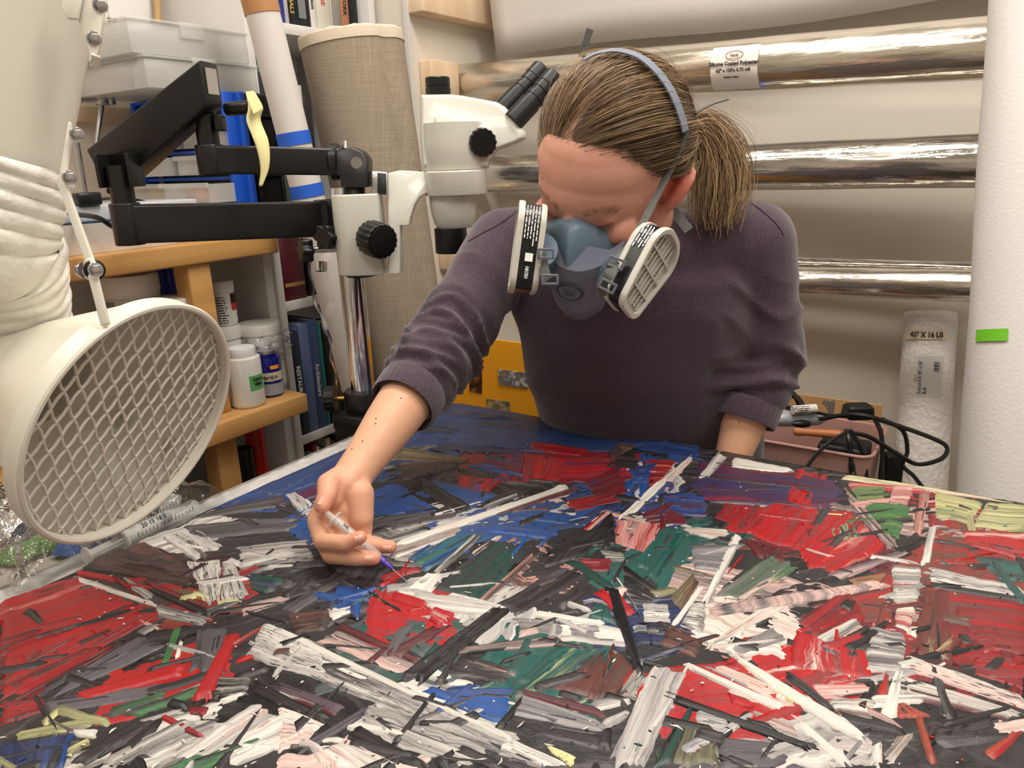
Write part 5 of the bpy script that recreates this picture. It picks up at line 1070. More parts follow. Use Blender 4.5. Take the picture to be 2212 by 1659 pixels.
('7', (330, 60, 560, 690, 612, 680, 440, 80), 'KKC', 0, -.4, .0045), ('7', (255, 95, 430, 265, 565, 255, 420, 75), 'RRr', .05, -.2, .0018), ('7', (310, 165, 195, 265, 435, 340, 345, 180), 'TtK', 0, -.25, .0018), ('7', (0, 255, 485, 360, 495, 470, 0, 430), 'LWC', .03, -.12, .0025), ('7', (585, 175, 785, 178, 795, 315, 600, 315), 'WLC', .04, .0, .0025), ('7', (605, 305, 795, 305, 745, 475, 645, 455), 'KNW', -.02, -.15, .002),
('7', (930, 175, 1035, 185, 1025, 390, 845, 325), 'WWK', .05, .05, .003), ('7', (755, 335, 1005, 430, 965, 545, 690, 455), 'bKW', -.05, -.1, .0025), ('7', (665, 585, 330, 1310, 610, 1310, 905, 640), 'WLV', .04, -.12, .003), ('7', (925, 855, 640, 1310, 790, 1310, 940, 905), 'KTE', 0, -.25, .002), ('7', (900, 945, 770, 1310, 1130, 1310, 1125, 1080), 'OCr', 0, -.2, .0015), ('7', (865, 575, 1570, 880, 1535, 925, 895, 625), 'WWP', .15, -.25, .0045),
('7', (1150, 495, 2125, 1080, 2050, 1115, 1500, 790), 'WWY', .12, -.2, .004), ('7', (1120, 585, 1520, 755, 1500, 845, 1040, 620), 'pWR', 0, -.1, .0018), ('7', (1155, 785, 1415, 880, 1300, 895, 1200, 865), 'RRR', .15, -.3, .003), ('7', (775, 788, 1790, 1165, 1770, 1215, 795, 855), 'KKC', 0, -.35, .0045), ('7', (1645, 955, 2070, 1310, 1975, 1310, 1615, 1000), 'WWP', .15, -.25, .004), ('7', (1575, 615, 1905, 885, 1870, 915, 1550, 680), 'CKC', 0, -.35, .0015),
('7', (1175, 475, 1500, 325, 1590, 430, 1260, 525), 'GLC', 0, -.2, .0015), ('7', (1650, 345, 1590, 605, 2180, 725, 2110, 495), 'RRW', .06, -.2, .0015), ('7', (1090, 1080, 1710, 1150, 1500, 1310, 1120, 1310), 'GVW', 0, -.15, .0015), ('7', (945, 895, 1225, 955, 1185, 1065, 945, 1005), 'WLN', .03, -.05, .002), ('7', (1040, 200, 1060, 275, 2230, 88, 2225, 18), 'PGK', 0, -.05, .003), ('7', (995, 495, 1400, 195, 1610, 195, 1100, 445), 'WPE', 0, -.15, .0018),
('7', (1640, 310, 2010, 50, 2130, 280, 1850, 450), 'rRb', 0, -.2, .0015), ('7', (385, 465, 190, 840, 400, 810, 545, 600), 'bMT', -.04, -.25, .001), ('7', (1730, 720, 2170, 730, 2150, 800, 1800, 840), 'PRW', 0, -.1, .0018), ('7', (1840, 830, 2190, 830, 2150, 1060, 1950, 980), 'WbK', .0, -.05, .002), ('7', (1300, 880, 1640, 1010, 1680, 1100, 1420, 1010), 'PGR', 0, -.1, .0018), ('7', (770, 340, 980, 60, 1010, 70, 830, 330), 'WWL', .15, -.3, .003), ('7', (560, 590, 430, 780, 480, 870, 640, 690), 'WCG', 0, -.05, .002), ('7', (780, 130, 960, -60, 990, 20, 860, 250), 'bOC', 0, -.2, .0012),
]
SC = []
for tg_, n, c, bi, dr, h in S:
    q = q4(tg_, n); SC.append((sum(q, Vector()) / 4, c))
# an under-layer of broad knife strokes closes the gaps, then the strokes one can tell apart
rf = random.Random(11); pool = []
for i in range(20):
    for j in range(15):
        c = V(-.80 + i * .09 + rf.uniform(-.04, .04), -.40 + j * .098 + rf.uniform(-.04, .04), ZP)
        if not (-.79 < c.x < .9 and -.4 < c.y < .975): continue
        near = min(SC, key=lambda s: (s[0] - c).length); a = rf.choice((.5, -.45, 1.1, .2)) + rf.uniform(-.25, .25) + PSI
        L = rf.uniform(.06, .11) * (.7 + .6 * (c.y > .6)); w = rf.uniform(.035, .06); d = V(math.cos(a), math.sin(a), 0); nn = V(-d.y, d.x, 0)
        far = (near[0] - c).length > .10
        cc = near[1] if rf.random() < .65 and 'o' not in near[1] and 'YY' not in near[1] and not far else rf.choice(('CKG', 'KCG', 'KKC') if not far else ('CKG', 'WGK', 'RrC', 'WLV', 'GCW', 'TtK', 'KCG'))
        stroke([c - d * L - nn * w, c + d * L - nn * w * rf.uniform(.6, 1.2), c + d * L + nn * w * rf.uniform(.6, 1.2), c - d * L + nn * w], cc, rf.uniform(-.05, .05), rf.uniform(-.25, -.1), .0003, 0, .09, pool=pool)
def pour(pool, name):
    ofs = np.cumsum([0] + [len(p[0]) for p in pool[:-1]])
    o = np_obj(name, np.vstack([p[0] for p in pool]), np.vstack([p[1] + o_ for p, o_ in zip(pool, ofs)]), OIL, pt); tag(o, kind='stuff')
    paint_attrs(o.data, np.vstack([p[2] for p in pool]), np.vstack([p[3] for p in pool]), [np.vstack([p[4][i] for p in pool]) for i in range(3)])
pour(pool, 'paint_underlayer')
for k, (tg_, n, c, bi, dr, h) in enumerate(S):
    stroke(q4(tg_, n), c, bi, dr, h, 1 + (k % 5) * .25 + h * 250, .055)
# narrow smears dragged over the big strokes, too many to pick apart
pool = []; ro = random.Random(21)
def bil(q, u, v): return q[0] * ((1 - u) * (1 - v)) + q[1] * (u * (1 - v)) + q[2] * (u * v) + q[3] * ((1 - u) * v)
for k, (tg_, n, c, bi, dr, h) in enumerate(S):
    q = q4(tg_, n)
    for j in range(3):
        v0 = ro.uniform(-.08, .9); v1 = v0 + ro.uniform(.06, .22); u0 = ro.uniform(-.1, .5); u1 = u0 + ro.uniform(.3, .7); sk = ro.uniform(-.12, .12)
        a = ro.choice((c[-1], c[1], c[0], c[0], c[1], 'G', 'C')); b_ = ro.choice((c[0], c[1], 'K', 'C')); 
        stroke([bil(q, u0, v0), bil(q, u1, v0 + sk), bil(q, u1, v1 + sk), bil(q, u0, v1)], a + b_ + c[0], ro.uniform(-.05, .05), ro.uniform(-.12, .02), ro.uniform(.0004, .0016), 1.6 + (k % 5) * .25 + h * 250, .12, pool=pool)
for k in range(420):
    px, py = ro.uniform(-40, 2260), 900 + 790 * ro.random() ** 1.2; c0 = OZ(px, py, ZP)
    if not (-.78 < c0.x < .8 and -.3 < c0.y < .96) or (c0.y > .78 and c0.x < -.2): continue
    near = sorted(SC, key=lambda s: (s[0] - c0).length)[:2]; a = ro.choice((.5, -.45, 1.1, .2)) + ro.uniform(-.3, .3) + PSI; d = V(math.cos(a), math.sin(a), 0); nn = V(-d.y, d.x, 0); L = ro.uniform(.008, .035); w = ro.uniform(.002, .008)
    cs_ = ro.choice((near[0][1], near[1][1], near[0][1], 'KCK', 'KCG'))
    stroke([c0 - d * L - nn * w, c0 + d * L - nn * w * ro.uniform(.3, 1.1), c0 + d * L + nn * w * ro.uniform(.3, 1.1), c0 - d * L + nn * w], cs_, ro.uniform(-.06, .06), ro.uniform(-.15, 0), ro.uniform(.001, .003), 2.2 + ro.random(), .14, pool=pool)
pour(pool, 'paint_smears')
# thin raised ridges and flecks of paint: too small to pick apart
fl_v, fl_f = [], []; rf = random.Random(5)
fm_ = {}
for k in range(700):
    px, py = rf.uniform(-40, 2260), 880 + 800 * rf.random() ** 1.3; c = OZ(px, py, ZP)
    if not (-.79 < c.x < .85 and -.3 < c.y < .975): continue
    if c.y > .8 and c.x < -.25 and rf.random() < .8: continue
    near = min(SC, key=lambda s: (s[0] - c).length)[1]; cn = rf.choice((near[0], near[-1], 'W', near[1])); a = rf.choice((.5, -.45, 1.1)) + PSI + rf.uniform(-.5, .5); d = V(math.cos(a), math.sin(a), 0); nn = V(-d.y, d.x, 0)
    L = rf.choice((.0015, .002, .003, .003, .005, .008)) * rf.uniform(.6, 1.3); w = rf.uniform(.0005, .0011)
    mb = fm_.setdefault(cn, MB()); n = max(2, int(L / .006)); bend = rf.uniform(-.15, .15) * L
    pts = [c + d * (L * (t / n - .5)) + nn * (bend * math.sin(math.pi * t / n) + rf.uniform(-.0006, .0006)) + V(0, 0, .0026) for t in range(n + 1)]
    mb.tube(pts, [w * (.4 if t in (0, n) else rf.uniform(.7, 1.2)) for t in range(n + 1)], 6)
for cn, mb in fm_.items():
    o = mb.build('paint_flecks', mat('paint_fleck', K[cn], .33, bump=(500, .0006)), pt, ang=80); tag(o, kind='stuff')
# ------------------------------------------------------------------ the person
from mathutils.bvhtree import BVHTree
def prim_ell(c, r, R=None, n=20):
    c = Vector(c); R = R or Matrix.Identity(3); m = MB(); rings = []
    for i in range(1, n):
        a = math.pi * i / n; rings.append([c + R @ Vector((r[0] * math.sin(a) * math.cos(b), r[1] * math.sin(a) * math.sin(b), r[2] * math.cos(a))) for b in [2 * math.pi * k / (2 * n) for k in range(2 * n)]])
    m.loft(rings, caps=True); return m
def prim_cap(a, b, ra, rb, n=24, sq=1.0, xr=None):
    """tapered capsule; sq flattens it across xr"""
    a, b = Vector(a), Vector(b); x, y, z = frame(b - a, xr); m = MB(); rings = []
    for i in range(1, 7):
        t = math.pi / 2 * i / 6; rr = ra * math.sin(t); rings.append([a - z * ra * math.cos(t) + x * math.cos(k) * rr + y * math.sin(k) * rr * sq for k in [2 * math.pi * j / n for j in range(n)]])
    for i in range(0, 6):
        t = math.pi / 2 * i / 6; rr = rb * math.cos(t); rings.append([b + z * rb * math.sin(t) + x * math.cos(k) * rr + y * math.sin(k) * rr * sq for k in [2 * math.pi * j / n for j in range(n)]])
    m.loft(rings, caps=True); return m
def organic(prims, voxel, smooth=6, fac=.5):
    me = bpy.data.meshes.new('tmp'); vs = []; fs = []
    for p in prims:
        b = len(vs); vs += p.v; fs += [tuple(i + b for i in f) for f in p.f]
    me.from_pydata(vs, [], fs); bm = bmesh.new(); bm.from_mesh(me); bmesh.ops.recalc_face_normals(bm, faces=bm.faces); bm.to_mesh(me); bm.free()
    o = bpy.data.objects.new('tmp', me); col.objects.link(o)
    r = o.modifiers.new('r', 'REMESH'); r.mode = 'VOXEL'; r.voxel_size = voxel
    s = o.modifiers.new('s', 'SMOOTH'); s.factor = fac; s.iterations = smooth
    ev = o.evaluated_get(bpy.context.evaluated_depsgraph_get()).to_mesh()
    n = len(ev.vertices); A = np.empty(n * 3); ev.vertices.foreach_get('co', A); N = np.empty(n * 3); ev.vertices.foreach_get('normal', N)
    fs = [tuple(p.vertices) for p in ev.polygons]
    bpy.data.objects.remove(o); bpy.data.meshes.remove(me)
    return A.reshape(-1, 3), N.reshape(-1, 3), fs
# head frame: x = her right, y = forward, z = up
HC_ = V(-.429, .847, 1.225); HSC = 1.03
Hx, Hy, Hz = V(-.968, -.107, .225), V(.006, -.914, -.407), V(.249, -.393, .885)
HMx = Matrix((Hx, Hy, Hz)).transposed()
def HL(*p): return HC_ + HMx @ (Vector(p) * HSC)
def hprim(m):
    m.v = [tuple(HL(*p)) for p in m.v]; return m
CRC, CRR = V(0, -.018, .042), V(.078, .106, .092)          # cranium
hp = []
E_ = lambda c, r, R=None: hp.append(hprim(prim_ell(c, r, R)))
C_ = lambda a, b, ra, rb, sq=1.0, xr=None: hp.append(hprim(prim_cap(a, b, ra, rb, sq=sq, xr=xr)))
E_(CRC, CRR); E_((0, .022, .028), (.066, .072, .066)); E_((0, .030, -.028), (.056, .056, .072)); E_((0, .020, .050), (.068, .072, .056)); E_((0, .014, .062), (.066, .074, .050))
C_((-.028, .0735, .024), (.028, .0735, .024), .0105, .0105); E_((-.043, .052, -.014), (.022, .024, .020)); E_((.043, .052, -.014), (.022, .024, .020))
C_((0, .083, .016), (0, .104, -.022), .0078, .0108); E_((-.009, .094, -.028), (.009, .010, .008)); E_((.009, .094, -.028), (.009, .010, .008))
E_((-.0315, .0665, .0105), (.0155, .0145, .0125)); E_((.0315, .0665, .0105), (.0155, .0145, .0125))
C_((-.05, .005, -.055), (-.012, .078, -.092), .018, .016); C_((.05, .005, -.055), (.012, .078, -.092), .018, .016); E_((0, .080, -.090), (.022, .018, .018)); E_((0, .082, -.055), (.028, .018, .022))
C_((0, -.018, -.045), (0, -.075, -.135), .052, .056)
for s in (-1, 1): E_((s * .064, -.022, -.036), (.018, .024, .026))
for s in (-1, 1):                                             # ears
    Re = Matrix.Rotation(s * -.55, 3, 'Z') @ Matrix.Rotation(s * .48, 3, 'Y') @ Matrix.Rotation(.25, 3, 'X')
    c = V(s * .0825, -.020, .006)
    hp.append(hprim(prim_cap(c + V(s * -.013, .008, -.026), c + V(s * -.004, .004, -.014), .0075, .007)))
    ring = [c + Re @ Vector((s * (.004 + .003 * math.sin(a)), -.004 + .0145 * math.cos(a), .004 + .025 * math.sin(a))) for a in [math.pi * (-.62 + 1.5 * k / 9) for k in range(10)]]
    for k in range(9): hp.append(hprim(prim_cap(ring[k], ring[k + 1], .0046, .0046, 12)))
    hp.append(hprim(prim_ell(c + V(s * -.002, 0, .002), (.0052, .0125, .024), Re)))
    hp.append(hprim(prim_cap(c + Re @ Vector((s * .004, -.006, .014)), c + Re @ Vector((s * .004, .004, -.012)), .004, .004, 10)))
hv, hn, hf = organic(hp, .0022, 9)
hf_b = len(hv)
# arms, with the right hand closed on the syringe
def HP(X, Y, t): return P(600 + X / 4.74, 950 + Y / 4.74, t)
RS, RE, RW = P(1092, 535, 1.09), P(950, 762, .99), HP(760, 380, .835)
LS, LE, LW = P(1625, 525, 1.05), P(1655, 768, 1.10), P(1583, 985, 1.09)
cap = prim_cap
def limb(pts, rads, sq=1.0, xr=None): return [cap(pts[i], pts[i + 1], rads[i], rads[i + 1], sq=sq, xr=xr) for i in range(len(pts) - 1)]
ap = limb([RE, RE.lerp(RW, .3), RE.lerp(RW, .62), RE.lerp(RW, .9), RW], [.037, .0365, .031, .0235, .0225])
ap += limb([RW, HP(700, 470, .825)], [.0225, .024], .8, CAM - RW)
FI = {'thumb': ([HP(650, 410, .822), HP(520, 450, .803), HP(500, 580, .787), HP(455, 680, .779)], [.0165, .0125, .0102, .0085]),
      'index': ([HP(400, 840, .800), HP(455, 1040, .775), HP(690, 1062, .757), HP(845, 1000, .752)], [.0105, .0092, .0085, .0072]),
      'middle': ([HP(450, 960, .806), HP(545, 1180, .778), HP(800, 1205, .762), HP(985, 1212, .760)], [.0108, .0095, .0088, .0074]),
      'ring': ([HP(590, 1000, .815), HP(730, 1120, .796), HP(980, 1085, .789), HP(1155, 1095, .786)], [.0105, .009, .0084, .0072]),
      'little': ([HP(770, 980, .818), HP(850, 1040, .812), HP(960, 1050, .806), HP(1050, 1060, .803)], [.0095, .008, .0072, .0062])}
for k, (p, r) in FI.items(): ap += limb(p, r)
for a, b, ra, rb in ((RW, HP(420, 800, .806), .021, .0125), (HP(700, 480, .826), HP(470, 930, .812), .02, .0125), (HP(740, 480, .828), HP(610, 980, .818), .02, .0125), (HP(790, 470, .828), HP(785, 950, .818), .0185, .012), (HP(830, 560, .818), HP(850, 800, .812), .017, .014), (HP(610, 450, .815), HP(560, 610, .805), .0165, .012), (HP(500, 640, .812), HP(800, 760, .818), .013, .013), (HP(720, 560, .824), HP(620, 900, .818), .018, .015), (HP(760, 600, .824), HP(720, 900, .820), .018, .014), (HP(480, 760, .808), HP(800, 900, .818), .012, .012), (HP(640, 520, .82), HP(480, 800, .81), .016, .013), (HP(865, 640, .814), HP(868, 930, .814), .012, .011), (HP(720, 680, .822), HP(840, 960, .818), .015, .013)): ap.append(cap(a, b, ra, rb))
av, an, af = organic(ap, .0016, 7)
lp = limb([LE, LE.lerp(LW, .5), LW, LW + (LW - LE) * .30], [.038, .036, .026, .03])
lw2 = LW + (LW - LE) * .30
for k in range(4): lp += limb([lw2 + HX * (.018 * (k - 1.5)), lw2 + HX * (.022 * (k - 1.5)) + (LW - LE).normalized() * .05, lw2 + HX * (.023 * (k - 1.5)) + (LW - LE).normalized() * .075 - HY * .015], [.012, .009, .0075])
lp += limb([lw2 - HX * .03, lw2 - HX * .05 + (LW - LE).normalized() * .03], [.012, .009])
lv, ln_, lf = organic(lp, .004, 3)
# hidden trunk under the clothes
SPU, SPL = (RS + LS) / 2 - V(.0, -.02, .03), V(-.462, 1.120, .84)
CN = V((LS - RS).y, -(LS - RS).x, 0).normalized()             # chest direction
tp_ = limb([RS, SPU, LS], [.05, .075, .05]) + limb([SPU, SPL], [.10, .11]) + limb([RS, RE], [.042, .037]) + limb([LS, LE], [.042, .038]) + [cap(SPU - CN * .02, HL(0, -.06, -.10), .06, .055)]
tp_ += limb([SPL + V(-.08, .02, -.05), V(-.54, 1.14, .46), V(-.54, 1.18, .09)], [.085, .055, .038]) + limb([SPL + V(.08, .02, -.05), V(-.36, 1.20, .46), V(-.36, 1.23, .09)], [.085, .055, .038])
bv, bn_, bf = organic(tp_, .009, 4)
SKIN = bpy.data.materials.new('skin'); SKIN.use_nodes = True; _nt = SKIN.node_tree; _b = _nt.nodes['Principled BSDF']
_a = _nt.nodes.new('ShaderNodeAttribute'); _a.attribute_name = 'skin_tone'
_tc = _nt.nodes.new('ShaderNodeTexCoord'); _n = _nt.nodes.new('ShaderNodeTexNoise'); _n.inputs['Scale'].default_value = 90; _n.inputs['Detail'].default_value = 4; _nt.links.new(_tc.outputs['Object'], _n.inputs[0])
_r = _nt.nodes.new('ShaderNodeMapRange'); _r.inputs[3].default_value = .9; _r.inputs[4].default_value = 1.08; _nt.links.new(_n.outputs[0], _r.inputs[0])
_s = _nt.nodes.new('ShaderNodeVectorMath'); _s.operation = 'SCALE'; _nt.links.new(_a.outputs['Color'], _s.inputs[0]); _nt.links.new(_r.outputs[0], _s.inputs['Scale']); _nt.links.new(_s.outputs[0], _b.inputs['Base Color'])
_b.inputs['Roughness'].default_value = .48; _b.inputs['Subsurface Weight'].default_value = .22; _b.inputs['Subsurface Radius'].default_value = (.010, .004, .002); _b.inputs['Subsurface Scale'].default_value = .6; _b.inputs['Specular IOR Level'].default_value = .35
_n2 = _nt.nodes.new('ShaderNodeTexNoise'); _n2.inputs['Scale'].default_value = 900; _nt.links.new(_tc.outputs['Object'], _n2.inputs[0]); _u = _nt.nodes.new('ShaderNodeBump'); _u.inputs['Distance'].default_value = .0002; _nt.links.new(_n2.outputs[0], _u.inputs['Height']); _nt.links.new(_u.outputs[0], _b.inputs['Normal'])
ALLV = np.vstack([hv, av, lv, bv]); off = np.cumsum([0, len(hv), len(av), len(lv)])
ALLF = [tuple(i + o for i in f) for o, fs in zip(off, (hf, af, lf, bf)) for f in fs]
pr_ = empty('person', (-.42, 1.2, 0), 'person in a purple sweater bending over the painting with a syringe', 'person')
body = np_obj('body', ALLV, ALLF, SKIN, pr_)
base = np.array(lin((214, 166, 136))); tone = np.tile(base, (len(ALLV), 1))
def blush(c, r, colr, k):
    d = np.linalg.norm(ALLV - np.array(c), axis=1); w = (k * np.exp(-(d / r) ** 2))[:, None]; tone[:] = tone * (1 - w) + np.array(lin(colr)) * w
tone[:len(hv)] = np.array(lin((216, 160, 140)))
for s in (-1, 1): blush(HL(s * .083, -.024, .012), .022, (206, 78, 58), .85)
blush(HL(-.04, .07, -.02), .025, (218, 140, 122), .6); blush(HL(.04, .07, -.02), .025, (218, 140, 122), .6)
for s in (-1, 1): blush(HL(s * .0315, .085, .010), .011, (196, 130, 112), .55)
blush(HL(0, .095, -.072), .016, (190, 100, 96), .7)
for k, (p, r) in FI.items():
    blush(p[3], .012, (226, 140, 118), .8); blush(p[1], .011, (222, 146, 124), .5); blush(p[2], .009, (224, 156, 134), .4)
blush(HP(650, 600, .80), .03, (226, 160, 138), .6)
at = body.data.attributes.new('skin_tone', 'FLOAT_COLOR', 'POINT'); at.data.foreach_set('color', np.hstack([tone, np.ones((len(tone), 1))]).ravel())
# finger nails and moles
NAIL = mat('fingernail', (222, 168, 150), .3, coat=.2)
def nail(p, d, nrm, w, l):
    z = Vector(nrm).normalized(); x = Vector(d); x = (x - z * x.dot(z)).normalized(); y = z.cross(x)
    rings = []
    for i in range(7):
        a = -1.1 + 2.2 * i / 6; off_ = y * math.sin(a) * w + z * (math.cos(a) * w - w)
        rings.append([p + off_ + x * (l * .5 * (1 - .18 * abs(a))), p + off_ - x * (l * .5), p + off_ - x * (l * .5) - z * .0008, p + off_ + x * (l * .5 * (1 - .18 * abs(a))) - z * .0008])
    MB().loft(rings).build('fingernail', NAIL, pr_, ang=80)
bvh = BVHTree.FromPolygons([tuple(v) for v in ALLV], ALLF)
def seen(px, py, tmin=.3):
    v = ray(px, py); h = bvh.ray_cast(CAM + v * tmin, v.normalized()); return h
for X, Y, dx, dy, w in ((835, 1020, 1, -.25, .0046), (935, 1215, 1, .02, .0046), (1120, 1112, 1, .05, .0044), (440, 625, -.25, 1, .0048)):
    h = seen(600 + X / 4.74, 950 + Y / 4.74)
    if h[0]: nail(h[0] + h[1] * .0006, RGT * dx - UPV * dy, h[1], w, .0092)
MOLE = mat('mole', (96, 60, 46), .6); mm = MB()
for px, py in ((811, 854), (866, 860), (812, 904), (811, 915), (783, 953), (760, 970), (860, 826), (1596, 912)):
    h = seen(px, py)
    if h[0]: mm.add([], []); mm.lathe(h[0] - h[1] * .0002, h[1], [(.0012, 0), (.0009, .0005), (.0003, .0006)], 8)
tag(mm.build('moles', MOLE, pr_), kind='stuff')
# ------------------------------------------------------------------ clothes
def shell(pts, rads, **k): return limb(pts, rads, **k)
chest = SPU.lerp(SPL, .38)
def ering(c, ax_, ay, R): return c
sp = []
# trunk as a loft of ovals from shoulders to hem
sx = (LS - RS).normalized(); rings = []
for t, w, dpt, fwd in ((-.16, .10, .075, -.02), (-.06, .165, .10, -.01), (.06, .19, .118, .0), (.22, .195, .125, .005), (.42, .19, .128, .012), (.62, .19, .132, .014), (.82, .185, .136, .01), (1.05, .188, .142, 0), (1.3, .188, .145, 0), (1.5, .185, .14, 0)):
    c = SPU.lerp(SPL, t) + CN * fwd - sx * (.018 * max(0, t)); rings.append([c + sx * math.copysign(abs(math.cos(a)) ** .85, math.cos(a)) * w + CN * math.copysign(abs(math.sin(a)) ** .9, math.sin(a)) * dpt for a in [2 * math.pi * k / 40 for k in range(40)]])
tr = MB().loft(rings); sp.append(tr)
sp += [cap(RS + sx * .02, RS + sx * .02 + V(0, 0, -.02), .060, .060), cap(LS - sx * .02, LS - sx * .02 + V(0, 0, -.02), .062, .060)]
NB = HL(0, -.062, -.105)
sp += [cap(RS + sx * .03 + V(0, 0, .0), NB + V(0, 0, -.03), .052, .062), cap(LS - sx * .03, NB + V(0, 0, -.03), .054, .062), cap(SPU - CN * .03, NB, .085, .064)]
RC = RE.lerp(RW, .34); LC = LE.lerp(LW, .47)
sp += limb([RS, RS.lerp(RE, .5), RE, RE.lerp(RC, .6), RC], [.058, .053, .056, .052, .0425])
sp += limb([LS, LS.lerp(LE, .5), LE, LE.lerp(LC, .6), LC], [.060, .056, .058, .054, .0445])
sv, sn, sf = organic(sp, .0052, 7)
def seg_param(v, a, b):
    a, b = np.array(a), np.array(b); d = b - a; L = np.linalg.norm(d); d /= L; q = v - a; s = q @ d; r = q - s[:, None] * d; return s / L, np.linalg.norm(r, axis=1), r, L
disp = np.zeros(len(sv)); sh = np.zeros_like(sv)
def folds(A, B, s0, s1, rmax, amp, wl, ph, axref, skew):
    s, rr, r, L = seg_param(sv, A, B); x, y, z = frame(B - A, axref); ang = np.arctan2(r @ np.array(y), r @ np.array(x))
    w = np.clip((s - s0) / .12, 0, 1) * np.clip((s1 - s) / .10, 0, 1) * np.clip((rmax - rr) / .015, 0, 1)
    wob = 1.5 * np.sin(31 * sv[:, 0] + 2 * ph) + 1.3 * np.sin(37 * sv[:, 2] + 3 * ph + 1) + .9 * np.sin(53 * sv[:, 1] + ph)
    f = np.sin((2 * math.pi * s * L / wl + ph + skew * np.sin(ang + .7) + .9 * np.sin(2 * ang + 1.3 * ph) + wob) / 2); f = 1 - 2 * np.abs(f) ** .75
    m = .35 + .65 * (.5 + .5 * np.sin(ang * 2 + s * 11 + ph + 1.4 * wob)) ** 1.0
    disp[:] += amp * w * f * m
folds(RS, RC, .48, 1.0, .085, .0085, .034, 0.4, CAM - RS, 2.2)
folds(RS, RC, .62, 1.0, .085, .0045, .021, 2.4, CAM - RS, -1.6)
folds(RS, RC, .20, .70, .09, .0035, .060, 1.4, CAM - RS, 2.6)
folds(LS, LC, .56, .97, .085, .0095, .042, 2.0, CAM - LS, 1.3)
folds(LS, LC, .66, .97, .085, .0045, .024, .7, CAM - LS, -1.8)
folds(LS, LC, .15, .75, .09, .0036, .075, 0.2, CAM - LS, 2.8)
# long soft folds across the trunk, running from the arm pits down
q = sv - np.array(SPU); a_ = q @ np.array(sx); b_ = q[:, 2]
arm = np.minimum(seg_param(sv, RS, RE)[1], seg_param(sv, LS, LE)[1])
tw = np.clip((arm - .06) / .05, 0, 1) * np.clip((-b_ - .02) / .08, 0, 1)
disp += tw * (.0060 * (1 - 2 * np.abs(np.sin(11 * a_ + 8 * b_ + 1.1 * np.sin(9 * b_))) ** .8) * (.5 + .5 * np.sin(7 * a_ + 4 * b_)) + .0050 * (1 - 2 * np.abs(np.sin(-12 * a_ + 9 * b_ + .6 + .8 * np.sin(12 * a_))) ** .8) * (.5 - .5 * np.sin(8 * a_ - 3 * b_)))
sv2 = sv + sn * disp[:, None]
SWE = mat('heather_purple_knit', (78, 60, 74), .92, sheen=.35, var=(420, 1), c2=(54, 41, 54), bump=(650, .0006))
sw = np_obj('sweater', sv2, sf, SWE, pr_)
sbv = BVHTree.FromPolygons([tuple(v) for v in sv2], sf)
def on_sweater(pix, off=.0012, n=8):
    out = []
    for i in range(len(pix) - 1):
        for k in range(n):
            x = pix[i][0] + (pix[i + 1][0] - pix[i][0]) * k / n; y = pix[i][1] + (pix[i + 1][1] - pix[i][1]) * k / n; v = ray(x, y); h = sbv.ray_cast(CAM + v * .3, v.normalized())
            if h[0]: out.append(h[0] + h[1] * off)
    return out
SEAM = mat('seam_thread', (66, 50, 64), .9)
for pix in ([(1012, 522), (1040, 505), (1070, 490), (1100, 470), (1130, 448)], [(1556, 417), (1590, 424), (1620, 438), (1650, 458), (1680, 488), (1700, 522)]):
    s_ = on_sweater(pix, .0004, 5)
    if len(s_) > 3: MB().tube(catmull(s_[::3], 4), .0010, 6).build('seam', SEAM, sw)
def cuff(A, B, r, parent):
    x, y, z = frame(B - A); rings = []
    for h, k in ((-.034, .99), (-.030, 1.03), (-.004, 1.0), (0, .97), (-.001, .93), (-.02, .92)):
        rings.append([B + z * (h + .03) + (x * math.cos(a) + y * math.sin(a)) * r * k * (1 + .008 * math.cos(30 * a)) for a in [2 * math.pi * i / 120 for i in range(120)]])
    return MB().loft(rings, caps=False).build('cuff', SWE, parent, ang=80)
cuff(RE, RC, .0435, sw); cuff(LE, LC, .0450, sw)
x, y, z = frame(HL(0, -.03, -.06) - NB, CN)
MB().lathe(NB - z * .012, z, [(.064, 0), (.066, .006), (.063, .018), (.058, .022), (.054, .016), (.054, 0)], 48).build('collar', SWE, sw)
JE = mat('dark_denim', (34, 38, 56), .85, bump=(700, .0005))
jp = limb([SPL + V(-.06, .0, -.03), SPL + V(.04, 0, -.03)], [.11, .11], sq=.85) + limb([SPL + V(-.08, .02, -.05), V(-.54, 1.14, .46), V(-.54, 1.18, .08)], [.10, .072, .06]) + limb([SPL + V(.06, .02, -.08), V(-.36, 1.20, .46), V(-.36, 1.23, .08)], [.095, .072, .06])
jv, jn, jf = organic(jp, .010, 6); np_obj('trousers', jv, jf, JE, pr_)
for x, y in ((-.54, 1.18), (-.36, 1.23)):
    a_v, a_n, a_f = organic(limb([V(x, y + .03, .045), V(x + .01, y - .16, .035)], [.042, .036]) + [MB().box((x, y - .06, .012), (.08, .27, .024))], .007, 4); np_obj('shoe', a_v, a_f, BLACKP, pr_)
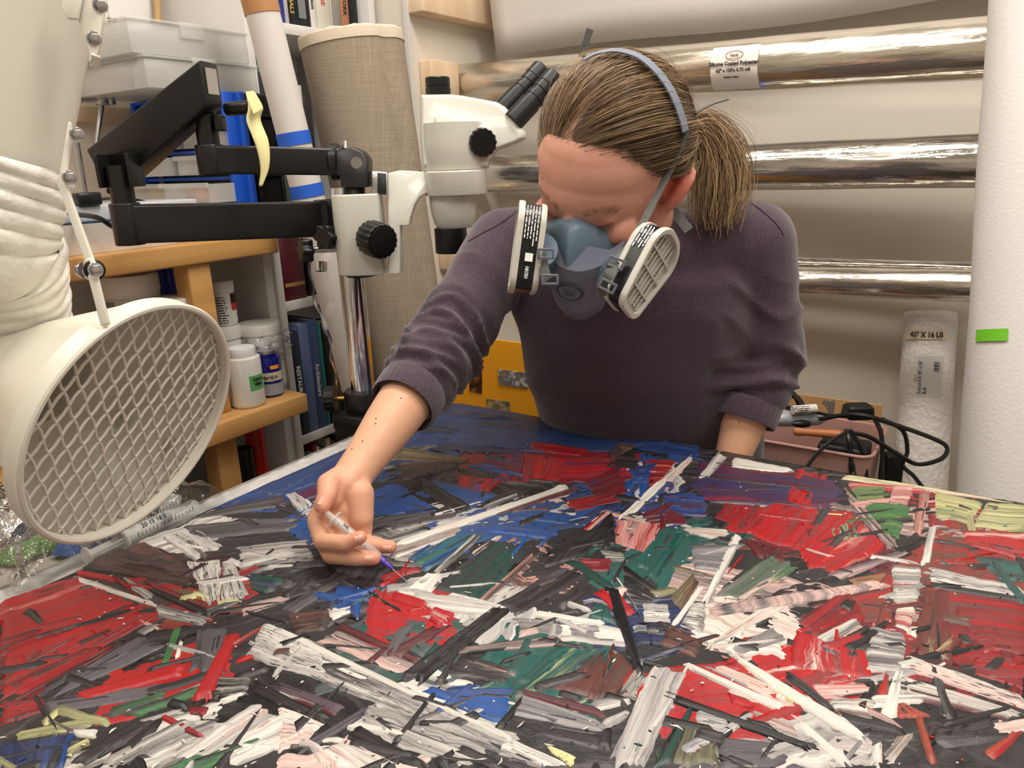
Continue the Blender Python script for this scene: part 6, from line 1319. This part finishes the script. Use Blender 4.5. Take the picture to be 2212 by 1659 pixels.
# ------------------------------------------------------------------ hair
rh = np.random.default_rng(3)
def hair_material():
    m = bpy.data.materials.new('dark_blond_hair'); m.use_nodes = True; nt = m.node_tree; b = nt.nodes['Principled BSDF']; a = nt.nodes.new('ShaderNodeAttribute'); a.attribute_name = 'hair_tone'
    nt.links.new(a.outputs['Color'], b.inputs['Base Color']); b.inputs['Roughness'].default_value = .38; b.inputs['Specular IOR Level'].default_value = .45; return m
HAIR = hair_material()
C0, R0 = np.array(CRC), np.array(CRR)
def surf(d, off):      # cranium surface point for unit directions (n,3), local coordinates
    k = 1 / np.sqrt(((d / R0) ** 2).sum(-1)); return C0 + d * (k + off)[..., None]
HMn = np.array(HMx)
def toW(p): return np.array(HC_) + HSC * (p @ HMn.T)
def hairline(az):      # lowest allowed up-component for an azimuth from the face direction
    return np.interp(az, [0, 18, 40, 58, 72, 84, 100, 125, 180], [.35, .37, .24, .02, -.14, -.20, -.34, -.56, -.62])
def sample(n):
    out = []
    while len(out) < n:
        d = rh.normal(size=3); d /= np.linalg.norm(d); az = math.degrees(abs(math.atan2(d[0], d[1])))
        if abs(d[0] - .14 - .02 * math.sin(d[1] * 9)) < .016 and d[1] > .1 and d[2] > 0 and rh.random() < .85: continue
        if d[2] > hairline(az) + rh.beta(1, 2) * .09 * (az < 95): out.append(d)
    return np.array(out)
PB = np.array([-.046, -.106, .030]); PBd = PB - C0; PBd = PBd / np.linalg.norm(PBd)
def strand_mesh(paths, r, cols):
    """paths (n,k,3) world, r radius, 3-sided strands"""
    n, k, _ = paths.shape; T = np.gradient(paths, axis=1); T /= np.linalg.norm(T, axis=2, keepdims=True) + 1e-9
    ref = np.array([.3, .2, .93]); X = np.cross(T, ref); X /= np.linalg.norm(X, axis=2, keepdims=True) + 1e-9; Y = np.cross(T, X)
    tap = np.ones(k); tap[-1] = .3; rr = (np.asarray(r).reshape(-1, 1) * tap[None, :])[..., None]
    V3 = np.stack([paths + rr * (math.cos(a) * X + math.sin(a) * Y) for a in (0, 2.094, 4.189)], 2).reshape(-1, 3)
    b = (np.arange(n)[:, None] * k + np.arange(k - 1)[None, :]) * 3
    F = np.concatenate([np.stack([b + i, b + (i + 1) % 3, b + 3 + (i + 1) % 3, b + 3 + i], -1).reshape(-1, 4) for i in range(3)])
    return V3, F, np.repeat(cols, k * 3, axis=0)
def tones(n, light=0.0):
    a, b, c = (np.array(lin(x)) for x in ((62, 47, 36), (124, 98, 72), (196, 166, 126)))
    u = np.clip(rh.beta(2, 2, n) + light, 0, 1)[:, None]; return np.where(u < .5, a + (b - a) * u * 2, b + (c - b) * (u * 2 - 1))
def comb(n, lift=(.002, .015), K=14, wild=0.0):
    d = sample(n); t = np.linspace(0, 1, K); clump = np.floor(np.arctan2(d[:, 0], d[:, 2]) * 14) % 7
    ph = rh.uniform(0, 6.28, n); side = np.sign(d[:, 0] - .14)
    dot = np.clip(d @ PBd, -1, 1); om = np.arccos(dot); so = np.sin(om) + 1e-6
    path = (np.sin((1 - t)[None] * om[:, None]) / so[:, None])[..., None] * d[:, None] + (np.sin(t[None] * om[:, None]) / so[:, None])[..., None] * PBd
    # strands right of the parting first go up and over, left ones sweep round the side
    path[..., 0] += (np.where(side > 0, .42, -.10) * np.clip(d[:, 2] + .2, 0, 1))[:, None] * np.sin(math.pi * np.minimum(1, t * 1.25))[None]
    up = np.where(side > 0, .02, .04)[:, None] * np.sin(math.pi * t)[None] ; path[..., 2] += up + .012 * np.sin(ph[:, None] + 7 * t[None]) * np.sin(math.pi * t)[None] + .03 * np.sin(clump * 2.1)[:, None] * np.sin(math.pi * t)[None]
    path[..., 0] += .012 * np.cos(ph[:, None] * 1.7 + 6 * t[None]) * np.sin(math.pi * t)[None]
    path /= np.linalg.norm(path, axis=2, keepdims=True)
    h0 = rh.uniform(lift[0], lift[1], n); off = .0005 + (h0[:, None] * np.minimum(1, t * 4)[None] ** .7) + .002 * np.sin(clump * 1.7)[:, None] * np.sin(math.pi * t)[None]
    if wild: off += wild * rh.uniform(0, 1, n)[:, None] * np.sin(math.pi * np.minimum(1, t * 1.4))[None] ** 2
    return toW(surf(path, off))
Vs, Fs, Cs = [], [], []; nb = 0
def addh(v, f, c):
    global nb
    Vs.append(v); Fs.append(f + nb); Cs.append(c); nb += len(v)
# scalp cap
gu, gv = 180, 70; th = np.linspace(0, 2 * math.pi, gu, endpoint=False); ph = np.linspace(0, 1, gv)
cap_v = []
for a in th:
    azd = math.degrees(abs((a + math.pi) % (2 * math.pi) - math.pi)); lo = math.asin(min(.99, float(hairline(azd)) + (.10 if azd < 95 else .02)))
    for p in ph:
        el = lo + (math.pi / 2 - lo) * p; cap_v.append((math.sin(a) * math.cos(el), math.cos(a) * math.cos(el), math.sin(el)))
cap_v = np.array(cap_v); cw = toW(surf(cap_v, np.full(len(cap_v), .0015)))
ii = np.arange(gu * gv).reshape(gu, gv); cf = np.stack([ii, np.roll(ii, -1, 0), np.roll(np.roll(ii, -1, 0), -1, 1), np.roll(ii, -1, 1)], -1)[:, :-1].reshape(-1, 4)
ct = np.tile(np.array(lin((92, 70, 52))), (len(cw), 1)); pm = (np.abs(cap_v[:, 0] - .14) < .05) & (cap_v[:, 1] > .1) & (cap_v[:, 2] > 0); ct[pm] = np.array(lin((176, 134, 112))); addh(cw, cf, ct)
p_ = comb(11000); addh(*strand_mesh(p_, rh.uniform(.00020, .00040, len(p_)), tones(len(p_))))
p_ = comb(500, wild=.012); addh(*strand_mesh(p_, rh.uniform(.00015, .00025, len(p_)), tones(len(p_), .2)))
# pony tail
pbw = toW(surf(PBd[None], np.array([.010])))[0]
ctr = catmull([Vector(pbw), P(1512, 262, .955), P(1552, 292, .965), P(1580, 345, .97), P(1580, 405, .975), P(1560, 455, .98)], 6)
ctr2 = catmull([Vector(pbw), P(1508, 285, .955), P(1530, 330, .96), P(1535, 385, .965), P(1530, 430, .97), P(1540, 470, .975)], 6)
ctr, ctr2 = np.array([tuple(p) for p in ctr]), np.array([tuple(p) for p in ctr2]); K = len(ctr); n = 1700
u = rh.uniform(0, 1, n) ** 1.1; t = np.linspace(0, 1, K); spread = .004 + .020 * np.sin(np.minimum(1, t * 1.3) * math.pi / 2)
o3 = rh.normal(size=(n, 3)) * .55; lenf = rh.uniform(.75, 1.06, n)
pp = ctr[None] * (1 - u)[:, None, None] + ctr2[None] * u[:, None, None] + o3[:, None, :] * spread[None, :, None] + .0035 * np.sin(rh.uniform(0, 6, n)[:, None, None] + 5 * t[None, :, None] + np.array([0, 1, 2])[None, None])* t[None, :, None]
idx = np.clip(t[None] * lenf[:, None], 0, 1) * (K - 1); i0 = np.clip(idx.astype(int), 0, K - 2); fr_ = (idx - i0)[..., None]; rows_ = np.arange(n)[:, None]
pp = pp[rows_, i0] * (1 - fr_) + pp[rows_, i0 + 1] * fr_
addh(*strand_mesh(pp, rh.uniform(.00025, .00045, n), tones(n, .24)))
# fly-aways
n = 110; d = sample(n); t = np.linspace(0, 1, 12); base_ = toW(surf(d, np.full(n, .006))); outw = (d @ HMn.T); back = np.array(toW(PB[None])[0]) - base_; back /= np.linalg.norm(back, axis=1, keepdims=True)
L = rh.uniform(.015, .05, n)[:, None, None]; pp = base_[:, None] + L * (outw[:, None] * (.55 * np.sin(t * 2.2))[None, :, None] + back[:, None] * (t ** 1.2)[None, :, None] + rh.normal(size=(n, 1, 3)) * .25 * (t ** 2)[None, :, None])
addh(*strand_mesh(pp, np.full(n, .00014), tones(n, .25)))
n = 60; base_ = np.array(pbw)[None] + rh.normal(size=(n, 3)) * .02 + np.array(P(1550, 290, .965) - Vector(pbw))[None]; dr = np.array(RGT)[None] * rh.uniform(.2, 1, (n, 1)) + np.array(UPV)[None] * rh.uniform(-.6, .5, (n, 1)) + rh.normal(size=(n, 3)) * .2
pp = base_[:, None] + rh.uniform(.02, .05, (n, 1, 1)) * (dr[:, None] * t[None, :, None] - np.array([0, 0, 1])[None, None] * .35 * (t ** 2)[None, :, None])
addh(*strand_mesh(pp, np.full(n, .00014), tones(n, .3)))
HV, HF, HCc = np.vstack(Vs), np.vstack(Fs), np.vstack(Cs)
hair = np_obj('hair', HV, HF, HAIR, pr_); at = hair.data.attributes.new('hair_tone', 'FLOAT_COLOR', 'POINT'); at.data.foreach_set('color', np.hstack([HCc, np.ones((len(HCc), 1))]).ravel())
# brows and lashes
hb_ = BVHTree.FromPolygons([tuple(v) for v in hv], hf)
def on_face(x, z, off=.0006):
    o = HL(x, .2, z); h = hb_.ray_cast(o, -Hy); return (h[0] + Hy * off) if h[0] else HL(x, .09, z)
bp = []
for s in (-1, 1):
    for k in range(110):
        u = rh.uniform(0, 1); x = s * (.013 + .034 * u); z = .0205 + .005 * math.sin(u * 2.4) + rh.normal() * .0026; dx = s * rh.uniform(.004, .008)
        bp.append([on_face(x + dx * j * .8, z + .0022 * j, .0006 + .0004 * j) for j in (0, .35, .7, 1)])
addb = strand_mesh(np.array([[tuple(p) for p in q] for q in bp]), np.full(len(bp), .00010), tones(len(bp), .12))
eb = np_obj('eyebrows', addb[0], addb[1], HAIR, pr_); at = eb.data.attributes.new('hair_tone', 'FLOAT_COLOR', 'POINT'); at.data.foreach_set('color', np.hstack([addb[2], np.ones((len(addb[2]), 1))]).ravel())
LASH = mat('lash', (40, 28, 24), .5); LID = mat('lid_line', (120, 72, 60), .6)
for s in (-1, 1):
    m = MB(); line = []
    for k in range(26):
        u = k / 25; x = s * (.0195 + .025 * u); z = .0065 - .0048 * math.sin(u * math.pi) + .002 * u; p = on_face(x, z, .0006); line.append(p)
        L = .0085 + .002 * u; pts = [p, p + (Hy * .55 - Hz * .55 + Hx * s * .35 * (u - .3)) * L * .6, p + (Hy * .95 - Hz * .55 + Hx * s * .5 * (u - .3)) * L]
        m.tube(pts, [.00022, .00018, .00006], 4)
    m.build('eyelashes', LASH, pr_); MB().tube(line, .0005, 6).build('lid_edge', LID, pr_)
# ------------------------------------------------------------------ respirator
SIL = mat('blue_grey_silicone', (104, 126, 144), .36, spec=.5); HARD = mat('grey_violet_plastic', (104, 108, 122), .34); GRY = mat('light_grey_plastic', (196, 194, 186), .35)
STRAP = weave(mat('grey_webbing', (104, 106, 102), .85), 1600, 1600, .0004, .7); HARN = mat('harness_plastic', (122, 130, 146), .35)
rs_ = empty('respirator', HL(0, .14, -.10), 'blue grey half-face respirator with two filter cartridges, worn by the person', 'respirator')
MPV = V(0, .05, -.05); MRT = Matrix.Rotation(math.radians(9), 3, 'Z')
def HLm(*p): return HL(*(MPV + MRT @ (Vector(p) - MPV)))
My = HMx @ (MRT @ V(0, 1, 0)); Mx = HMx @ (MRT @ V(1, 0, 0))
# face seal outline in head coordinates
def outl(a):
    # a runs from the nose bridge round her right cheek, chin, left cheek
    x = .060 * math.sin(a); z = -.052 + .062 * math.cos(a); x *= (1 - .42 * max(0, math.cos(a)) ** 1.6) * (1 - .12 * max(0, -math.cos(a)))
    y = .094 - .62 * abs(x) - .012 * max(0, -math.cos(a)) + .010 * max(0, math.cos(a)) ** 4; return V(x, y, z)
cenm = V(0, 0, -.052); rings = []
for k, f, dz in ((1.06, -.012, 0), (1.05, .002, 0), (.99, .010, 0), (.88, .018, -.002), (.74, .025, -.004), (.58, .031, -.006), (.40, .034, -.008), (.2, .035, -.010)):
    ring = []
    for i in range(64):
        p = outl(2 * math.pi * i / 64); q = V(p.x * k - .006 * (1 - k), 0, cenm.z + (p.z - cenm.z) * k + dz); yc = .094
        q.y = p.y + f + (yc - p.y) * (1 - k) * .75; ring.append(HLm(*q))
    rings.append(ring)
MB().loft(rings).build('face_seal', SIL, rs_, ang=80)
# hard front cover
def cov(u, v):
    z = -.026 - .080 * v; w = .046 * (1 - .30 * v - .14 * v * v) * (1 - .0 * v); x = w * u
    y = .1385 - .024 * u * u - .006 * v - .022 * max(0, v - .75) * 2 + (-.004 * (1 - v) ** 6) - .004 * abs(u) ** 6
    z += .016 * u * u * max(0, 1 - v * 4)
    return HLm(x - .010, y, z)
rings = []
for j in range(15):
    v = j / 14; front = [cov(-1 + 2 * i / 16, v) for i in range(17)]; back = [cov(1 - 2 * i / 16, v) - My * (.026 if abs(1 - 2 * i / 16) > .95 else .03) for i in range(17)]
    rings.append(front + back)
MB().loft(rings).build('front_cover', HARD, rs_, ang=60, bevel=0)
oc = HLm(-.008, .1382, -.054); ring = [oc + Mx * math.cos(a) * .0155 + (Hz * .97 + My * .1) * math.sin(a) * .0115 + My * (-.0028 * math.cos(a) ** 2) for a in [2 * math.pi * k / 40 for k in range(40)]]
MB().tube(ring, .0009, 8, closed=True).build('oval_ring', mat('dark_groove', (60, 64, 72), .5), rs_)
MB().loft([[oc + (p - oc) * .9 - My * .001 for p in ring], [oc + (p - oc) * .86 + My * .0012 for p in ring]]).build('oval_badge', HARD, rs_)
text('3M', .011, oc - Mx * -.008 + My * .0016 - Hz * .004, -Mx, Hz, mat('badge_relief', (82, 88, 100), .5), rs_, depth=.0008, bold=.0003)
# cartridges
CART = mat('black_label', (26, 26, 27), .3)
def dshape(L, w0, w1, n=10):
    """rounded trapezoid outline in 2d: length along x, wide at +x"""
    pts = []; cs = [(-L / 2 + w0 * .28, w0 / 2 - w0 * .28, w0 * .28, 90, 180), (-L / 2 + w0 * .28, -w0 / 2 + w0 * .28, w0 * .28, 180, 270), (L / 2 - w1 * .42, -w1 / 2 + w1 * .42, w1 * .42, 270, 360), (L / 2 - w1 * .42, w1 / 2 - w1 * .42, w1 * .42, 0, 90)]
    for cx_, cy_, r, a0, a1 in cs:
        for k in range(n): a = math.radians(a0 + (a1 - a0) * k / (n - 1)); pts.append((cx_ + r * math.cos(a), cy_ + r * math.sin(a)))
    return pts
def cartridge(c, nrm, lax, L=.098, w0=.050, w1=.070, dep=.027):
    z = Vector(nrm).normalized(); x = Vector(lax); x = (x - z * x.dot(z)).normalized(); y = z.cross(x); O = dshape(L, w0, w1)
    def ring(k, h): return [c + x * (px * k) + y * (py * k) + z * h for px, py in O]
    MB().loft([ring(.80, -dep), ring(.97, -dep), ring(1.0, -dep + .002), ring(1.0, -dep + .006), ring(.97, -dep + .0065)]).build('back_shell', GRY, rs_, ang=40)
    MB().loft([ring(.965, -dep + .006), ring(.965, -.004)], caps=False).build('label_band', CART, rs_)
    MB().loft([ring(.96, -.0055), ring(1.01, -.0055), ring(1.02, -.004), ring(1.02, 0), ring(1.0, .0015), ring(.90, .0015), ring(.885, -.002), ring(.88, -.0045)]).build('front_shell', GRY, rs_, ang=40)
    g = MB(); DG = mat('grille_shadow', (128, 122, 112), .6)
    for k in range(-1, 2):
        xx = k * L * .22; hw = (w0 + (w1 - w0) * (xx / L + .5)) * .44; g.box(c + x * xx + z * (-.0028), (.0022, hw * 2, .0035), Matrix((x, y, z)).transposed())
    for k in range(-2, 3):
        yy = k * w0 * .16; g.box(c + y * yy + x * L * .01 + z * (-.003), (L * .80, .0013, .003), Matrix((x, y, z)).transposed())
    g.build('grille_ribs', GRY, rs_)
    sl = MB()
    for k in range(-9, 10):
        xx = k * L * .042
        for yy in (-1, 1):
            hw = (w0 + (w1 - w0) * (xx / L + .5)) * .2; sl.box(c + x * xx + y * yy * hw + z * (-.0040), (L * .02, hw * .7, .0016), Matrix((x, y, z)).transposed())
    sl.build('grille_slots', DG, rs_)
    return x, y, z, O
CRr = P(1408, 592, .785); nR = RGT * .72 - FWD * .55 - UPV * .42
x, y, z, O = cartridge(CRr, nR, RGT * .62 + UPV * .80)
sd_ = -y if (-y).dot(-RGT) > 0 else y
fine_print(CRr + sd_ * .0338 + x * .036 - z * .0085, -x, z, .030, .0024, 5, WINK, rs_, 1.5)
CRl = P(1112, 533, .835); nL = -RGT * .97 - FWD * .05 + UPV * .12
x2, y2, z2, O2 = cartridge(CRl, nL, UPV * .95 - RGT * .22, L=.100, w0=.052, w1=.07, dep=.030)
fy = y2 if y2.dot(CAM - CRl) > 0 else -y2
fine_print(CRl + fy * .0338 + x2 * .040 - z2 * (.0205 if (-x2).cross(-z2).dot(fy) > 0 else .0085), -x2, -z2 if (-x2).cross(-z2).dot(fy) > 0 else z2, .048, .0022, 5, WINK, rs_, 1.5)
MB().box(CRl + fy * .0325 - x2 * .016 - z2 * .0155, (.009, .0012, .0085), Matrix((x2, fy, z2)).transposed()).build('pictogram', WINK, rs_)
text('NIOSH', .0055, CRl + fy * .0325 - x2 * .026 - z2 * .013, -x2, -z2 if (-x2).cross(-z2).dot(fy) > 0 else z2, WINK, rs_, bold=.0001, wscale=.8)
# filter sockets joining the cartridges to the face piece
MB().cyl(CRr - nR.normalized() * .026, HLm(-.034, .100, -.055), .021, .017, n=28).build('filter_socket', SIL, rs_)
MB().cyl(CRl - nL.normalized() * .028, HLm(.034, .100, -.055), .021, .017, n=28).build('filter_socket', SIL, rs_)
# straps
def strap_on(pix, t, w, upv, th=.0016, m=None, name='strap', n=8):
    pts = catmull([P(px, py, tt) for (px, py), tt in zip(pix, t)], n); return MB().ribbon(pts, [upv if not callable(upv) else upv(i / (len(pts) - 1)) for i in range(len(pts))], w, th).build(name, m or STRAP, rs_, ang=60)
def hairsurf(px, py, off=.0185):
    """where the line of sight meets the combed hair"""
    v = ray(px, py); best = None
    for i in range(900):
        q = CAM + v * (.7 + i * .0004); l = HMx.transposed() @ (q - HC_) / HSC - CRC; s = math.sqrt((l.x / (CRR.x + off)) ** 2 + (l.y / (CRR.y + off)) ** 2 + (l.z / (CRR.z + off)) ** 2)
        if best is None or s < best[0]: best = (s, q)
        if s <= 1: return q
    return best[1]
hpx = [(1262, 132), (1290, 118), (1333, 112), (1378, 124), (1414, 152), (1442, 188), (1460, 224), (1473, 262), (1478, 284)]
hpts = catmull([hairsurf(*p) for p in hpx], 6); hc_ = HL(*CRC)
axd = (hpts[-1] - hpts[0]).normalized()
nor = [(p - hc_).normalized() for p in hpts]
ups = []
for i, p in enumerate(hpts):
    d = (hpts[min(i + 1, len(hpts) - 1)] - hpts[max(i - 1, 0)]).normalized(); ups.append(d.cross(nor[i]))
MB().ribbon([p + n_ * .0015 for p, n_ in zip(hpts, nor)], ups, [.004 + .008 * min(1, i / 14) for i in range(len(hpts))], .0018).build('head_harness', HARN, rs_, ang=60)
sidepx = [(1482, 280), (1462, 330), (1436, 388), (1412, 436), (1388, 484), (1362, 528), (1336, 562)]
spt = [hairsurf(1482, 280), hairsurf(1462, 330, .011), hairsurf(1436, 388, .009)] + [P(1412, 436, .80), P(1388, 484, .785), P(1362, 528, .775), P(1336, 562, .772)]
d0 = (spt[2] - CAM).dot(FWD)
spt[3:] = [P(px, py, d0 + (.775 - d0) * f) for (px, py), f in zip(sidepx[3:], (.3, .55, .8, 1.0))]
sp_ = catmull(spt, 6); MB().ribbon(sp_, [(RGT * .8 + UPV * .5 - FWD * (.9 - 1.2 * i / len(sp_))) for i in range(len(sp_))], .0105, .0015).build('strap', STRAP, rs_, ang=60)
strap_on([(1163, 455), (1164, 500), (1168, 545), (1176, 585), (1184, 606)], [.835, .825, .815, .805, .80], .0115, RGT * .8 - FWD * .5)
strap_on([(1326, 566), (1318, 590), (1302, 612), (1300, 640)], [.768, .762, .764, .772], .012, RGT * .8 + UPV * .45)
strap_on([(1447, 448), (1466, 470), (1488, 498)], [.93, .92, .915], .0125, RGT * .7 + UPV * .6, .0015, name='strap_tail')
strap_on([(1256, 124), (1264, 96), (1275, 63)], [.88, .875, .87], .0085, RGT * .9 + FWD * .2, .0014, name='strap_tail')
strap_on([(1479, 282), (1500, 248), (1535, 226), (1574, 213)], [.90, .89, .885, .88], .0075, UPV * .5 + FWD * .8, .0014, name='strap_tail')
for c, r_ in ((P(1330, 568, .764), RGT * .85 - UPV * .35), (P(1312, 618, .762), RGT * .8 - UPV * .4), (P(1179, 548, .802), RGT), (P(1188, 604, .795), RGT)):
    xr = Vector(r_).normalized(); zr = (CAM - c).normalized(); zr = (zr - xr * zr.dot(xr)).normalized(); yr = zr.cross(xr); R3 = Matrix((xr, yr, zr)).transposed()
    b = MB(); b.box(c + yr * .0045, (.018, .0028, .004), R3); b.box(c - yr * .0045, (.018, .0028, .004), R3); b.box(c + xr * .008, (.0026, .0115, .004), R3); b.box(c - xr * .008, (.0026, .0115, .004), R3); b.build('buckle', HARD, rs_, bevel=.0006)
# syringe in the hand
sa, sb = HP(462, 712, .778), HP(1060, 1200, .7705)
tipp = OZ(883.8, 1259.8, ZP + .003); dirn = (tipp - sa); sb = sa + dirn * .672
sy = syringe('small clear syringe with a purple needle hub, held over the painting', sa, sb, .0050, big=False, hub=mat('purple_hub', (84, 60, 170), .3, coat=.3), needle=max(.01, (tipp - sb).length - .016), draw=.2, marks=20, num='1mL')
